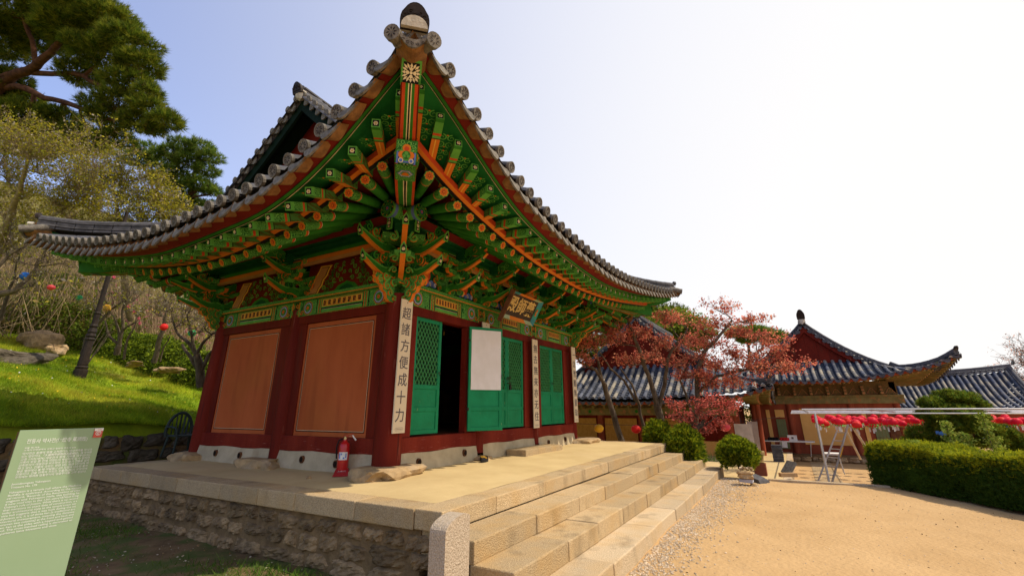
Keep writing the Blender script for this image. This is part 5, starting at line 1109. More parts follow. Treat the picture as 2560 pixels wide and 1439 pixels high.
c = V(((ex0 + ex1) / 2, yT - .0078, ez0 + .034)); mb.disc(c, (0, -1, 0), Z, .019, 1, 20); mb.disc(c - V((0, .001, 0)), (0, -1, 0), Z, .015, 0, 20)
mb.curl(c - V((0, .002, 0)), V((1, 0, 0)), Z, V((0, -1, 0)), .011, 1.3, .5, 1, .004, .0004, 1); mb.box((c.x - .007, c.y - .0025, c.z - .010), (c.x + .007, c.y - .0015, c.z - .007), 1)
for k in range(5): mb.box((ex0 + .02 + .006 * k, yT - .0085, ez1 - .013), (ex0 + .024 + .006 * k, yT - .0078, ez1 - .008), 2)
mb.build('emblem', [mat('emblem_red', (.60, .10, .07), .5), M_WHT, M_ORD], IS)
# ================================================================ vegetation helpers
def rand_unit(n):
    v = rng.normal(size=(n, 3)); return v / np.linalg.norm(v, axis=1, keepdims=True)
def leaves(name, cen, size, m, parent=None, aspect=.5, up=0., midx=None, label=None):
    """one small leaf quad per centre"""
    n = len(cen); a = rand_unit(n); b = rand_unit(n); a[:, 2] *= (1 - up); a /= np.linalg.norm(a, axis=1, keepdims=True) + 1e-9
    c = np.cross(a, b); c /= np.linalg.norm(c, axis=1, keepdims=True) + 1e-9
    s = size * rng.uniform(.6, 1.3, (n, 1)); A = a * s; B = c * s * aspect
    v = np.stack([cen - A, cen + B * .9 - A * .1, cen + A, cen - B * .9 - A * .1], 1).reshape(-1, 3)
    return npmesh(name, v, np.arange(4 * n).reshape(-1, 4), m, midx, parent)
def tufts(name, cen, dirs, ln, w, k, m, parent=None, midx=None, spread=.9):
    """k needles per tuft, thin triangles"""
    n = len(cen); C = np.repeat(cen, k, 0); Dv = np.repeat(dirs, k, 0) + rand_unit(n * k) * spread; Dv /= np.linalg.norm(Dv, axis=1, keepdims=True) + 1e-9
    S = np.cross(Dv, rand_unit(n * k)); S /= np.linalg.norm(S, axis=1, keepdims=True) + 1e-9
    l = ln * rng.uniform(.7, 1.2, (n * k, 1)); v = np.stack([C - S * w, C + S * w, C + Dv * l], 1).reshape(-1, 3)
    mi = None if midx is None else np.repeat(midx, k)
    return npmesh(name, v, np.arange(3 * n * k).reshape(-1, 3), m, mi, parent)
def bend(p, q, k, amp):
    p = V(p); q = V(q); d = q - p; L = d.length; o = [p]
    a = V(rand_unit(1)[0]); b = V(rand_unit(1)[0])
    for i in range(1, k):
        f = i / k; o.append(p + d * f + (a * math.sin(PI * f) + b * math.sin(2 * PI * f) * .5) * amp * L)
    return o + [q]
def twig_tris(P0, P1, w):
    P0 = np.array(P0); P1 = np.array(P1); n = len(P0); d = P1 - P0; s = np.cross(d, rand_unit(n)); s /= np.linalg.norm(s, axis=1, keepdims=True) + 1e-9
    w = np.asarray(w).reshape(-1, 1) * np.ones((n, 1)); return np.stack([P0 - s * w, P0 + s * w, P1 + s * w * .4, P1 - s * w * .4], 1).reshape(-1, 3)
def padtree(name, label, cat, trunks, pads, bark, leaf=None, group=None, flat=.6, br=.03, twigs=10, tw=.008, sub=3, amp=.12, droop=0.):
    """trunks: (points, r0, r1); pads: (x,y,z,r). leaf: dict(kind, n, size, mats)"""
    base = trunks[0][0][0]; T = thing(name, label, cat, base, group); mb = MB(); nodes = []
    for pts, r0, r1 in trunks:
        P_ = []
        for a, b in zip(pts, pts[1:]): P_ += bend(a, b, 3, .04)[:-1]
        P_.append(V(pts[-1])); n = len(P_); mb.tube(P_, [lerp(r0, r1, i / (n - 1)) for i in range(n)], 9); nodes += [(p, lerp(r0, r1, i / (n - 1))) for i, p in enumerate(P_)]
    t0, t1, ww = [], [], []; cen = []; dr = []; mi = []
    for (x, y, z, r) in pads:
        c = V((x, y, z)); lo = c - Z * r * flat * .4; near = min(nodes, key=lambda q: (q[0] - lo).length * (1.25 if q[0].z > lo.z else 1)); L_ = (near[0] - lo).length
        rb = min(near[1] * .7, br * (1 + L_ * .25)); P_ = bend(near[0], lo, 5, amp); mb.tube(P_, [lerp(rb, rb * .35, i / 5) for i in range(6)], 6)
        for k in range(twigs):
            s = V(P_[random.randint(2, 5)]); u = V(rand_unit(1)[0]); u.z = abs(u.z) * .8 - droop; e = c + V((u.x * r, u.y * r, u.z * r * flat)) * random.uniform(.7, 1.05)
            q = bend(s, e, 3, .14); mb.tube(q, [rb * .35, rb * .26, rb * .18, rb * .1], 3, cap=False)
            for j in range(sub):
                a = q[random.randint(1, 3)]; b = V(a) + (V(rand_unit(1)[0]) * .5 + u * .3) * r * random.uniform(.3, .8); t0.append(tuple(a)); t1.append(tuple(b)); ww.append(tw)
                for jj in range(2):
                    f = random.uniform(.3, .9); a2 = V(a).lerp(b, f); b2 = a2 + (V(rand_unit(1)[0]) * .5 + u * .2) * r * random.uniform(.2, .5); t0.append(tuple(a2)); t1.append(tuple(b2)); ww.append(tw * .7)
    o = mb.build('trunk', bark, T, True)
    if t0:
        v = twig_tris(t0, t1, ww); npmesh('twigs', v, np.arange(len(v)).reshape(-1, 4), bark, parent=T)
    if leaf:
        for (x, y, z, r) in pads:
            n = int(leaf['n'] * (r / leaf.get('r', 1.)) ** 2) + 4
            if leaf.get('on', 'pad') == 'pad':
                u = rand_unit(n); u[:, 2] = np.where(u[:, 2] < 0, u[:, 2] * leaf.get('under', .45), u[:, 2]); ph = rng.uniform(0, 6, 3)
                lump = 1 + .16 * np.sin(u[:, 0] * 6 + ph[0]) * np.sin(u[:, 1] * 6 + ph[1]) + .08 * np.sin(u[:, 0] * 13 + ph[2])
                rr = rng.uniform(.35, 1.08, n) ** leaf.get('pw', .5) * lump; p = np.array([x, y, z]) + u * rr[:, None] * np.array([r, r, r * flat]); cen.append(p); dr.append(u + np.array([0, 0, .7])); mi.append(rng.integers(0, len(leaf['mats']), n))
        if leaf.get('on') == 'twig':
            a = np.array(t0); b = np.array(t1); k = rng.integers(0, len(a), leaf['n']); f = rng.uniform(.2, 1.05, (leaf['n'], 1)); cen = [a[k] * (1 - f) + b[k] * f + rng.normal(size=(leaf['n'], 3)) * leaf.get('jit', .02)]; dr = [rand_unit(leaf['n'])]; mi = [rng.integers(0, len(leaf['mats']), leaf['n'])]
        cen = np.concatenate(cen); dr = np.concatenate(dr); mi = np.concatenate(mi)
        if leaf['kind'] == 'tuft': tufts('crown', cen, dr, leaf['size'], leaf.get('w', .012), leaf.get('k', 7), leaf['mats'], T, mi)
        else: leaves('crown', cen, leaf['size'], leaf['mats'], T, leaf.get('aspect', .5), leaf.get('up', 0.), mi)
    return T
def lm(name, c, tr=.35, v=.35): return mat(name, c, .65, tuple(x * .6 for x in c), 1.3, 3, trans=tr, island=v)
M_PIN = [lm('pine_needles', (.16, .22, .018), .5), lm('pine_needles_dark', (.08, .13, .012), .5), lm('pine_needles_yellow', (.30, .32, .03), .5)]
M_PIN2 = [lm('far_pine_needles', (.18, .29, .04), .5), lm('far_pine_needles_dark', (.09, .16, .02), .5), lm('far_pine_needles_pale', (.30, .38, .06), .5)]
M_YEL_L = [lm('young_yellow_leaves', (.55, .46, .03), .5), lm('young_olive_leaves', (.34, .34, .03), .5), lm('white_blossom', (.55, .48, .36))]
M_MAP = [lm('maple_red_leaves', (.86, .25, .15), .6), lm('maple_rust_leaves', (.88, .38, .20), .6), lm('maple_dark_leaves', (.68, .15, .10), .6)]
M_MAP2 = [lm('dark_red_maple_leaves', (.80, .22, .17), .6), lm('darker_red_maple_leaves', (.60, .13, .10), .55)]
M_BUSH = [lm('bush_yellow_green', (.48, .52, .025), .5), lm('bush_mid_green', (.30, .38, .02), .45), lm('bush_dark_green', (.12, .20, .015), .4)]
M_SHR = [lm('shrub_dark_green', (.08, .13, .010)), lm('shrub_mid_green', (.17, .24, .015)), lm('shrub_brown', (.15, .13, .02))]
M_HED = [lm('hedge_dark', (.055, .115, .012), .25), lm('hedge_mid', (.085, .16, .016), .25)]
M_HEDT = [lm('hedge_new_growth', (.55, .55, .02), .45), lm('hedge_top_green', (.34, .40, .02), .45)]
# ================================================================ pines on the hill
padsA = [(-3.124, 19.645, 16.369), (-2.529, 17.687, 16.18), (-1.92, 15.921, 15.682), (-1.27, 15.213, 15.084), (-0.831, 14.175, 13.962), (-0.365, 13.921, 13.166), (-1.806, 17.181, 15.108), (-2.262, 20.389, 16.195), (-1.114, 15.766, 13.9), (-0.304, 14.314, 12.447), (-0.059, 13.262, 11.831), (-1.048, 17.801, 13.85), (-0.362, 14.814, 11.873), (-2.335, 21.77, 14.39), (0.13, 13.324, 11.27), (0.48, 12.671, 10.729), (0.18, 14.428, 11.077), (-0.25, 15.92, 11.525), (-0.598, 16.968, 12.406), (-0.951, 18.827, 12.133), (-1.597, 20.79, 12.44), (-1.883, 20.974, 11.364), (-0.885, 19.254, 11.352), (-0.196, 18.122, 11.266), (0.287, 16.372, 11.059), (-1.643, 21.984, 13.881), (-3.674, 21.92, 15.986), (-2.976, 23.216, 13.905), (0.375, 13.385, 10.57)]
radA = [1.24, 1.13, 1.02, .9, .8, .66, 1.05, 1.0, .9, .7, .36, .7, .62, .7, .52, .46, .5, .6, .4, .62, 1., 1.1, .9, .8, .55, .6, 1.5, 1.4, .34]
trA = [([(-0.59, 28.79, 2.983), (-1.876, 27.062, 7.152), (-2.833, 25.136, 10.784), (-2.566, 22.853, 13.408), (-2.379, 20.914, 14.21), (-2.079, 19.307, 14.252), (-1.949, 18.382, 14.648), (-1.945, 17.474, 15.034), (-2.051, 17.128, 15.795)], .34, .07),
       ([(-2.833, 25.136, 10.784), (-3.085, 22.947, 14.563), (-2.612, 21.369, 14.133), (-2.23, 20.164, 14.308), (-1.653, 18.79, 13.935), (-1.087, 17.05, 13.505), (-0.628, 16.079, 12.845), (-0.182, 14.853, 12.281), (0.096, 13.571, 11.607)], .17, .04),
       ([(-2.833, 25.136, 10.784), (-2.875, 22.87, 14.15), (-2.175, 20.839, 13.807), (-1.498, 19.506, 13.126), (-0.928, 18.04, 12.599), (-0.475, 16.542, 11.797), (-0.138, 15.047, 11.284), (0.253, 13.841, 10.828), (0.557, 12.975, 10.707)], .16, .035),
       ([(-2.079, 19.307, 14.252), (-2.465, 19.268, 15.27), (-2.865, 19.414, 16.054), (-3.264, 19.56, 16.839)], .10, .05), ([(-1.087, 17.05, 13.505), (-1.02, 16.028, 13.895), (-1.01, 15.278, 14.342)], .07, .03)]
padtree('pine_tree', 'huge spreading pine tree with dark sweeping branches, top left over the hillside', 'tree', trA, [(*p, r * 1.18) for p, r in zip(padsA, radA)], M_BARKP, dict(kind='tuft', n=1150, size=.25, w=.011, k=9, mats=M_PIN, r=1., pw=.45), 'pine trees', flat=.52, br=.05, twigs=9, tw=.012, sub=2)
padsB = [(3.072, 17.811, 12.71), (3.544, 17.087, 12.578), (3.909, 16.747, 12.158), (3.433, 17.692, 11.983), (4.001, 17.027, 11.525), (3.106, 18.814, 12.705), (3.11, 19.942, 12.594), (3.536, 18.844, 11.592), (4.045, 17.39, 10.892), (4.415, 16.941, 10.617), (3.904, 18.722, 10.849), (3.493, 19.938, 11.646), (4.344, 18.415, 10.197), (4.556, 17.138, 9.983), (3.056, 21.518, 13.506), (2.859, 22.132, 13.115), (3.932, 19.969, 10.508)]
radB = [.5, .55, .5, .6, .5, .5, .65, .6, .6, .4, .6, .6, .6, .38, .65, .7, .6]
padtree('pine_tree', 'smaller bright pine tree just above the left end of the temple roof', 'tree', [([(5.491, 19.391, 6.848), (4.637, 18.671, 9.401), (4.351, 18.465, 10.105), (4.009, 18.054, 10.94), (3.749, 17.513, 11.759), (3.587, 17.113, 12.433)], .2, .05), ([(3.868, 21.763, 11.133), (3.652, 20.826, 11.496), (3.594, 19.765, 11.645), (3.521, 18.918, 11.826), (3.488, 17.886, 12.176)], .1, .04)],
        [(*p, r * 1.12) for p, r in zip(padsB, radB)], M_BARKP, dict(kind='tuft', n=1000, size=.22, w=.012, k=8, mats=M_PIN2, r=1., pw=.45), 'pine trees', flat=.55, br=.05, twigs=8, tw=.014, sub=2)
M_BARKL = mat('pale_twig_bark', (.27, .20, .115), .9, (.15, .11, .06), 9, 6, bump=.6, bscale=30)
# yellow budding trees in front of the pines
R1 = random.Random(3)
def scatter(lst, r0, r1): return [(*p, R1.uniform(r0, r1)) for p in lst]
padtree('budding_tree', 'twiggy tree covered in tiny yellow green buds, at the left edge', 'tree', [([(-1.164, 16.929, 3.211), (-1.731, 16.281, 5.558), (-1.954, 15.057, 6.353), (-2.122, 14.143, 7.171), (-2.323, 13.49, 8.003)], .16, .04), ([(-1.731, 16.281, 5.558), (-1.602, 14.801, 6.147), (-1.357, 13.678, 6.543), (-1.244, 12.43, 6.841)], .08, .025)],
        scatter([(-2.809, 13.768, 8.813), (-2.399, 13.302, 8.463), (-2.452, 14.756, 8.025), (-2.043, 13.088, 7.885), (-1.607, 12.496, 7.65), (-2.02, 14.426, 7.425), (-2.181, 15.857, 7.287), (-1.619, 12.917, 7.075), (-1.259, 12.136, 7.301), (-1.442, 14.927, 6.786), (-1.017, 13.112, 6.818), (-1.718, 15.83, 6.173), (-1.384, 11.633, 8.337), (-1.883, 12.841, 8.451), (-2.848, 15.108, 8.506), (-0.7, 12.565, 6.814)], .7, 1.05), M_BARKL,
        dict(kind='leaf', on='twig', n=17000, size=.034, mats=M_YEL_L[:2] * 3 + M_YEL_L[2:], jit=.05, aspect=.7), 'budding trees on the slope', flat=1., br=.02, twigs=30, tw=.005, sub=6)
padtree('budding_tree', 'dense yellow green budding tree between the left edge and the smaller pine', 'tree', [([(2.43, 16.437, 4.106), (1.367, 15.679, 6.322), (0.834, 15.243, 7.362), (0.435, 14.979, 8.127)], .14, .04), ([(1.367, 15.679, 6.322), (1.442, 14.565, 7.432), (1.577, 13.937, 8.002)], .07, .03)],
        scatter([(0.11, 14.957, 8.968), (0.512, 14.523, 9.201), (0.137, 15.492, 8.13), (0.542, 14.698, 8.265), (1.097, 14.447, 8.768), (1.455, 14.128, 8.332), (1.9, 13.946, 7.793), (1.084, 14.518, 7.783), (0.611, 15.259, 7.287), (2.474, 13.897, 7.651), (-0.398, 15.477, 8.877), (1.636, 14.416, 7.468), (-0.295, 15.894, 7.105)], .75, 1.0), M_BARKL,
        dict(kind='leaf', on='twig', n=17000, size=.040, mats=M_YEL_L[:2] * 4 + M_YEL_L[2:], jit=.06, aspect=.7), 'budding trees on the slope', flat=.95, br=.02, twigs=30, tw=.005, sub=6)
# bare plum trees on the slope
def bare(label, trunks, pads, leafn=500, mats=None, size=.03, tw=.006, twigs=14):
    padtree('bare_tree', label, 'tree', trunks, pads, M_BARK, dict(kind='leaf', on='twig', n=leafn, size=size, mats=mats or M_YEL_L, jit=.02, aspect=.7), 'bare trees on the grass slope', flat=.7, br=.022, twigs=twigs, tw=tw, sub=4, amp=.18)
bare('leafless tree with a thick limb reaching in from the left edge, under the roof corner', [([(-2.375, 14.714, 2.107), (-2.519, 13.973, 3.227), (-1.974, 13.031, 3.834), (-1.752, 12.772, 3.96), (-1.604, 12.646, 4.382), (-1.528, 12.597, 4.871)], .13, .03), ([(-2.519, 13.973, 3.227), (-2.252, 12.992, 4.278), (-2.131, 12.804, 4.858), (-1.888, 12.541, 5.239)], .07, .02)],
     scatter([(-1.387, 12.279, 4.977), (-1.849, 12.697, 4.919), (-1.43, 12.42, 4.274), (-1.459, 12.101, 5.412), (-2.141, 13.051, 5.136), (-2.147, 13.541, 5.969), (-0.962, 12.193, 4.958)], .5, .8), 700)
bare('pale slanting trunk with thin stems at the left end of the dark shrubs', [([(-0.775, 17.988, 3.765), (-0.848, 17.748, 4.291), (-0.922, 17.328, 5.08), (-1.053, 17.005, 5.87)], .07, .02), ([(-0.604, 17.891, 3.782), (-0.617, 17.638, 4.179), (-0.567, 17.38, 4.731)], .03, .012)], scatter([(-1.131, 16.958, 6.134), (-0.615, 16.617, 5.34), (-1.263, 17.367, 5.872)], .5, .7), 300)
bare('leafless tree leaning right with a forked crown, right beside the lamp post', [([(0.96, 15.571, 2.617), (0.886, 15.38, 3.074), (0.889, 15.058, 3.531), (1.021, 14.802, 3.876), (1.063, 14.566, 4.112)], .08, .04), ([(1.063, 14.566, 4.112), (0.845, 14.696, 4.469), (0.635, 14.846, 4.773)], .04, .018), ([(1.063, 14.566, 4.112), (1.162, 14.268, 4.294), (1.237, 14.02, 4.464)], .045, .02)], scatter([(0.514, 14.855, 5.064), (1.153, 13.936, 4.794), (0.825, 14.227, 5.191), (0.679, 15.117, 4.274)], .45, .65), 420)
bare('forked leafless tree with three upright limbs, between the lamp post and the pink buds', [([(1.424, 14.162, 2.575), (1.377, 14.038, 2.871)], .10, .085), ([(1.377, 14.038, 2.871), (1.082, 14.305, 3.22), (0.894, 14.319, 3.67)], .05, .02), ([(1.377, 14.038, 2.871), (1.196, 13.977, 3.411), (1.013, 14.025, 3.797)], .05, .025), ([(1.377, 14.038, 2.871), (1.285, 13.824, 3.41), (1.111, 13.767, 3.924), (1.065, 13.58, 4.309)], .06, .02), ([(1.304, 13.835, 3.345), (1.355, 13.171, 3.564)], .035, .02)], scatter([(0.834, 14.155, 4.055), (0.924, 13.733, 4.438), (1.38, 13.214, 4.049), (0.976, 13.288, 4.95), (1.257, 12.981, 4.69)], .45, .65), 420)
bare('slim young magnolia with a few pink buds on top', [([(1.316, 13.231, 2.358), (1.196, 13.036, 2.938), (1.197, 12.777, 3.307), (1.156, 12.676, 3.554)], .04, .015)], scatter([(1.115, 12.575, 3.801), (0.98, 12.723, 3.925)], .3, .4), 120, twigs=8)
bare('leaning trunk carrying a red lantern, in front of the olive shrubs', [([(1.937, 12.638, 2.272), (1.836, 12.422, 2.835), (1.792, 12.194, 3.272), (1.707, 12.081, 3.648)], .085, .05), ([(2.08, 12.579, 2.306), (2.01, 12.412, 2.721), (2.011, 12.148, 3.098)], .03, .02)], scatter([(1.691, 12.197, 4.129), (1.973, 11.975, 3.746), (1.56, 12.51, 4.004), (1.679, 11.954, 4.508)], .45, .65), 400)
bare('gnarled leafless tree with many crooked limbs beside the rear corner of the hall', [([(1.607, 8.737, 1.399), (1.469, 8.719, 1.769), (1.272, 8.73, 2.244)], .13, .09), ([(1.272, 8.73, 2.244), (1.066, 8.867, 2.561), (0.863, 9.07, 2.774), (0.638, 9.13, 3.249)], .06, .02), ([(1.41, 8.748, 1.874), (1.204, 8.885, 2.192), (1.049, 9.134, 2.523)], .06, .03), ([(1.272, 8.73, 2.244), (1.278, 8.538, 2.506), (1.339, 8.249, 2.768), (1.445, 7.922, 2.977)], .05, .02), ([(1.272, 8.73, 2.244), (1.075, 8.742, 2.719), (0.893, 8.762, 3.141)], .05, .02), ([(1.469, 8.719, 1.769), (1.511, 8.559, 2.2), (1.629, 8.374, 2.477)], .07, .03)],
     scatter([(0.543, 9.073, 3.566), (0.768, 8.687, 3.563), (1.086, 8.357, 3.244), (1.254, 8.068, 3.242), (0.781, 8.955, 3.143), (0.817, 8.456, 3.773), (1.467, 8.066, 2.714), (1.124, 8.511, 2.929)], .4, .6), 600)
# thin stems at the foot of the lamp
mb = MB(); b = V((0.293, 13.749, 1.723))
for k in range(9): mb.tube(bend(b + V((.02 * k, 0, 0)), b + V((.15 + .09 * k, random.uniform(-.2, .2), 1.6 + random.uniform(0, 1.3))), 4, .05), [.016, .013, .01, .007, .004], 4)
sp = thing('sapling', 'thin leafless sapling of several stems right in front of the lamp post', 'tree', tuple(b)); mb.build('stems', M_BARK, sp, True)
# shrub masses
def bush(label, c, r, n, mats, size=.06, name='shrub', group='dark rounded shrubs behind the grass slope', tuft=False, aspect=.55, stem=True):
    T = thing(name, label, 'shrub', (c[0], c[1], c[2] - r[2] * .8), group); u = rand_unit(n); u[:, 2] = np.where(u[:, 2] < -.75, -u[:, 2], u[:, 2]); ph = rng.uniform(0, 6, 4)
    lump = 1 + .13 * np.sin(u[:, 0] * 5 + ph[0]) * np.sin(u[:, 1] * 5 + ph[1]) + .09 * np.sin(u[:, 2] * 9 + ph[2]) * np.sin(u[:, 0] * 11 + ph[3]); rr = rng.uniform(.25, 1.06, n) ** .4 * lump
    p = np.array(c) + u * rr[:, None] * np.array(r)
    if tuft: tufts('foliage', p, u + [0, 0, .6], size, size * .13, 8, mats, T, rng.integers(0, len(mats), n), .6)
    else: leaves('foliage', p, size, mats, T, aspect, 0, rng.integers(0, len(mats), n))
    if stem:
        mb = MB(); b = V((c[0], c[1], c[2] - r[2] * .85))
        for k in range(6): mb.tube([b, b + V((random.uniform(-.5, .5) * r[0], random.uniform(-.5, .5) * r[1], r[2] * 1.2))], [.03, .01], 4)
        mb.build('stem', M_BARK, T)
    return T
names = ['at the left edge under the bare limb', 'second from the left edge', 'left of the lamp post', 'right of the lamp post', 'behind the forked bare tree', 'behind the pink buds', 'behind the red lantern tree', 'nearest the rear corner of the hall', 'farther up behind the leftmost shrub', 'farther up behind the blue lantern']
for nm, c, s, mm in zip(names, [(0.5, 21.638, 4.473), (1.022, 20.25, 4.254), (1.587, 19.04, 3.982), (2.144, 17.844, 3.4), (2.612, 16.539, 2.897), (2.976, 15.402, 2.712), (3.24, 14.075, 2.442), (3.566, 12.678, 2.116), (0.783, 25.545, 5.756), (1.725, 23.923, 5.745)], [1., 1., 1., .95, .9, .9, .9, .8, 1.3, 1.3], [0, 0, 0, 0, 1, 1, 1, 1, 1, 1]):
    bush('rounded dark green shrub ' + nm, (c[0], c[1], c[2] - .1), (1.15 * s, 1.1 * s, 1.0 * s), 5200, (M_SHR if mm == 0 else M_SHR[:2] + [M_BUSH[1]]), .055, stem=False)
# wild thicket covering the far hillside: nobody could count it
n = 52000; X_ = rng.uniform(-9, 24, n); Y_ = rng.uniform(19, 52, n); Y_ = Y_ + np.interp(X_, [6, 12], [0, 7]); Zb = hill_z(X_, Y_); hgt = rng.uniform(0, 1, n) ** .7 * (1.9 + .8 * np.sin(X_ * .9) * np.sin(Y_ * .7)); cen = np.stack([X_, Y_, Zb + hgt], 1)
zone = (np.sin(X_ * .8 + 1) + np.sin(Y_ * .55 + X_ * .3)) * .5 + rng.normal(size=n) * .35; mi = np.where(zone > .25, 0, np.where(zone > -.2, 1, 2)); mi = np.where((X_ > 3) & (X_ < 9) & (Y_ < 30) & (rng.uniform(size=n) < .4), 3, mi); mi = np.where(rng.uniform(size=n) < .05, 4, mi)
o = leaves('hillside_thicket', cen, .10, [lm('thicket_olive', (.40, .35, .03)), lm('thicket_brown', (.30, .22, .07)), lm('thicket_green', (.22, .27, .02)), lm('azalea_pink', (.62, .20, .24)), lm('thicket_blossom', (.55, .48, .38))], None, .5, 0, mi); o['kind'] = 'stuff'; tag(o, 'tangled brown and olive thicket covering the hillside', 'thicket')
n = 26000; X_ = rng.uniform(-9, 24, n); Y_ = rng.uniform(18, 45, n) + np.interp(X_, [6, 12], [0, 7]); b = np.stack([X_, Y_, hill_z(X_, Y_)], 1); e = b + np.stack([rng.normal(size=n) * .7, rng.normal(size=n) * .7, rng.uniform(.8, 3.0, n)], 1)
v = twig_tris(b, e, .013); o = npmesh('thicket_stems', v, np.arange(len(v)).reshape(-1, 4), mat('pale_dry_stems', (.34, .25, .14), .9, (.2, .14, .08), 3, island=.4)); o['kind'] = 'stuff'; tag(o, 'bare stems standing in the hillside thicket', 'thicket')
# ---- grass: blades on the slope
def blades(name, X_, Y_, Z_, h, w, mats, mi, lean=.5):
    n = len(X_); b = np.stack([X_, Y_, Z_], 1); a = rng.uniform(0, 2 * np.pi, n); s = np.stack([np.cos(a), np.sin(a), a * 0], 1) * w
    t = b + np.stack([rng.normal(size=n) * lean * h, rng.normal(size=n) * lean * h, h * rng.uniform(.6, 1.1, n)], 1); v = np.stack([b - s, b + s, t], 1).reshape(-1, 3)
    o = npmesh(name, v, np.arange(3 * n).reshape(-1, 3), mats, mi); o['kind'] = 'stuff'; return o
M_GR = [lm('grass_bright', (.40, .50, .02), .5), lm('grass_yellow', (.62, .58, .05), .5), lm('grass_deep', (.22, .36, .015), .5), lm('dandelion', (.75, .50, .02), 0)]
n = 150000; Y_ = 7.62 + rng.uniform(0, 1, n) ** 1.35 * 13.5; X_ = rng.uniform(-4.2, 4.6, n) + (Y_ - 7.6) * .12; nz = np.sin(X_ * 1.1 + 2) * np.sin(Y_ * .8) + .5 * np.sin(X_ * 3 + Y_ * 2.2) + rng.normal(size=n) * .5
mi = np.where(nz > .45, 1, np.where(nz < -.30, 2, 0)); h = .065 + .07 * np.clip(np.sin(X_ * 2.3 + np.sin(Y_ * 4)) * np.sin(Y_ * 2.9 + 1) + .5 * np.sin(X_ * 7.1) * np.sin(Y_ * 6.3), 0, 1) + .025 * np.abs(rng.normal(size=n))
tag(blades('meadow_grass', X_, Y_, hill_z(X_, Y_) - .01, h, .006, M_GR, mi), 'bright green spring grass on the slope', 'grass')
n = 16000; Y_ = 7.5 + rng.uniform(0, 1, n) ** 1.5 * 1.3; X_ = rng.uniform(-4.5, 3.4, n); tag(blades('wall_top_grass', X_, Y_, np.maximum(hill_z(X_, np.maximum(Y_, 7.62)) - .01, .18), .11 + .05 * rng.uniform(size=n), .006, [M_GR[2], M_GR[0]], rng.integers(0, 2, n), .8), 'longer grass hanging over the top of the retaining wall', 'grass')
n = 420; Y_ = 8 + rng.uniform(0, 1, n) * 9; X_ = rng.uniform(-3.5, 4.5, n) + (Y_ - 7.6) * .12; Zf = hill_z(X_, Y_) + .08
tag(leaves('dandelions', np.stack([X_, Y_, Zf], 1), .022, [M_GR[3], M_WHT], None, .9, .7, (rng.uniform(size=n) < .25).astype(int)), 'small yellow and white wild flowers in the slope grass', 'flowers', kind='stuff')
# sparse tufts and weeds on the shaded soil in front of the terrace wall
n = 42000; X_ = rng.uniform(-5.2, -1.55, n); Y_ = rng.uniform(-2.3, 8.5, n); k = (np.sin(X_ * 2.1 + Y_) + np.sin(Y_ * 1.7 - X_) + np.sin(X_ * 5.3) * .6 + rng.normal(size=n) * .6) > .35; X_, Y_ = X_[k], Y_[k]; n = len(X_)
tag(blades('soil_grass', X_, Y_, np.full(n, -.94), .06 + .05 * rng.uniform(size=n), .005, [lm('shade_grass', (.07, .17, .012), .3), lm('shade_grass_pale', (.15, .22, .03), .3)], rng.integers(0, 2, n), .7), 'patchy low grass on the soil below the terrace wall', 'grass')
n = 1500; X_ = rng.uniform(-4.5, -1.5, n); Y_ = rng.uniform(-2., 6, n); c = np.stack([X_, Y_, np.full(n, -.92)], 1); tag(leaves('fallen_leaves', c, .016, [mat('dry_leaf', (.25, .15, .07)), mat('pale_litter', (.45, .38, .28))], None, .6, .8, rng.integers(0, 2, n)), 'dry leaves and litter scattered on the soil', 'litter', kind='stuff')
# gravel along the steps
n = 9000; t = rng.uniform(0, 1, n); X_ = lerp(-1.6, 11.5, t); off = np.abs(rng.normal(size=n)) * (.22 + .28 * t); Y_ = -3.55 - off; k = X_ > 9.1; Y_ = np.where(k, rng.uniform(-4.6, -2.2, n), Y_)
n2 = 600; X_ = np.r_[X_, rng.uniform(-1, 8.2, n2)]; Y_ = np.r_[Y_, rng.uniform(-8.5, -3.6, n2)]
n = len(X_); s = np.r_[rng.uniform(.006, .02, n - n2), rng.uniform(.004, .011, n2)]; oc = np.array([[1, 0, 0], [-1, 0, 0], [0, 1, 0], [0, -1, 0], [0, 0, .7], [0, 0, -.7]], float); of = np.array([[0, 2, 4], [2, 1, 4], [1, 3, 4], [3, 0, 4], [2, 0, 5], [1, 2, 5], [3, 1, 5], [0, 3, 5]])
k = X_ < 8.38; X_, Y_, s = X_[k], Y_[k], s[k]; n = len(X_); rot = rng.uniform(.6, 1.2, (n, 6, 3)); v = oc[None] * rot * s[:, None, None] + np.stack([X_, Y_, yz(X_, Y_) + s * .25], 1)[:, None]; f = (of[None] + 6 * np.arange(n)[:, None, None]).reshape(-1, 3)
nn_ = 420; tag(leaves('yard_litter', np.stack([rng.uniform(-1, 8.2, nn_), rng.uniform(-9, -3.8, nn_), np.full(nn_, -.945)], 1), .014, [mat('dark_litter', (.12, .07, .035)), mat('straw_litter', (.5, .38, .2))], None, .6, .85, rng.integers(0, 2, nn_)), 'tiny dry leaves and twigs scattered on the sandy yard', 'litter', kind='stuff')
o = npmesh('gravel', v.reshape(-1, 3), f, M_GRAVEL); tag(o, 'loose pale gravel along the foot of the steps', 'gravel', kind='stuff')
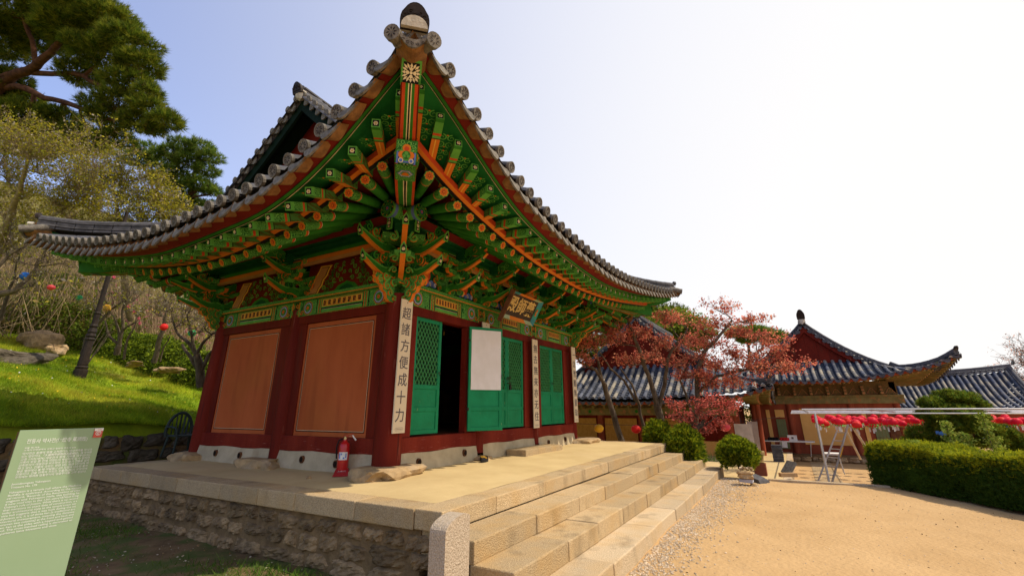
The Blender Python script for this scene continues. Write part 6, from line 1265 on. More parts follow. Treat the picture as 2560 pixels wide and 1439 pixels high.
# ================================================================ other halls
M_FRED = mat('faded_red_wood', (.32, .075, .035), .8, (.20, .045, .02), 3, bump=.2, stretch=(1, 1, .3)); M_FGRN = add_layer(mat('faded_green_beam', (.24, .20, .08), .8, (.16, .13, .05), 4), (.32, .16, .06), 'noise', 6, .55, .62, fac=.7)
M_FOCH = mat('ochre_wall', (.80, .47, .15), .9, (.72, .40, .12), 1.5); M_FDOOR = mat('olive_green_door', (.20, .23, .10), .7); M_FCIR = mat('faded_rafter_end', (.42, .20, .09), .8)
M_PATT = curls(mat('faded_pattern', (.12, .10, .035), .8), (.24, .12, .05), 9)
def far_roof(T, RF, mt, mc, fascia=True):
    RF.gd = -1.0; RF.gy = getattr(RF, 'gy', .3); RO = thing('roof', None, None, (RF.ox, RF.oy, 0)); RO.parent = T; RO.location = V((RF.ox, RF.oy, 0)) - ORG[T.name]
    RF.tiles(RO, 'lfb', mt, mc, M_TEND, M_TUND, detail=False)
    # cover tile end caps + drips on the visible side
    mb = MB()
    for side in 'lfb':
        ts, st = RF.rows(side)
        for t in ts:
            c = RF.P(side, t, RF.de(side, t) + .02, RF.ze(side, t) + .09); N_ = RF.N(side); T_ = RF.T(side); w = st * .45
            mb.prism(c, T_, Z, N_, [(w, .05), (0, .01), (-w, .05), (-w * .6, -.06), (0, -.10), (w * .6, -.06)], .012, 0)
    mb.build('drip_tiles', M_TILE, RO)
    # soffit, rafters, fascia
    for side in 'lfb':
        L = RF.L(side); mb = MB(); n = 40; A = RF.A; prev = None
        for k in range(n + 1):
            f = k / n; pts = []
            for fr in (0, .02, .5, 1):
                d = lerp(A, .05, fr); t = lerp(-d, L + d, f); tE = lerp(-A, L + A, f); de = RF.de(side, tE); d2 = lerp(de - .06, .05, fr); z = lerp(RF.ze(side, tE) + (.10 if fr == 0 else .0), RF.tabs[side][len(RF.tabs[side]) // 2][1] + .30, fr)
                pts.append(RF.P(side, t if fr else tE, d2, z))
            if prev:
                for i in range(3): mb.add([prev[i], pts[i], pts[i + 1], prev[i + 1]], [(0, 1, 2, 3)], 0 if i == 0 else 1)
            prev = pts
        mb.build('soffit', [M_FRED, M_FGRN], RO)
        if side == 'b': continue
        mb = MB(); nr = int((L + 2 * A) / .36)
        for k in range(nr + 1):
            f = k / nr; tE = lerp(-A, L + A, f); a = RF.P(side, lerp(-A * .7, L + A * .7, f), RF.de(side, tE) * .68, lerp(RF.ze(side, tE), RF.tabs[side][len(RF.tabs[side]) // 2][1] + .3, .32) - .07); e = RF.P(side, lerp(-.1, L + .1, f), .05, RF.tabs[side][len(RF.tabs[side]) // 2][1] + .22)
            mb.tube([a, e], .055, 8, 1, cap=False); mb.disc(a, (a - e), Z, .055, 2, 10); mb.disc(a + (a - e).normalized() * .004, (a - e), Z, .026, 1, 8)
            a2 = RF.P(side, tE * 1. , RF.de(side, tE) - .12, RF.ze(side, tE) - .01); mb.beam(a2, a + Z * .07, .06, .07, 1)
        mb.build('rafters', [M_FRED, M_FGRN, M_FCIR], RO)
    # ridges
    for sy in (-1, 1):
        pts = []
        for k in range(9):
            d = lerp(RF.gy, RF.A - .08, k / 8); dx = lerp(RF.g - .3, RF.A - .08, k / 8); tt = -d; z = RF.zr('f', tt, d) + (.12 if k == 0 else 0); pts.append(V((RF.ox - dx, (RF.oy - d) if sy < 0 else (RF.oy + RF.D + d), z + (.03 * max(0, k - 6)))))
        RF.ridge(RO, pts, .2, .20, M_RIDG, 3, .065); mb = MB(); RF.end_plate(mb, pts[-1] + Z * .18, V((-1, sy, 0)), .18, .14); mb.build('ridge_end', M_DARKM, RO)
        xe = RF.ox - RF.g; f = lambda y: RF.oy + (y if sy < 0 else RF.D - y); zr_ = lambda y: RF.zr('f', RF.W / 2, -y)
        pts = [V((xe + .32, f(lerp(RF.D / 2, -RF.gy, k / 8)), zr_(lerp(RF.D / 2, -RF.gy, k / 8)) + .02)) for k in range(9)]
        RF.ridge(RO, pts, .22, .22, M_RIDG, 3, .07)
        mb = MB(); n = 12
        for k in range(n):
            y = lerp(RF.D / 2 - .12, -RF.gy + .08, k / (n - 1)); z = zr_(y) + .05; c = V((xe - .02, f(y), z)); mb.tube([c, c + V((.3, 0, .05))], .07, 10, 0, cap=False); mb.disc(c, (-1, 0, 0), Z, .07, 1, 12)
            y3 = y - .13; mb.disc((xe, f(y3), zr_(y3) + .0), (-1, 0, 0), Z, .085, 1, 12, squash=1.3)
        mb.build('verge_tiles', [M_TILE, M_RIDG], RO)
    mb = MB(); zr_ = lambda y: RF.zr('f', RF.W / 2, -y); n = 14; x = RF.ox - RF.g + .22; ys = [lerp(-RF.gy, RF.D + RF.gy, k / n) for k in range(n + 1)]; zf = lambda y: zr_(min(y, RF.D - y)) - .05; zb = RF.zr('l', RF.D / 2, -(-RF.g) if RF.g < 0 else 0) + .05
    zb = RF.zr('f', RF.W / 2, RF.g) - .0
    for a, b in zip(ys, ys[1:]):
        mb.add([(x, RF.oy + a, zb), (x, RF.oy + b, zb), (x, RF.oy + b, max(zb, zf(b))), (x, RF.oy + a, max(zb, zf(a)))], [(0, 1, 2, 3)], 0)
        mb.box((x - .015, RF.oy + a, zb), (x - .001, RF.oy + a + .03, max(zb + .01, zf(a))), 1)
    for a, b in zip(ys, ys[1:]):
        p = [(x - .14, RF.oy + a, zf(a) - .22), (x - .14, RF.oy + b, zf(b) - .22), (x - .14, RF.oy + b, zf(b) + .02), (x - .14, RF.oy + a, zf(a) + .02)]; mb.add(p + [(q[0] + .05, q[1], q[2]) for q in p], [(0, 1, 2, 3), (0, 4, 5, 1)], 1)
    mb.build('gable', [M_RED, M_REDC], RO)
    mr = [V((x, RF.oy + RF.D / 2, zr_(RF.D / 2) + .10 * (k == 0))) for k, x in enumerate([lerp(RF.ox - RF.g, RF.ox + RF.W, q / 8) for q in range(9)])]
    RF.ridge(RO, mr, .28, .26, M_RIDG, 3, .08); mb = MB(); RF.end_plate(mb, mr[0] + Z * .22 + V((-.06, 0, 0)), (-1, 0, 0), .34, .46); mb.rock(mr[0] + Z * .15, (.1, .15, .15), 1, 2, .2, 3); mb.build('ridge_end', [M_DARKM, M_LIME], RO)
    return RO
def colz(T, pts, z0, z1, r, m=None):
    for x, y in pts: mb = MB(); mb.tube([(x, y, z0), (x, y, z1)], [r, r * .92], 14); mb.build('column', m or M_FRED, T, True)
# ---- main hall on the right
GH = thing('temple_hall', 'large faded hall at the right with a dark red boarded gable facing the yard', 'temple', (19.5, -6.45, -1.4), 'other temple halls beyond the yard')
tabH = [(-1, 2.45), (-.85, 2.14), (-.6, 1.88), (-.3, 1.68), (0, 1.62), (.3, 1.66), (.6, 1.78), (.85, 1.95), (1, 2.1)]; flipt = [(-a, b) for a, b in tabH[::-1]]; symH = [(-1, 2.45), (-.8, 2.15), (-.4, 1.75), (0, 1.65), (.4, 1.75), (.8, 2.15), (1, 2.45)]
RH = Roof(19.5, -9.1, 8., 5.3, 1.98, 1.85, {'l': tabH, 'f': symH, 'b': symH, 'r': tabH}, .05, .11, g=-.5, sp=.29, r=.07, tz=.08)
far_roof(GH, RH, M_GLAZ, M_COVW)
mb = MB(); mb.box((18.7, -10.2, -1.42), (28, -2.6, -1.17)); rubble(mb, (18.7, -2.6, 0), (18.7, -10.2, 0), -1.42, -1.2, (-1, 0, 0), 1, 31, .06, 1); mb.build('stone_base', [M_MORT, M_BASE], GH)
colz(GH, [(19.5, -3.8), (19.5, -5.25), (19.5, -7.55), (19.5, -9.1), (22, -9.1), (25, -9.1)], -1.2, 1.1, .13)
def wl(mb, y0, y1, z0, z1, x, mi, x1=None): mb.box((x, min(y0, y1), z0), (x1 or x + .06, max(y0, y1), z1), mi)
mb = MB(); wl(mb, -9.1, -3.8, -1.2, 1.1, 19.5, 0); mb.box((19.5, -9.12, -1.2), (27, -9.06, 1.1), 0); mb.build('wall', [M_FRED], GH)
mb = MB(); 
for (a, b, c, d) in [(-5.62, -7.36, -.80, .66), (-4.30, -4.45, -.86, .62), (-4.66, -5.02, .30, .62), (-7.85, -8.0, -.86, .62)]: wl(mb, a, b, c, d, 19.47, 0, 19.51)
mb.build('ochre_panel', M_FOCH, GH)
for (a, b) in ((-4.66, -5.02), (-8.18, -8.62)):
    mb = MB(); wl(mb, a, b, -1.0, .22, 19.46, 0, 19.51)
    for q in range(1, 4): y = lerp(a, b, q / 4); wl(mb, y - .008, y + .008, -.98, .2, 19.452, 1, 19.46)
    wl(mb, a, b, -.48, -.45, 19.452, 1, 19.46); mb.build('door', [M_FDOOR, M_SHR[0] if False else M_FGRN], GH)
mb = MB(); wl(mb, -8.66, -9.0, -1.1, .3, 19.40, 0, 19.44); mb.build('door', M_WOOD, GH, label='brown wooden door leaf swung open')
mb = MB(); mb.box((19.36, -9.4, .86), (19.64, -3.5, 1.12), 0); mb.box((19.3, -9.4, 1.12), (19.7, -3.5, 1.2), 0); mb.box((19.42, -9.2, 1.2), (19.6, -3.7, 1.75), 1); mb.box((19.42, -9.24, .86), (27, -9.0, 1.7), 1)
for k in range(9):
    y = -9.0 + .62 * k; mb.prism((19.405, y, 1.22), (0, 1, 0), (0, 0, 1), (1, 0, 0), [(-.22, 0), (.22, 0), (.13, .1), (.07, .2), (0, .27), (-.07, .2), (-.13, .1)], .008, 2); mb.prism((19.395, y, 1.23), (0, 1, 0), (0, 0, 1), (1, 0, 0), [(-.18, 0), (.18, 0), (.1, .09), (.05, .18), (0, .23), (-.05, .18), (-.1, .09)], .006, 1)
    for q in range(3): mb.box((19.1 + .1 * q, y + .25, 1.22 + .12 * q), (19.42, y + .37, 1.32 + .12 * q), 0); mb.disc((19.09 + .1 * q, y + .31, 1.27 + .12 * q), (-1, 0, 0), Z, .05, 2, 8)
mb.build('bracket_frieze', [M_FGRN, M_PATT, M_FCIR], GH)
mb = MB(); mb.tube([(15.818, -4.154, -1.13), (15.913, -4.21, 0.848)], [.09, .085], 12); 
o = mb.build('support_pole', M_FRED, None, True); tag(o, 'tall dark red pole propping the middle hall eave corner on a pale block', 'pole')
mb = MB(); c = (15.831, -4.146, -1.173); mb.box((c[0] - .2, c[1] - .22, c[2] - .1), (c[0] + .2, c[1] + .22, c[2] + .06)); tag(mb.build('pole_base', M_GRAN2), 'pale stone block under the dark red pole', 'stone block')
# ---- middle hall behind the maples
MH = thing('temple_hall', 'blue grey tiled hall half hidden behind the red maples', 'temple', (15, .2, -1.4), 'other temple halls beyond the yard')
tabM = [(-1, 1.34), (-.8, 1.08), (-.5, .92), (0, .84), (.5, .90), (.8, 1.05), (1, 1.3)]; RM = Roof(15., -3.2, 8., 6.8, 1.75, 1.55, {'l': tabM, 'f': tabM, 'b': tabM, 'r': tabM}, .5, .04, g=-.5, sp=.30, r=.08)
far_roof(MH, RM, M_GLAZ, M_COVW)
colz(MH, [(15, y) for y in (-3.2, -1.6, .2, 2.0, 3.6)] + [(17.5, -3.2), (20, -3.2), (15.9, -3.25)], -1.4, .7, .15)
mb = MB(); mb.box((15, -3.2, -1.4), (15.08, 3.6, .75), 0); mb.box((15, -3.2, -1.4), (22, -3.12, .75), 0); mb.build('wall', M_RED, MH)
for a, b in ((-1.4, 0.0), (.4, 1.8), (2.2, 3.4)): mb = MB(); wl(mb, a, b, -1.1, .32, 14.96, 0, 15.0); mb.build('ochre_panel', mat('ochre_brick', (.50, .27, .06), .9, (.40, .20, .04), 12), MH)
mb = MB(); wl(mb, -3.0, -1.8, -1.3, -.5, 14.96, 0, 15.0); mb.build('ochre_panel', M_FOCH, MH)
mb = MB(); mb.box((14.85, -3.5, .45), (15.15, 3.8, .75), 0); mb.box((14.9, -3.5, .75), (15.1, 3.8, 1.2), 1)
for k in range(14): y = -3.3 + .52 * k; mb.disc((14.84, y, .6), (-1, 0, 0), Z, .07, 2 + k % 2, 10); mb.box((14.5, y + .2, .72), (14.9, y + .3, .84), 0)
mb.build('painted_beam', [M_FGRN, M_PATT, M_FCIR, M_GMD], MH)
mb = MB(); mb.box((14.9, -3.95, -1.38), (14.94, -3.35, .15), 0); mb.build('white_door', mat('whitewashed_board', (.62, .55, .52), .8), MH); mb = MB(); mb.box((16.2, -4.1, -1.38), (16.24, -3.7, .2), 0); mb.build('white_door', mat('whitewashed_board', (.62, .55, .52), .8), MH)
mb = MB(); mb.box((14.2, -3.9, -1.42), (22.5, 4.5, -1.3)); mb.build('stone_base', M_BASE, MH)
# ---- far roof at the right edge
FR = thing('temple_hall', 'distant grey tiled roof at the right edge, behind the clipped pine', 'temple', (33, -14, -1.4), 'other temple halls beyond the yard')
mb = MB(); cv = MB(); x0, x1, ya, yb = 31.2, 34.6, -10.4, -17.3
def fz(f, g_): return lerp(.42 + .35 * abs(g_ * 2 - 1) ** 3, 2.45 + .30 * g_ ** 3, f) - .35 * math.sin(PI * f)
nr = 24
for k in range(nr):
    g0, g1 = k / nr, (k + 1) / nr
    for q in range(12):
        f0, f1 = q / 12, (q + 1) / 12; P = lambda f, g_, h=0: V((lerp(x0, x1, f), lerp(ya, yb, g_), fz(f, g_) + h))
        mb.add([P(f0, g0, .02), P(f0, (g0 + g1) / 2, -.03), P(f1, (g0 + g1) / 2, -.045), P(f1, g0, .0)], [(0, 1, 2, 3)]); mb.add([P(f0, (g0 + g1) / 2, -.03), P(f0, g1, .02), P(f1, g1, .0), P(f1, (g0 + g1) / 2, -.045)], [(0, 1, 2, 3)])
    cv.tube([P(q / 8, g0, .05) for q in range(9)], .085, 8, 0)
RO = thing('roof', None, None, (33, -14, 0)); RO.parent = FR; RO.location = (0, 0, 1.4)
mb.build('tile_field', M_GLAZ, RO); cv.build('cover_tiles', M_COVW, RO)
RF_ = Roof(0, 0, 1, 1, 1, 1, {}, 0, 0)
RF_.ridge(RO, [(x1, lerp(ya, yb, k / 8), fz(1, k / 8)) for k in range(9)], .3, .3, M_RIDG, 3, .09); RF_.ridge(RO, [(lerp(x1, x0, k / 8), yb + .1, fz(1 - k / 8, 1) + .02) for k in range(9)], .3, .22, M_RIDG, 3, .09)
mb = MB(); RF_.end_plate(mb, (x1 - .1, yb - .1, fz(1, 1) + .3), (0, -1, 0), .4, .3); mb.build('ridge_end', M_DARKM, RO)
mb = MB(); mb.box((x0 + 1, yb + .6, -1.4), (x1 + 3, ya, .6), 0); mb.build('wall', M_FRED, FR)
mb = MB(); mb.add([(x1, ya, 2.4), (x1, yb, 2.6), (x1 + 3.4, yb, .6), (x1 + 3.4, ya, .4)], [(0, 1, 2, 3)]); mb.build('rear_slope', M_GLAZ, RO)
# ================================================================ maples
sc_ = lambda l, r0, r1: [(*p, R1.uniform(r0, r1)) for p in l]
padtree('maple_tree', 'tall red leaved maple with grey trunks in front of the blue grey roof', 'tree',
  [([(11.426, -1.452, -1.083), (11.005, -1.551, 0.108), (10.695, -1.537, 0.86)], .14, .12), ([(10.695, -1.537, 0.86), (10.416, -1.489, 1.487), (10.077, -1.383, 2.177), (9.739, -1.278, 2.868), (9.532, -1.156, 3.513)], .09, .04), ([(10.79, -1.526, 0.609), (10.535, -1.902, 1.48), (10.247, -2.127, 2.216), (10.244, -2.464, 2.709), (10.294, -2.893, 3.201)], .075, .03), ([(11.459, -2.419, -0.384), (11.235, -2.631, 0.481), (10.734, -2.914, 1.833), (10.668, -3.227, 2.445), (10.645, -3.642, 2.798), (10.722, -4.198, 3.404)], .10, .035), ([(10.953, -2.782, 1.097), (10.859, -3.459, 1.695), (10.963, -4.174, 1.857), (11.1, -5.068, 1.888)], .06, .025), ([(11.308, -2.586, 0.234), (10.857, -2.337, 1.607), (10.838, -2.736, 2.231)], .05, .02)],
  sc_([(9.618, -0.665, 2.899), (9.779, -1.319, 3.133), (10.189, -1.85, 2.877), (9.84, -0.814, 2.253), (10.205, -1.529, 2.375), (10.426, -2.287, 2.61), (10.684, -2.906, 2.857), (10.642, -2.312, 2.108), (10.792, -2.947, 2.345), (10.835, -3.483, 2.702), (10.665, -3.331, 3.214), (10.848, -3.933, 3.318), (10.744, -3.898, 3.833), (11.109, -4.327, 2.93), (11.256, -4.781, 2.912), (11.013, -4.023, 2.429), (11.144, -4.572, 2.283), (11.311, -5.146, 2.389), (11.047, -4.731, 1.839), (11.242, -5.272, 1.828), (11.305, -5.666, 1.934), (10.945, -4.185, 1.917), (10.862, -3.511, 2.066), (10.031, -2.102, 3.633), (10.298, -2.674, 3.485), (10.777, -3.11, 1.703), (10.735, -2.626, 1.718), (11.024, -3.99, 1.44), (10.997, -3.279, 1.397), (11.384, -5.319, 2.76), (11.176, -4.98, 3.399)], .42, .68), M_BARK, dict(kind='leaf', on='twig', n=14000, size=.035, mats=M_MAP, jit=.045, aspect=.75, up=.3), 'red maples between the halls', flat=.42, br=.018, twigs=17, tw=.0042, sub=4, amp=.15)
padtree('maple_tree', 'sparsely leaved maple of three long bare trunks, right beside the far corner column', 'tree',
  [([(11.236, -0.381, -0.933), (10.802, -0.167, -0.159), (10.325, -0.057, 0.871), (10.045, -0.02, 1.514)], .12, .08), ([(10.045, -0.02, 1.514), (9.662, 0.122, 1.958), (9.218, 0.505, 2.208), (8.934, 0.572, 2.515)], .06, .03), ([(10.181, -0.033, 1.193), (9.848, 0.052, 1.901), (9.588, 0.054, 2.544), (9.315, 0.08, 3.188)], .06, .025), ([(11.402, -0.861, -0.046), (11.034, -0.858, 0.866), (10.539, -0.546, 1.65), (10.18, -0.199, 2.043), (9.852, 0.006, 2.566)], .06, .02), ([(11.034, -0.858, 0.866), (10.716, -0.761, 1.518), (10.353, -0.496, 2.041)], .045, .02)],
  sc_([(8.849, 0.458, 2.893), (9.183, 0.171, 2.777), (9.252, 0.011, 3.445), (9.61, -0.25, 2.928), (9.487, -0.483, 3.57), (9.267, 0.378, 2.271), (9.837, -0.618, 3.198), (9.465, -0.228, 3.867)], .42, .6), M_BARK, dict(kind='leaf', on='twig', n=3600, size=.036, mats=M_MAP, jit=.05, aspect=.75), 'red maples between the halls', flat=.55, br=.018, twigs=14, tw=.0045, sub=4, amp=.12)
padtree('maple_tree', 'low dark red maple bush under the middle hall corner, between two clipped bushes', 'tree', [([(9.738, -2.364, -0.439), (9.737, -2.711, 0.063), (9.815, -3.079, 0.397), (9.838, -3.273, 0.62)], .09, .03), ([(9.737, -2.711, 0.063), (9.846, -3.422, 0.509)], .04, .015)],
  sc_([(9.425, -2.484, 0.513), (9.674, -2.936, 0.847), (9.881, -3.369, 0.957), (9.669, -3.116, 0.511), (9.931, -3.645, 0.619), (9.856, -3.498, 0.29), (9.729, -3.165, 0.127), (9.374, -2.419, 0.851), (9.983, -3.889, 0.84)], .28, .42), M_BARK, dict(kind='leaf', on='twig', n=2300, size=.034, mats=M_MAP2, jit=.035, aspect=.75), 'red maples between the halls', flat=.6, br=.015, twigs=12, tw=.004, sub=4)
# trees on the hill behind the maples, and at the right edge
padtree('hill_tree', 'bright yellow green tree on the rise behind the red maples', 'tree', [([(26.829, 0.966, 2.147), (26.24, 0.61, 4.124), (25.799, 0.344, 5.607)], .2, .1)], sc_([(25.405, 1.023, 5.611), (25.857, 0.074, 5.852), (26.529, -0.743, 5.352), (25.888, 0.704, 4.867), (25.363, 1.609, 4.873), (26.487, -0.157, 4.613), (24.212, 4.275, 3.901)], 1.1, 1.5), M_BARK, dict(kind='leaf', n=1100, size=.12, mats=[lm('spring_yellow_green', (.34, .40, .03)), lm('spring_green', (.2, .28, .03))], r=1.), 'trees on the rise behind the maples', flat=.8, twigs=6)
padtree('hill_tree', 'dark evergreen on the rise behind the red maples, left of the bright one', 'tree', [([(28.772, 3.847, 2.296), (27.882, 3.31, 5.287)], .2, .1)], sc_([(27.061, 4.159, 6.109), (27.396, 3.017, 6.918), (28.055, 2.071, 6.639), (27.593, 3.808, 5.29), (27.015, 4.804, 5.297), (25.421, 6.083, 4.38), (23.892, 6.332, 4.783), (28.448, 1.299, 6.77)], 1.1, 1.5), M_BARK, dict(kind='tuft', n=420, size=.3, w=.025, k=7, mats=M_PIN, r=1.), 'trees on the rise behind the maples', flat=.7, twigs=5)
padtree('hill_tree', 'small far pine top showing left of the big gable', 'tree', [([(40.793, -2.326, 2.559), (39.714, -2.977, 6.183)], .2, .1)], sc_([(39.216, -2.463, 6.682), (39.868, -3.699, 6.838), (39.714, -2.977, 6.183), (40.297, -4.255, 6.571), (40.92, -5.101, 6.235)], .9, 1.2), M_BARK, dict(kind='tuft', n=420, size=.35, w=.03, k=7, mats=M_PIN2, r=1.), 'trees on the rise behind the maples', flat=.5, twigs=5)
padtree('leafless_tree', 'reddish leafless tree cut by the right edge of the picture', 'tree', [([(45.535, -21.012, -0.633), (44.72, -21.158, 1.61), (44.07, -21.204, 3.292)], .22, .08)], sc_([(43.606, -20.791, 3.856), (43.642, -20.077, 2.739), (43.654, -21.455, 4.692), (43.942, -19.723, 1.479), (44.255, -20.746, 2.173), (44.35, -22.074, 3.847)], 1.2, 1.6), M_BARK, dict(kind='leaf', on='twig', n=2500, size=.06, mats=[lm('brown_buds', (.28, .12, .08)), M_MAP[1]], jit=.1), None, flat=.9, br=.04, twigs=22, tw=.014, sub=5)
padtree('green_tree', 'pale green tree in the gap between the two halls', 'tree', [([(23.318, -3.117, -1.507), (22.885, -3.33, -0.123)], .1, .05)], sc_([(22.822, -3.221, -0.122), (22.862, -3.563, 0.272), (22.978, -3.078, -0.715), (23.15, -3.512, -0.52), (22.61, -3.471, 0.767)], .45, .6), M_BARK, dict(kind='leaf', n=900, size=.07, mats=M_BUSH[:2], r=1.), None, flat=.9, twigs=4)
# clipped bushes
def cbush(lab, c, r, n, mats=M_BUSH): bush(lab, (c[0], c[1], c[2] - .06), r, int(n * 1.7), mats, .085, 'clipped_bush', 'yellow green clipped bushes by the terrace', tuft=True)
cbush('clipped yellow green bush right behind the terrace edge, leftmost', (9.257, -1.823, -0.021), (.42, .42, .45), 1900); cbush('yellow green bush at the end of the upper step, in the middle', (8.618, -2.676, -0.245), (.46, .46, .55), 2200)
cbush('round clipped bush standing free to the right of the steps', (8.665, -3.96, -0.341), (.47, .47, .40), 2500)
# iris leaves
mb = MB(); b = V((9.647, -3.338, -0.637))
for k in range(60): a = random.uniform(-.55, .55); d = V((random.uniform(-.5, .5), random.uniform(-1, 1), 0)) * .12; p = b + V((random.uniform(-.15, .15), a * .8, -.05)); mb.add([p - V((0, .008, 0)), p + V((0, .008, 0)), p + d + Z * random.uniform(.12, .3)], [(0, 1, 2)])
o = mb.build('iris_leaves', lm('iris_green', (.16, .30, .06))); tag(o, 'clump of upright blade leaves between the two clipped bushes', 'plant')
# hedge
HG = thing('hedge', 'long clipped box hedge with bright yellow green new growth on top', 'hedge', (7, -8.1, -.95))
h0 = V((8.75, -6.75, 0)); hd = V((-.80, -.60, 0)).normalized() * -1; 
hd = V((-.805, -.593, 0)); hn = V((.593, -.805, 0)) * 1.0
n = 30000; u = rng.uniform(-.05, 7.2, n); f_ = rng.uniform(0, 1, n); top = rng.uniform(size=n) < .36; w_ = rng.uniform(0, 1.25, n); zz = rng.uniform(-.93, -.13, n)
zt = -.12 + .05 * np.sin(u * 2.3) + .03 * np.sin(u * 6.1) - .02 * u * 0; endf = rng.uniform(size=n) < .12
wv = np.where(top, w_, np.abs(rng.normal(size=n)) * .09 - .02 + .05 * np.sin(u * 4) * np.sin(zz * 6)); zv = np.where(top, zt + rng.normal(size=n) * .035, zz); uv = np.where(endf & ~top, np.abs(rng.normal(size=n)) * .08 + .05 * np.sin(zz * 7), u); wv = np.where(endf & ~top, rng.uniform(0, 1.25, n), wv)
rnd_ = np.clip((zv + .35) / .3, 0, 1) ** 3 * .10; wv = np.where(top | endf, wv, wv + rnd_)
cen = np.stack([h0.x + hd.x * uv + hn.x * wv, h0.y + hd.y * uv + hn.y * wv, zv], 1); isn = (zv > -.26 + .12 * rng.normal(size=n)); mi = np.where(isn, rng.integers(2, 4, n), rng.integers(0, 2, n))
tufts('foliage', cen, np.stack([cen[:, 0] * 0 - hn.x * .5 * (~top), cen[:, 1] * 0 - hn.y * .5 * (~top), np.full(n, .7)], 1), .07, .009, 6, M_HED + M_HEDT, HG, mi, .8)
mb = MB(); c = h0 + hd * 3.6 + hn * .68; mb.obox(c + Z * -.52, hd * 3.5, hn * .52, Z * .38); mb.build('stems', mat('hedge_inner_shade', (.012, .018, .005), .9), HG)  # solid block filling the hedge, its inner shade painted near black
n = 200000
# young shoots sticking up behind the hedge
n = 1700; ctr = np.array([(9.034, -8.38, 0.228), (9.325, -8.734, 0.011), (9.419, -9.133, 0.352), (9.649, -9.28, -0.009), (9.222, -8.585, 0.055), (8.731, -7.663, -0.05)]); k = rng.integers(0, 6, n); hh = np.array([.36, .25, .45, .2, .25, .14])[k]
cen = ctr[k] + np.stack([rng.normal(size=n) * .05, rng.normal(size=n) * .06, rng.uniform(-1, .6, n) * hh], 1); T = thing('young_shrub', 'young shrub with upright pale green shoots above the hedge, in front of the clipped pine', 'shrub', tuple(ctr[1] - [0, 0, 1])); leaves('foliage', cen, .035, [lm('shoot_green', (.32, .46, .06)), lm('shoot_yellow', (.45, .50, .08))], T, .6, 0, rng.integers(0, 2, n))
mb = MB(); [mb.tube([V(c) - Z * .9, V(c) + Z * h_ * .5], [.012, .006], 5) for c, h_ in zip(ctr, [.42, .3, .55, .25, .3, .15])]; mb.build('stems', M_BARK, T)
# clipped pine behind the hedge
padtree('clipped_pine', 'low clipped pine with rounded cloud shaped foliage behind the hedge', 'tree', [([(11.171, -8.72, -0.92), (11, -8.823, -0.346), (10.766, -8.813, -0.053), (10.475, -8.745, 0.331), (10.213, -8.744, 0.709)], .12, .05), ([(10.805, -8.813, -0.148), (10.692, -9.148, 0.098), (10.721, -9.361, 0.33)], .06, .03)],
  [(*p, r * .84) for p, r in zip([(10.109, -8.442, 0.805), (10.268, -8.812, 0.944), (10.482, -9.149, 0.894), (10.675, -9.382, 0.751), (10.008, -8.432, 0.526), (10.115, -8.838, 0.571), (10.466, -9.189, 0.474), (10.05, -8.536, 0.296), (10.18, -8.921, 0.252), (10.17, -8.056, 0.1), (10.176, -7.936, -0.088), (10.314, -8.336, -0.131), (10.813, -9.422, 0.19), (11.172, -9.781, 0.088), (11.325, -9.98, -0.008), (10.946, -9.457, -0.092), (10.369, -8.798, -0.12), (11.42, -9.981, -0.243), (11.408, -10.103, -0.311)], [.32, .36, .36, .28, .42, .44, .38, .4, .42, .32, .3, .36, .36, .38, .3, .42, .4, .36, .36])], M_BARKP, dict(kind='tuft', n=12000, size=.08, w=.006, k=7, mats=M_PIN + M_PIN2[:1], r=1., pw=.35), None, flat=.62, br=.02, twigs=5, tw=.005)

# ================================================================ slope furniture: rocks, lamp post, lanterns
for q, r, m, lab, sd in (((0.268, 17.578, 3.279), (.45, .35, .30), M_ROCK, 'grey boulder on top of the grass slope below the blue lantern', 4), ((-0.849, 14.683, 2.308), (.80, .5, .26), M_ROCKD, 'large dark flat boulder half sunk in the grass, left edge', 7), ((0.493, 16.423, 2.857), (.30, .25, .20), M_BASE, 'rusty brown rock beside the grey boulder', 9), ((1.801, 11.171, 1.982), (.3, .2, .08), M_ROCK, 'small flat grey rock in the grass near the red lantern', 12), ((1.542, 12.909, 2.256), (.25, .2, .08), M_ROCK, 'tiny half buried rock under the magnolia', 14)):
    mb = MB(); mb.rock((q[0], q[1], q[2] - .06), r, 0, 3, .34, sd); tag(mb.build('boulder', m), lab, 'boulder')
LP = thing('lamp_post', 'ornate dark iron lamp post standing on the grass slope', 'lamp post', (0.135, 12.688, 1.816)); b = V((0.135, 12.688, 1.816)); tp = V((0.135, 12.688, 1.816)) + Z * 5.2
prof = [(-.4, .16), (.10, .17), (.12, .14), (.18, .16), (.22, .12), (.26, .13), (.95, .105), (1.0, .13), (1.05, .10), (1.1, .125), (1.18, .10), (1.22, .12), (1.34, .085), (1.4, .11), (1.46, .08), (1.75, .075), (1.8, .095), (1.84, .07), (5.2, .05)]
n = 12; vs = [b + V((r * math.cos(2 * PI * k / n), r * math.sin(2 * PI * k / n), z)) for z, r in prof for k in range(n)]; mb = MB(); mb.add(vs, [(a * n + k, a * n + (k + 1) % n, (a + 1) * n + (k + 1) % n, (a + 1) * n + k) for a in range(len(prof) - 1) for k in range(n)], 0, False); mb.build('post', M_DARKM, LP)
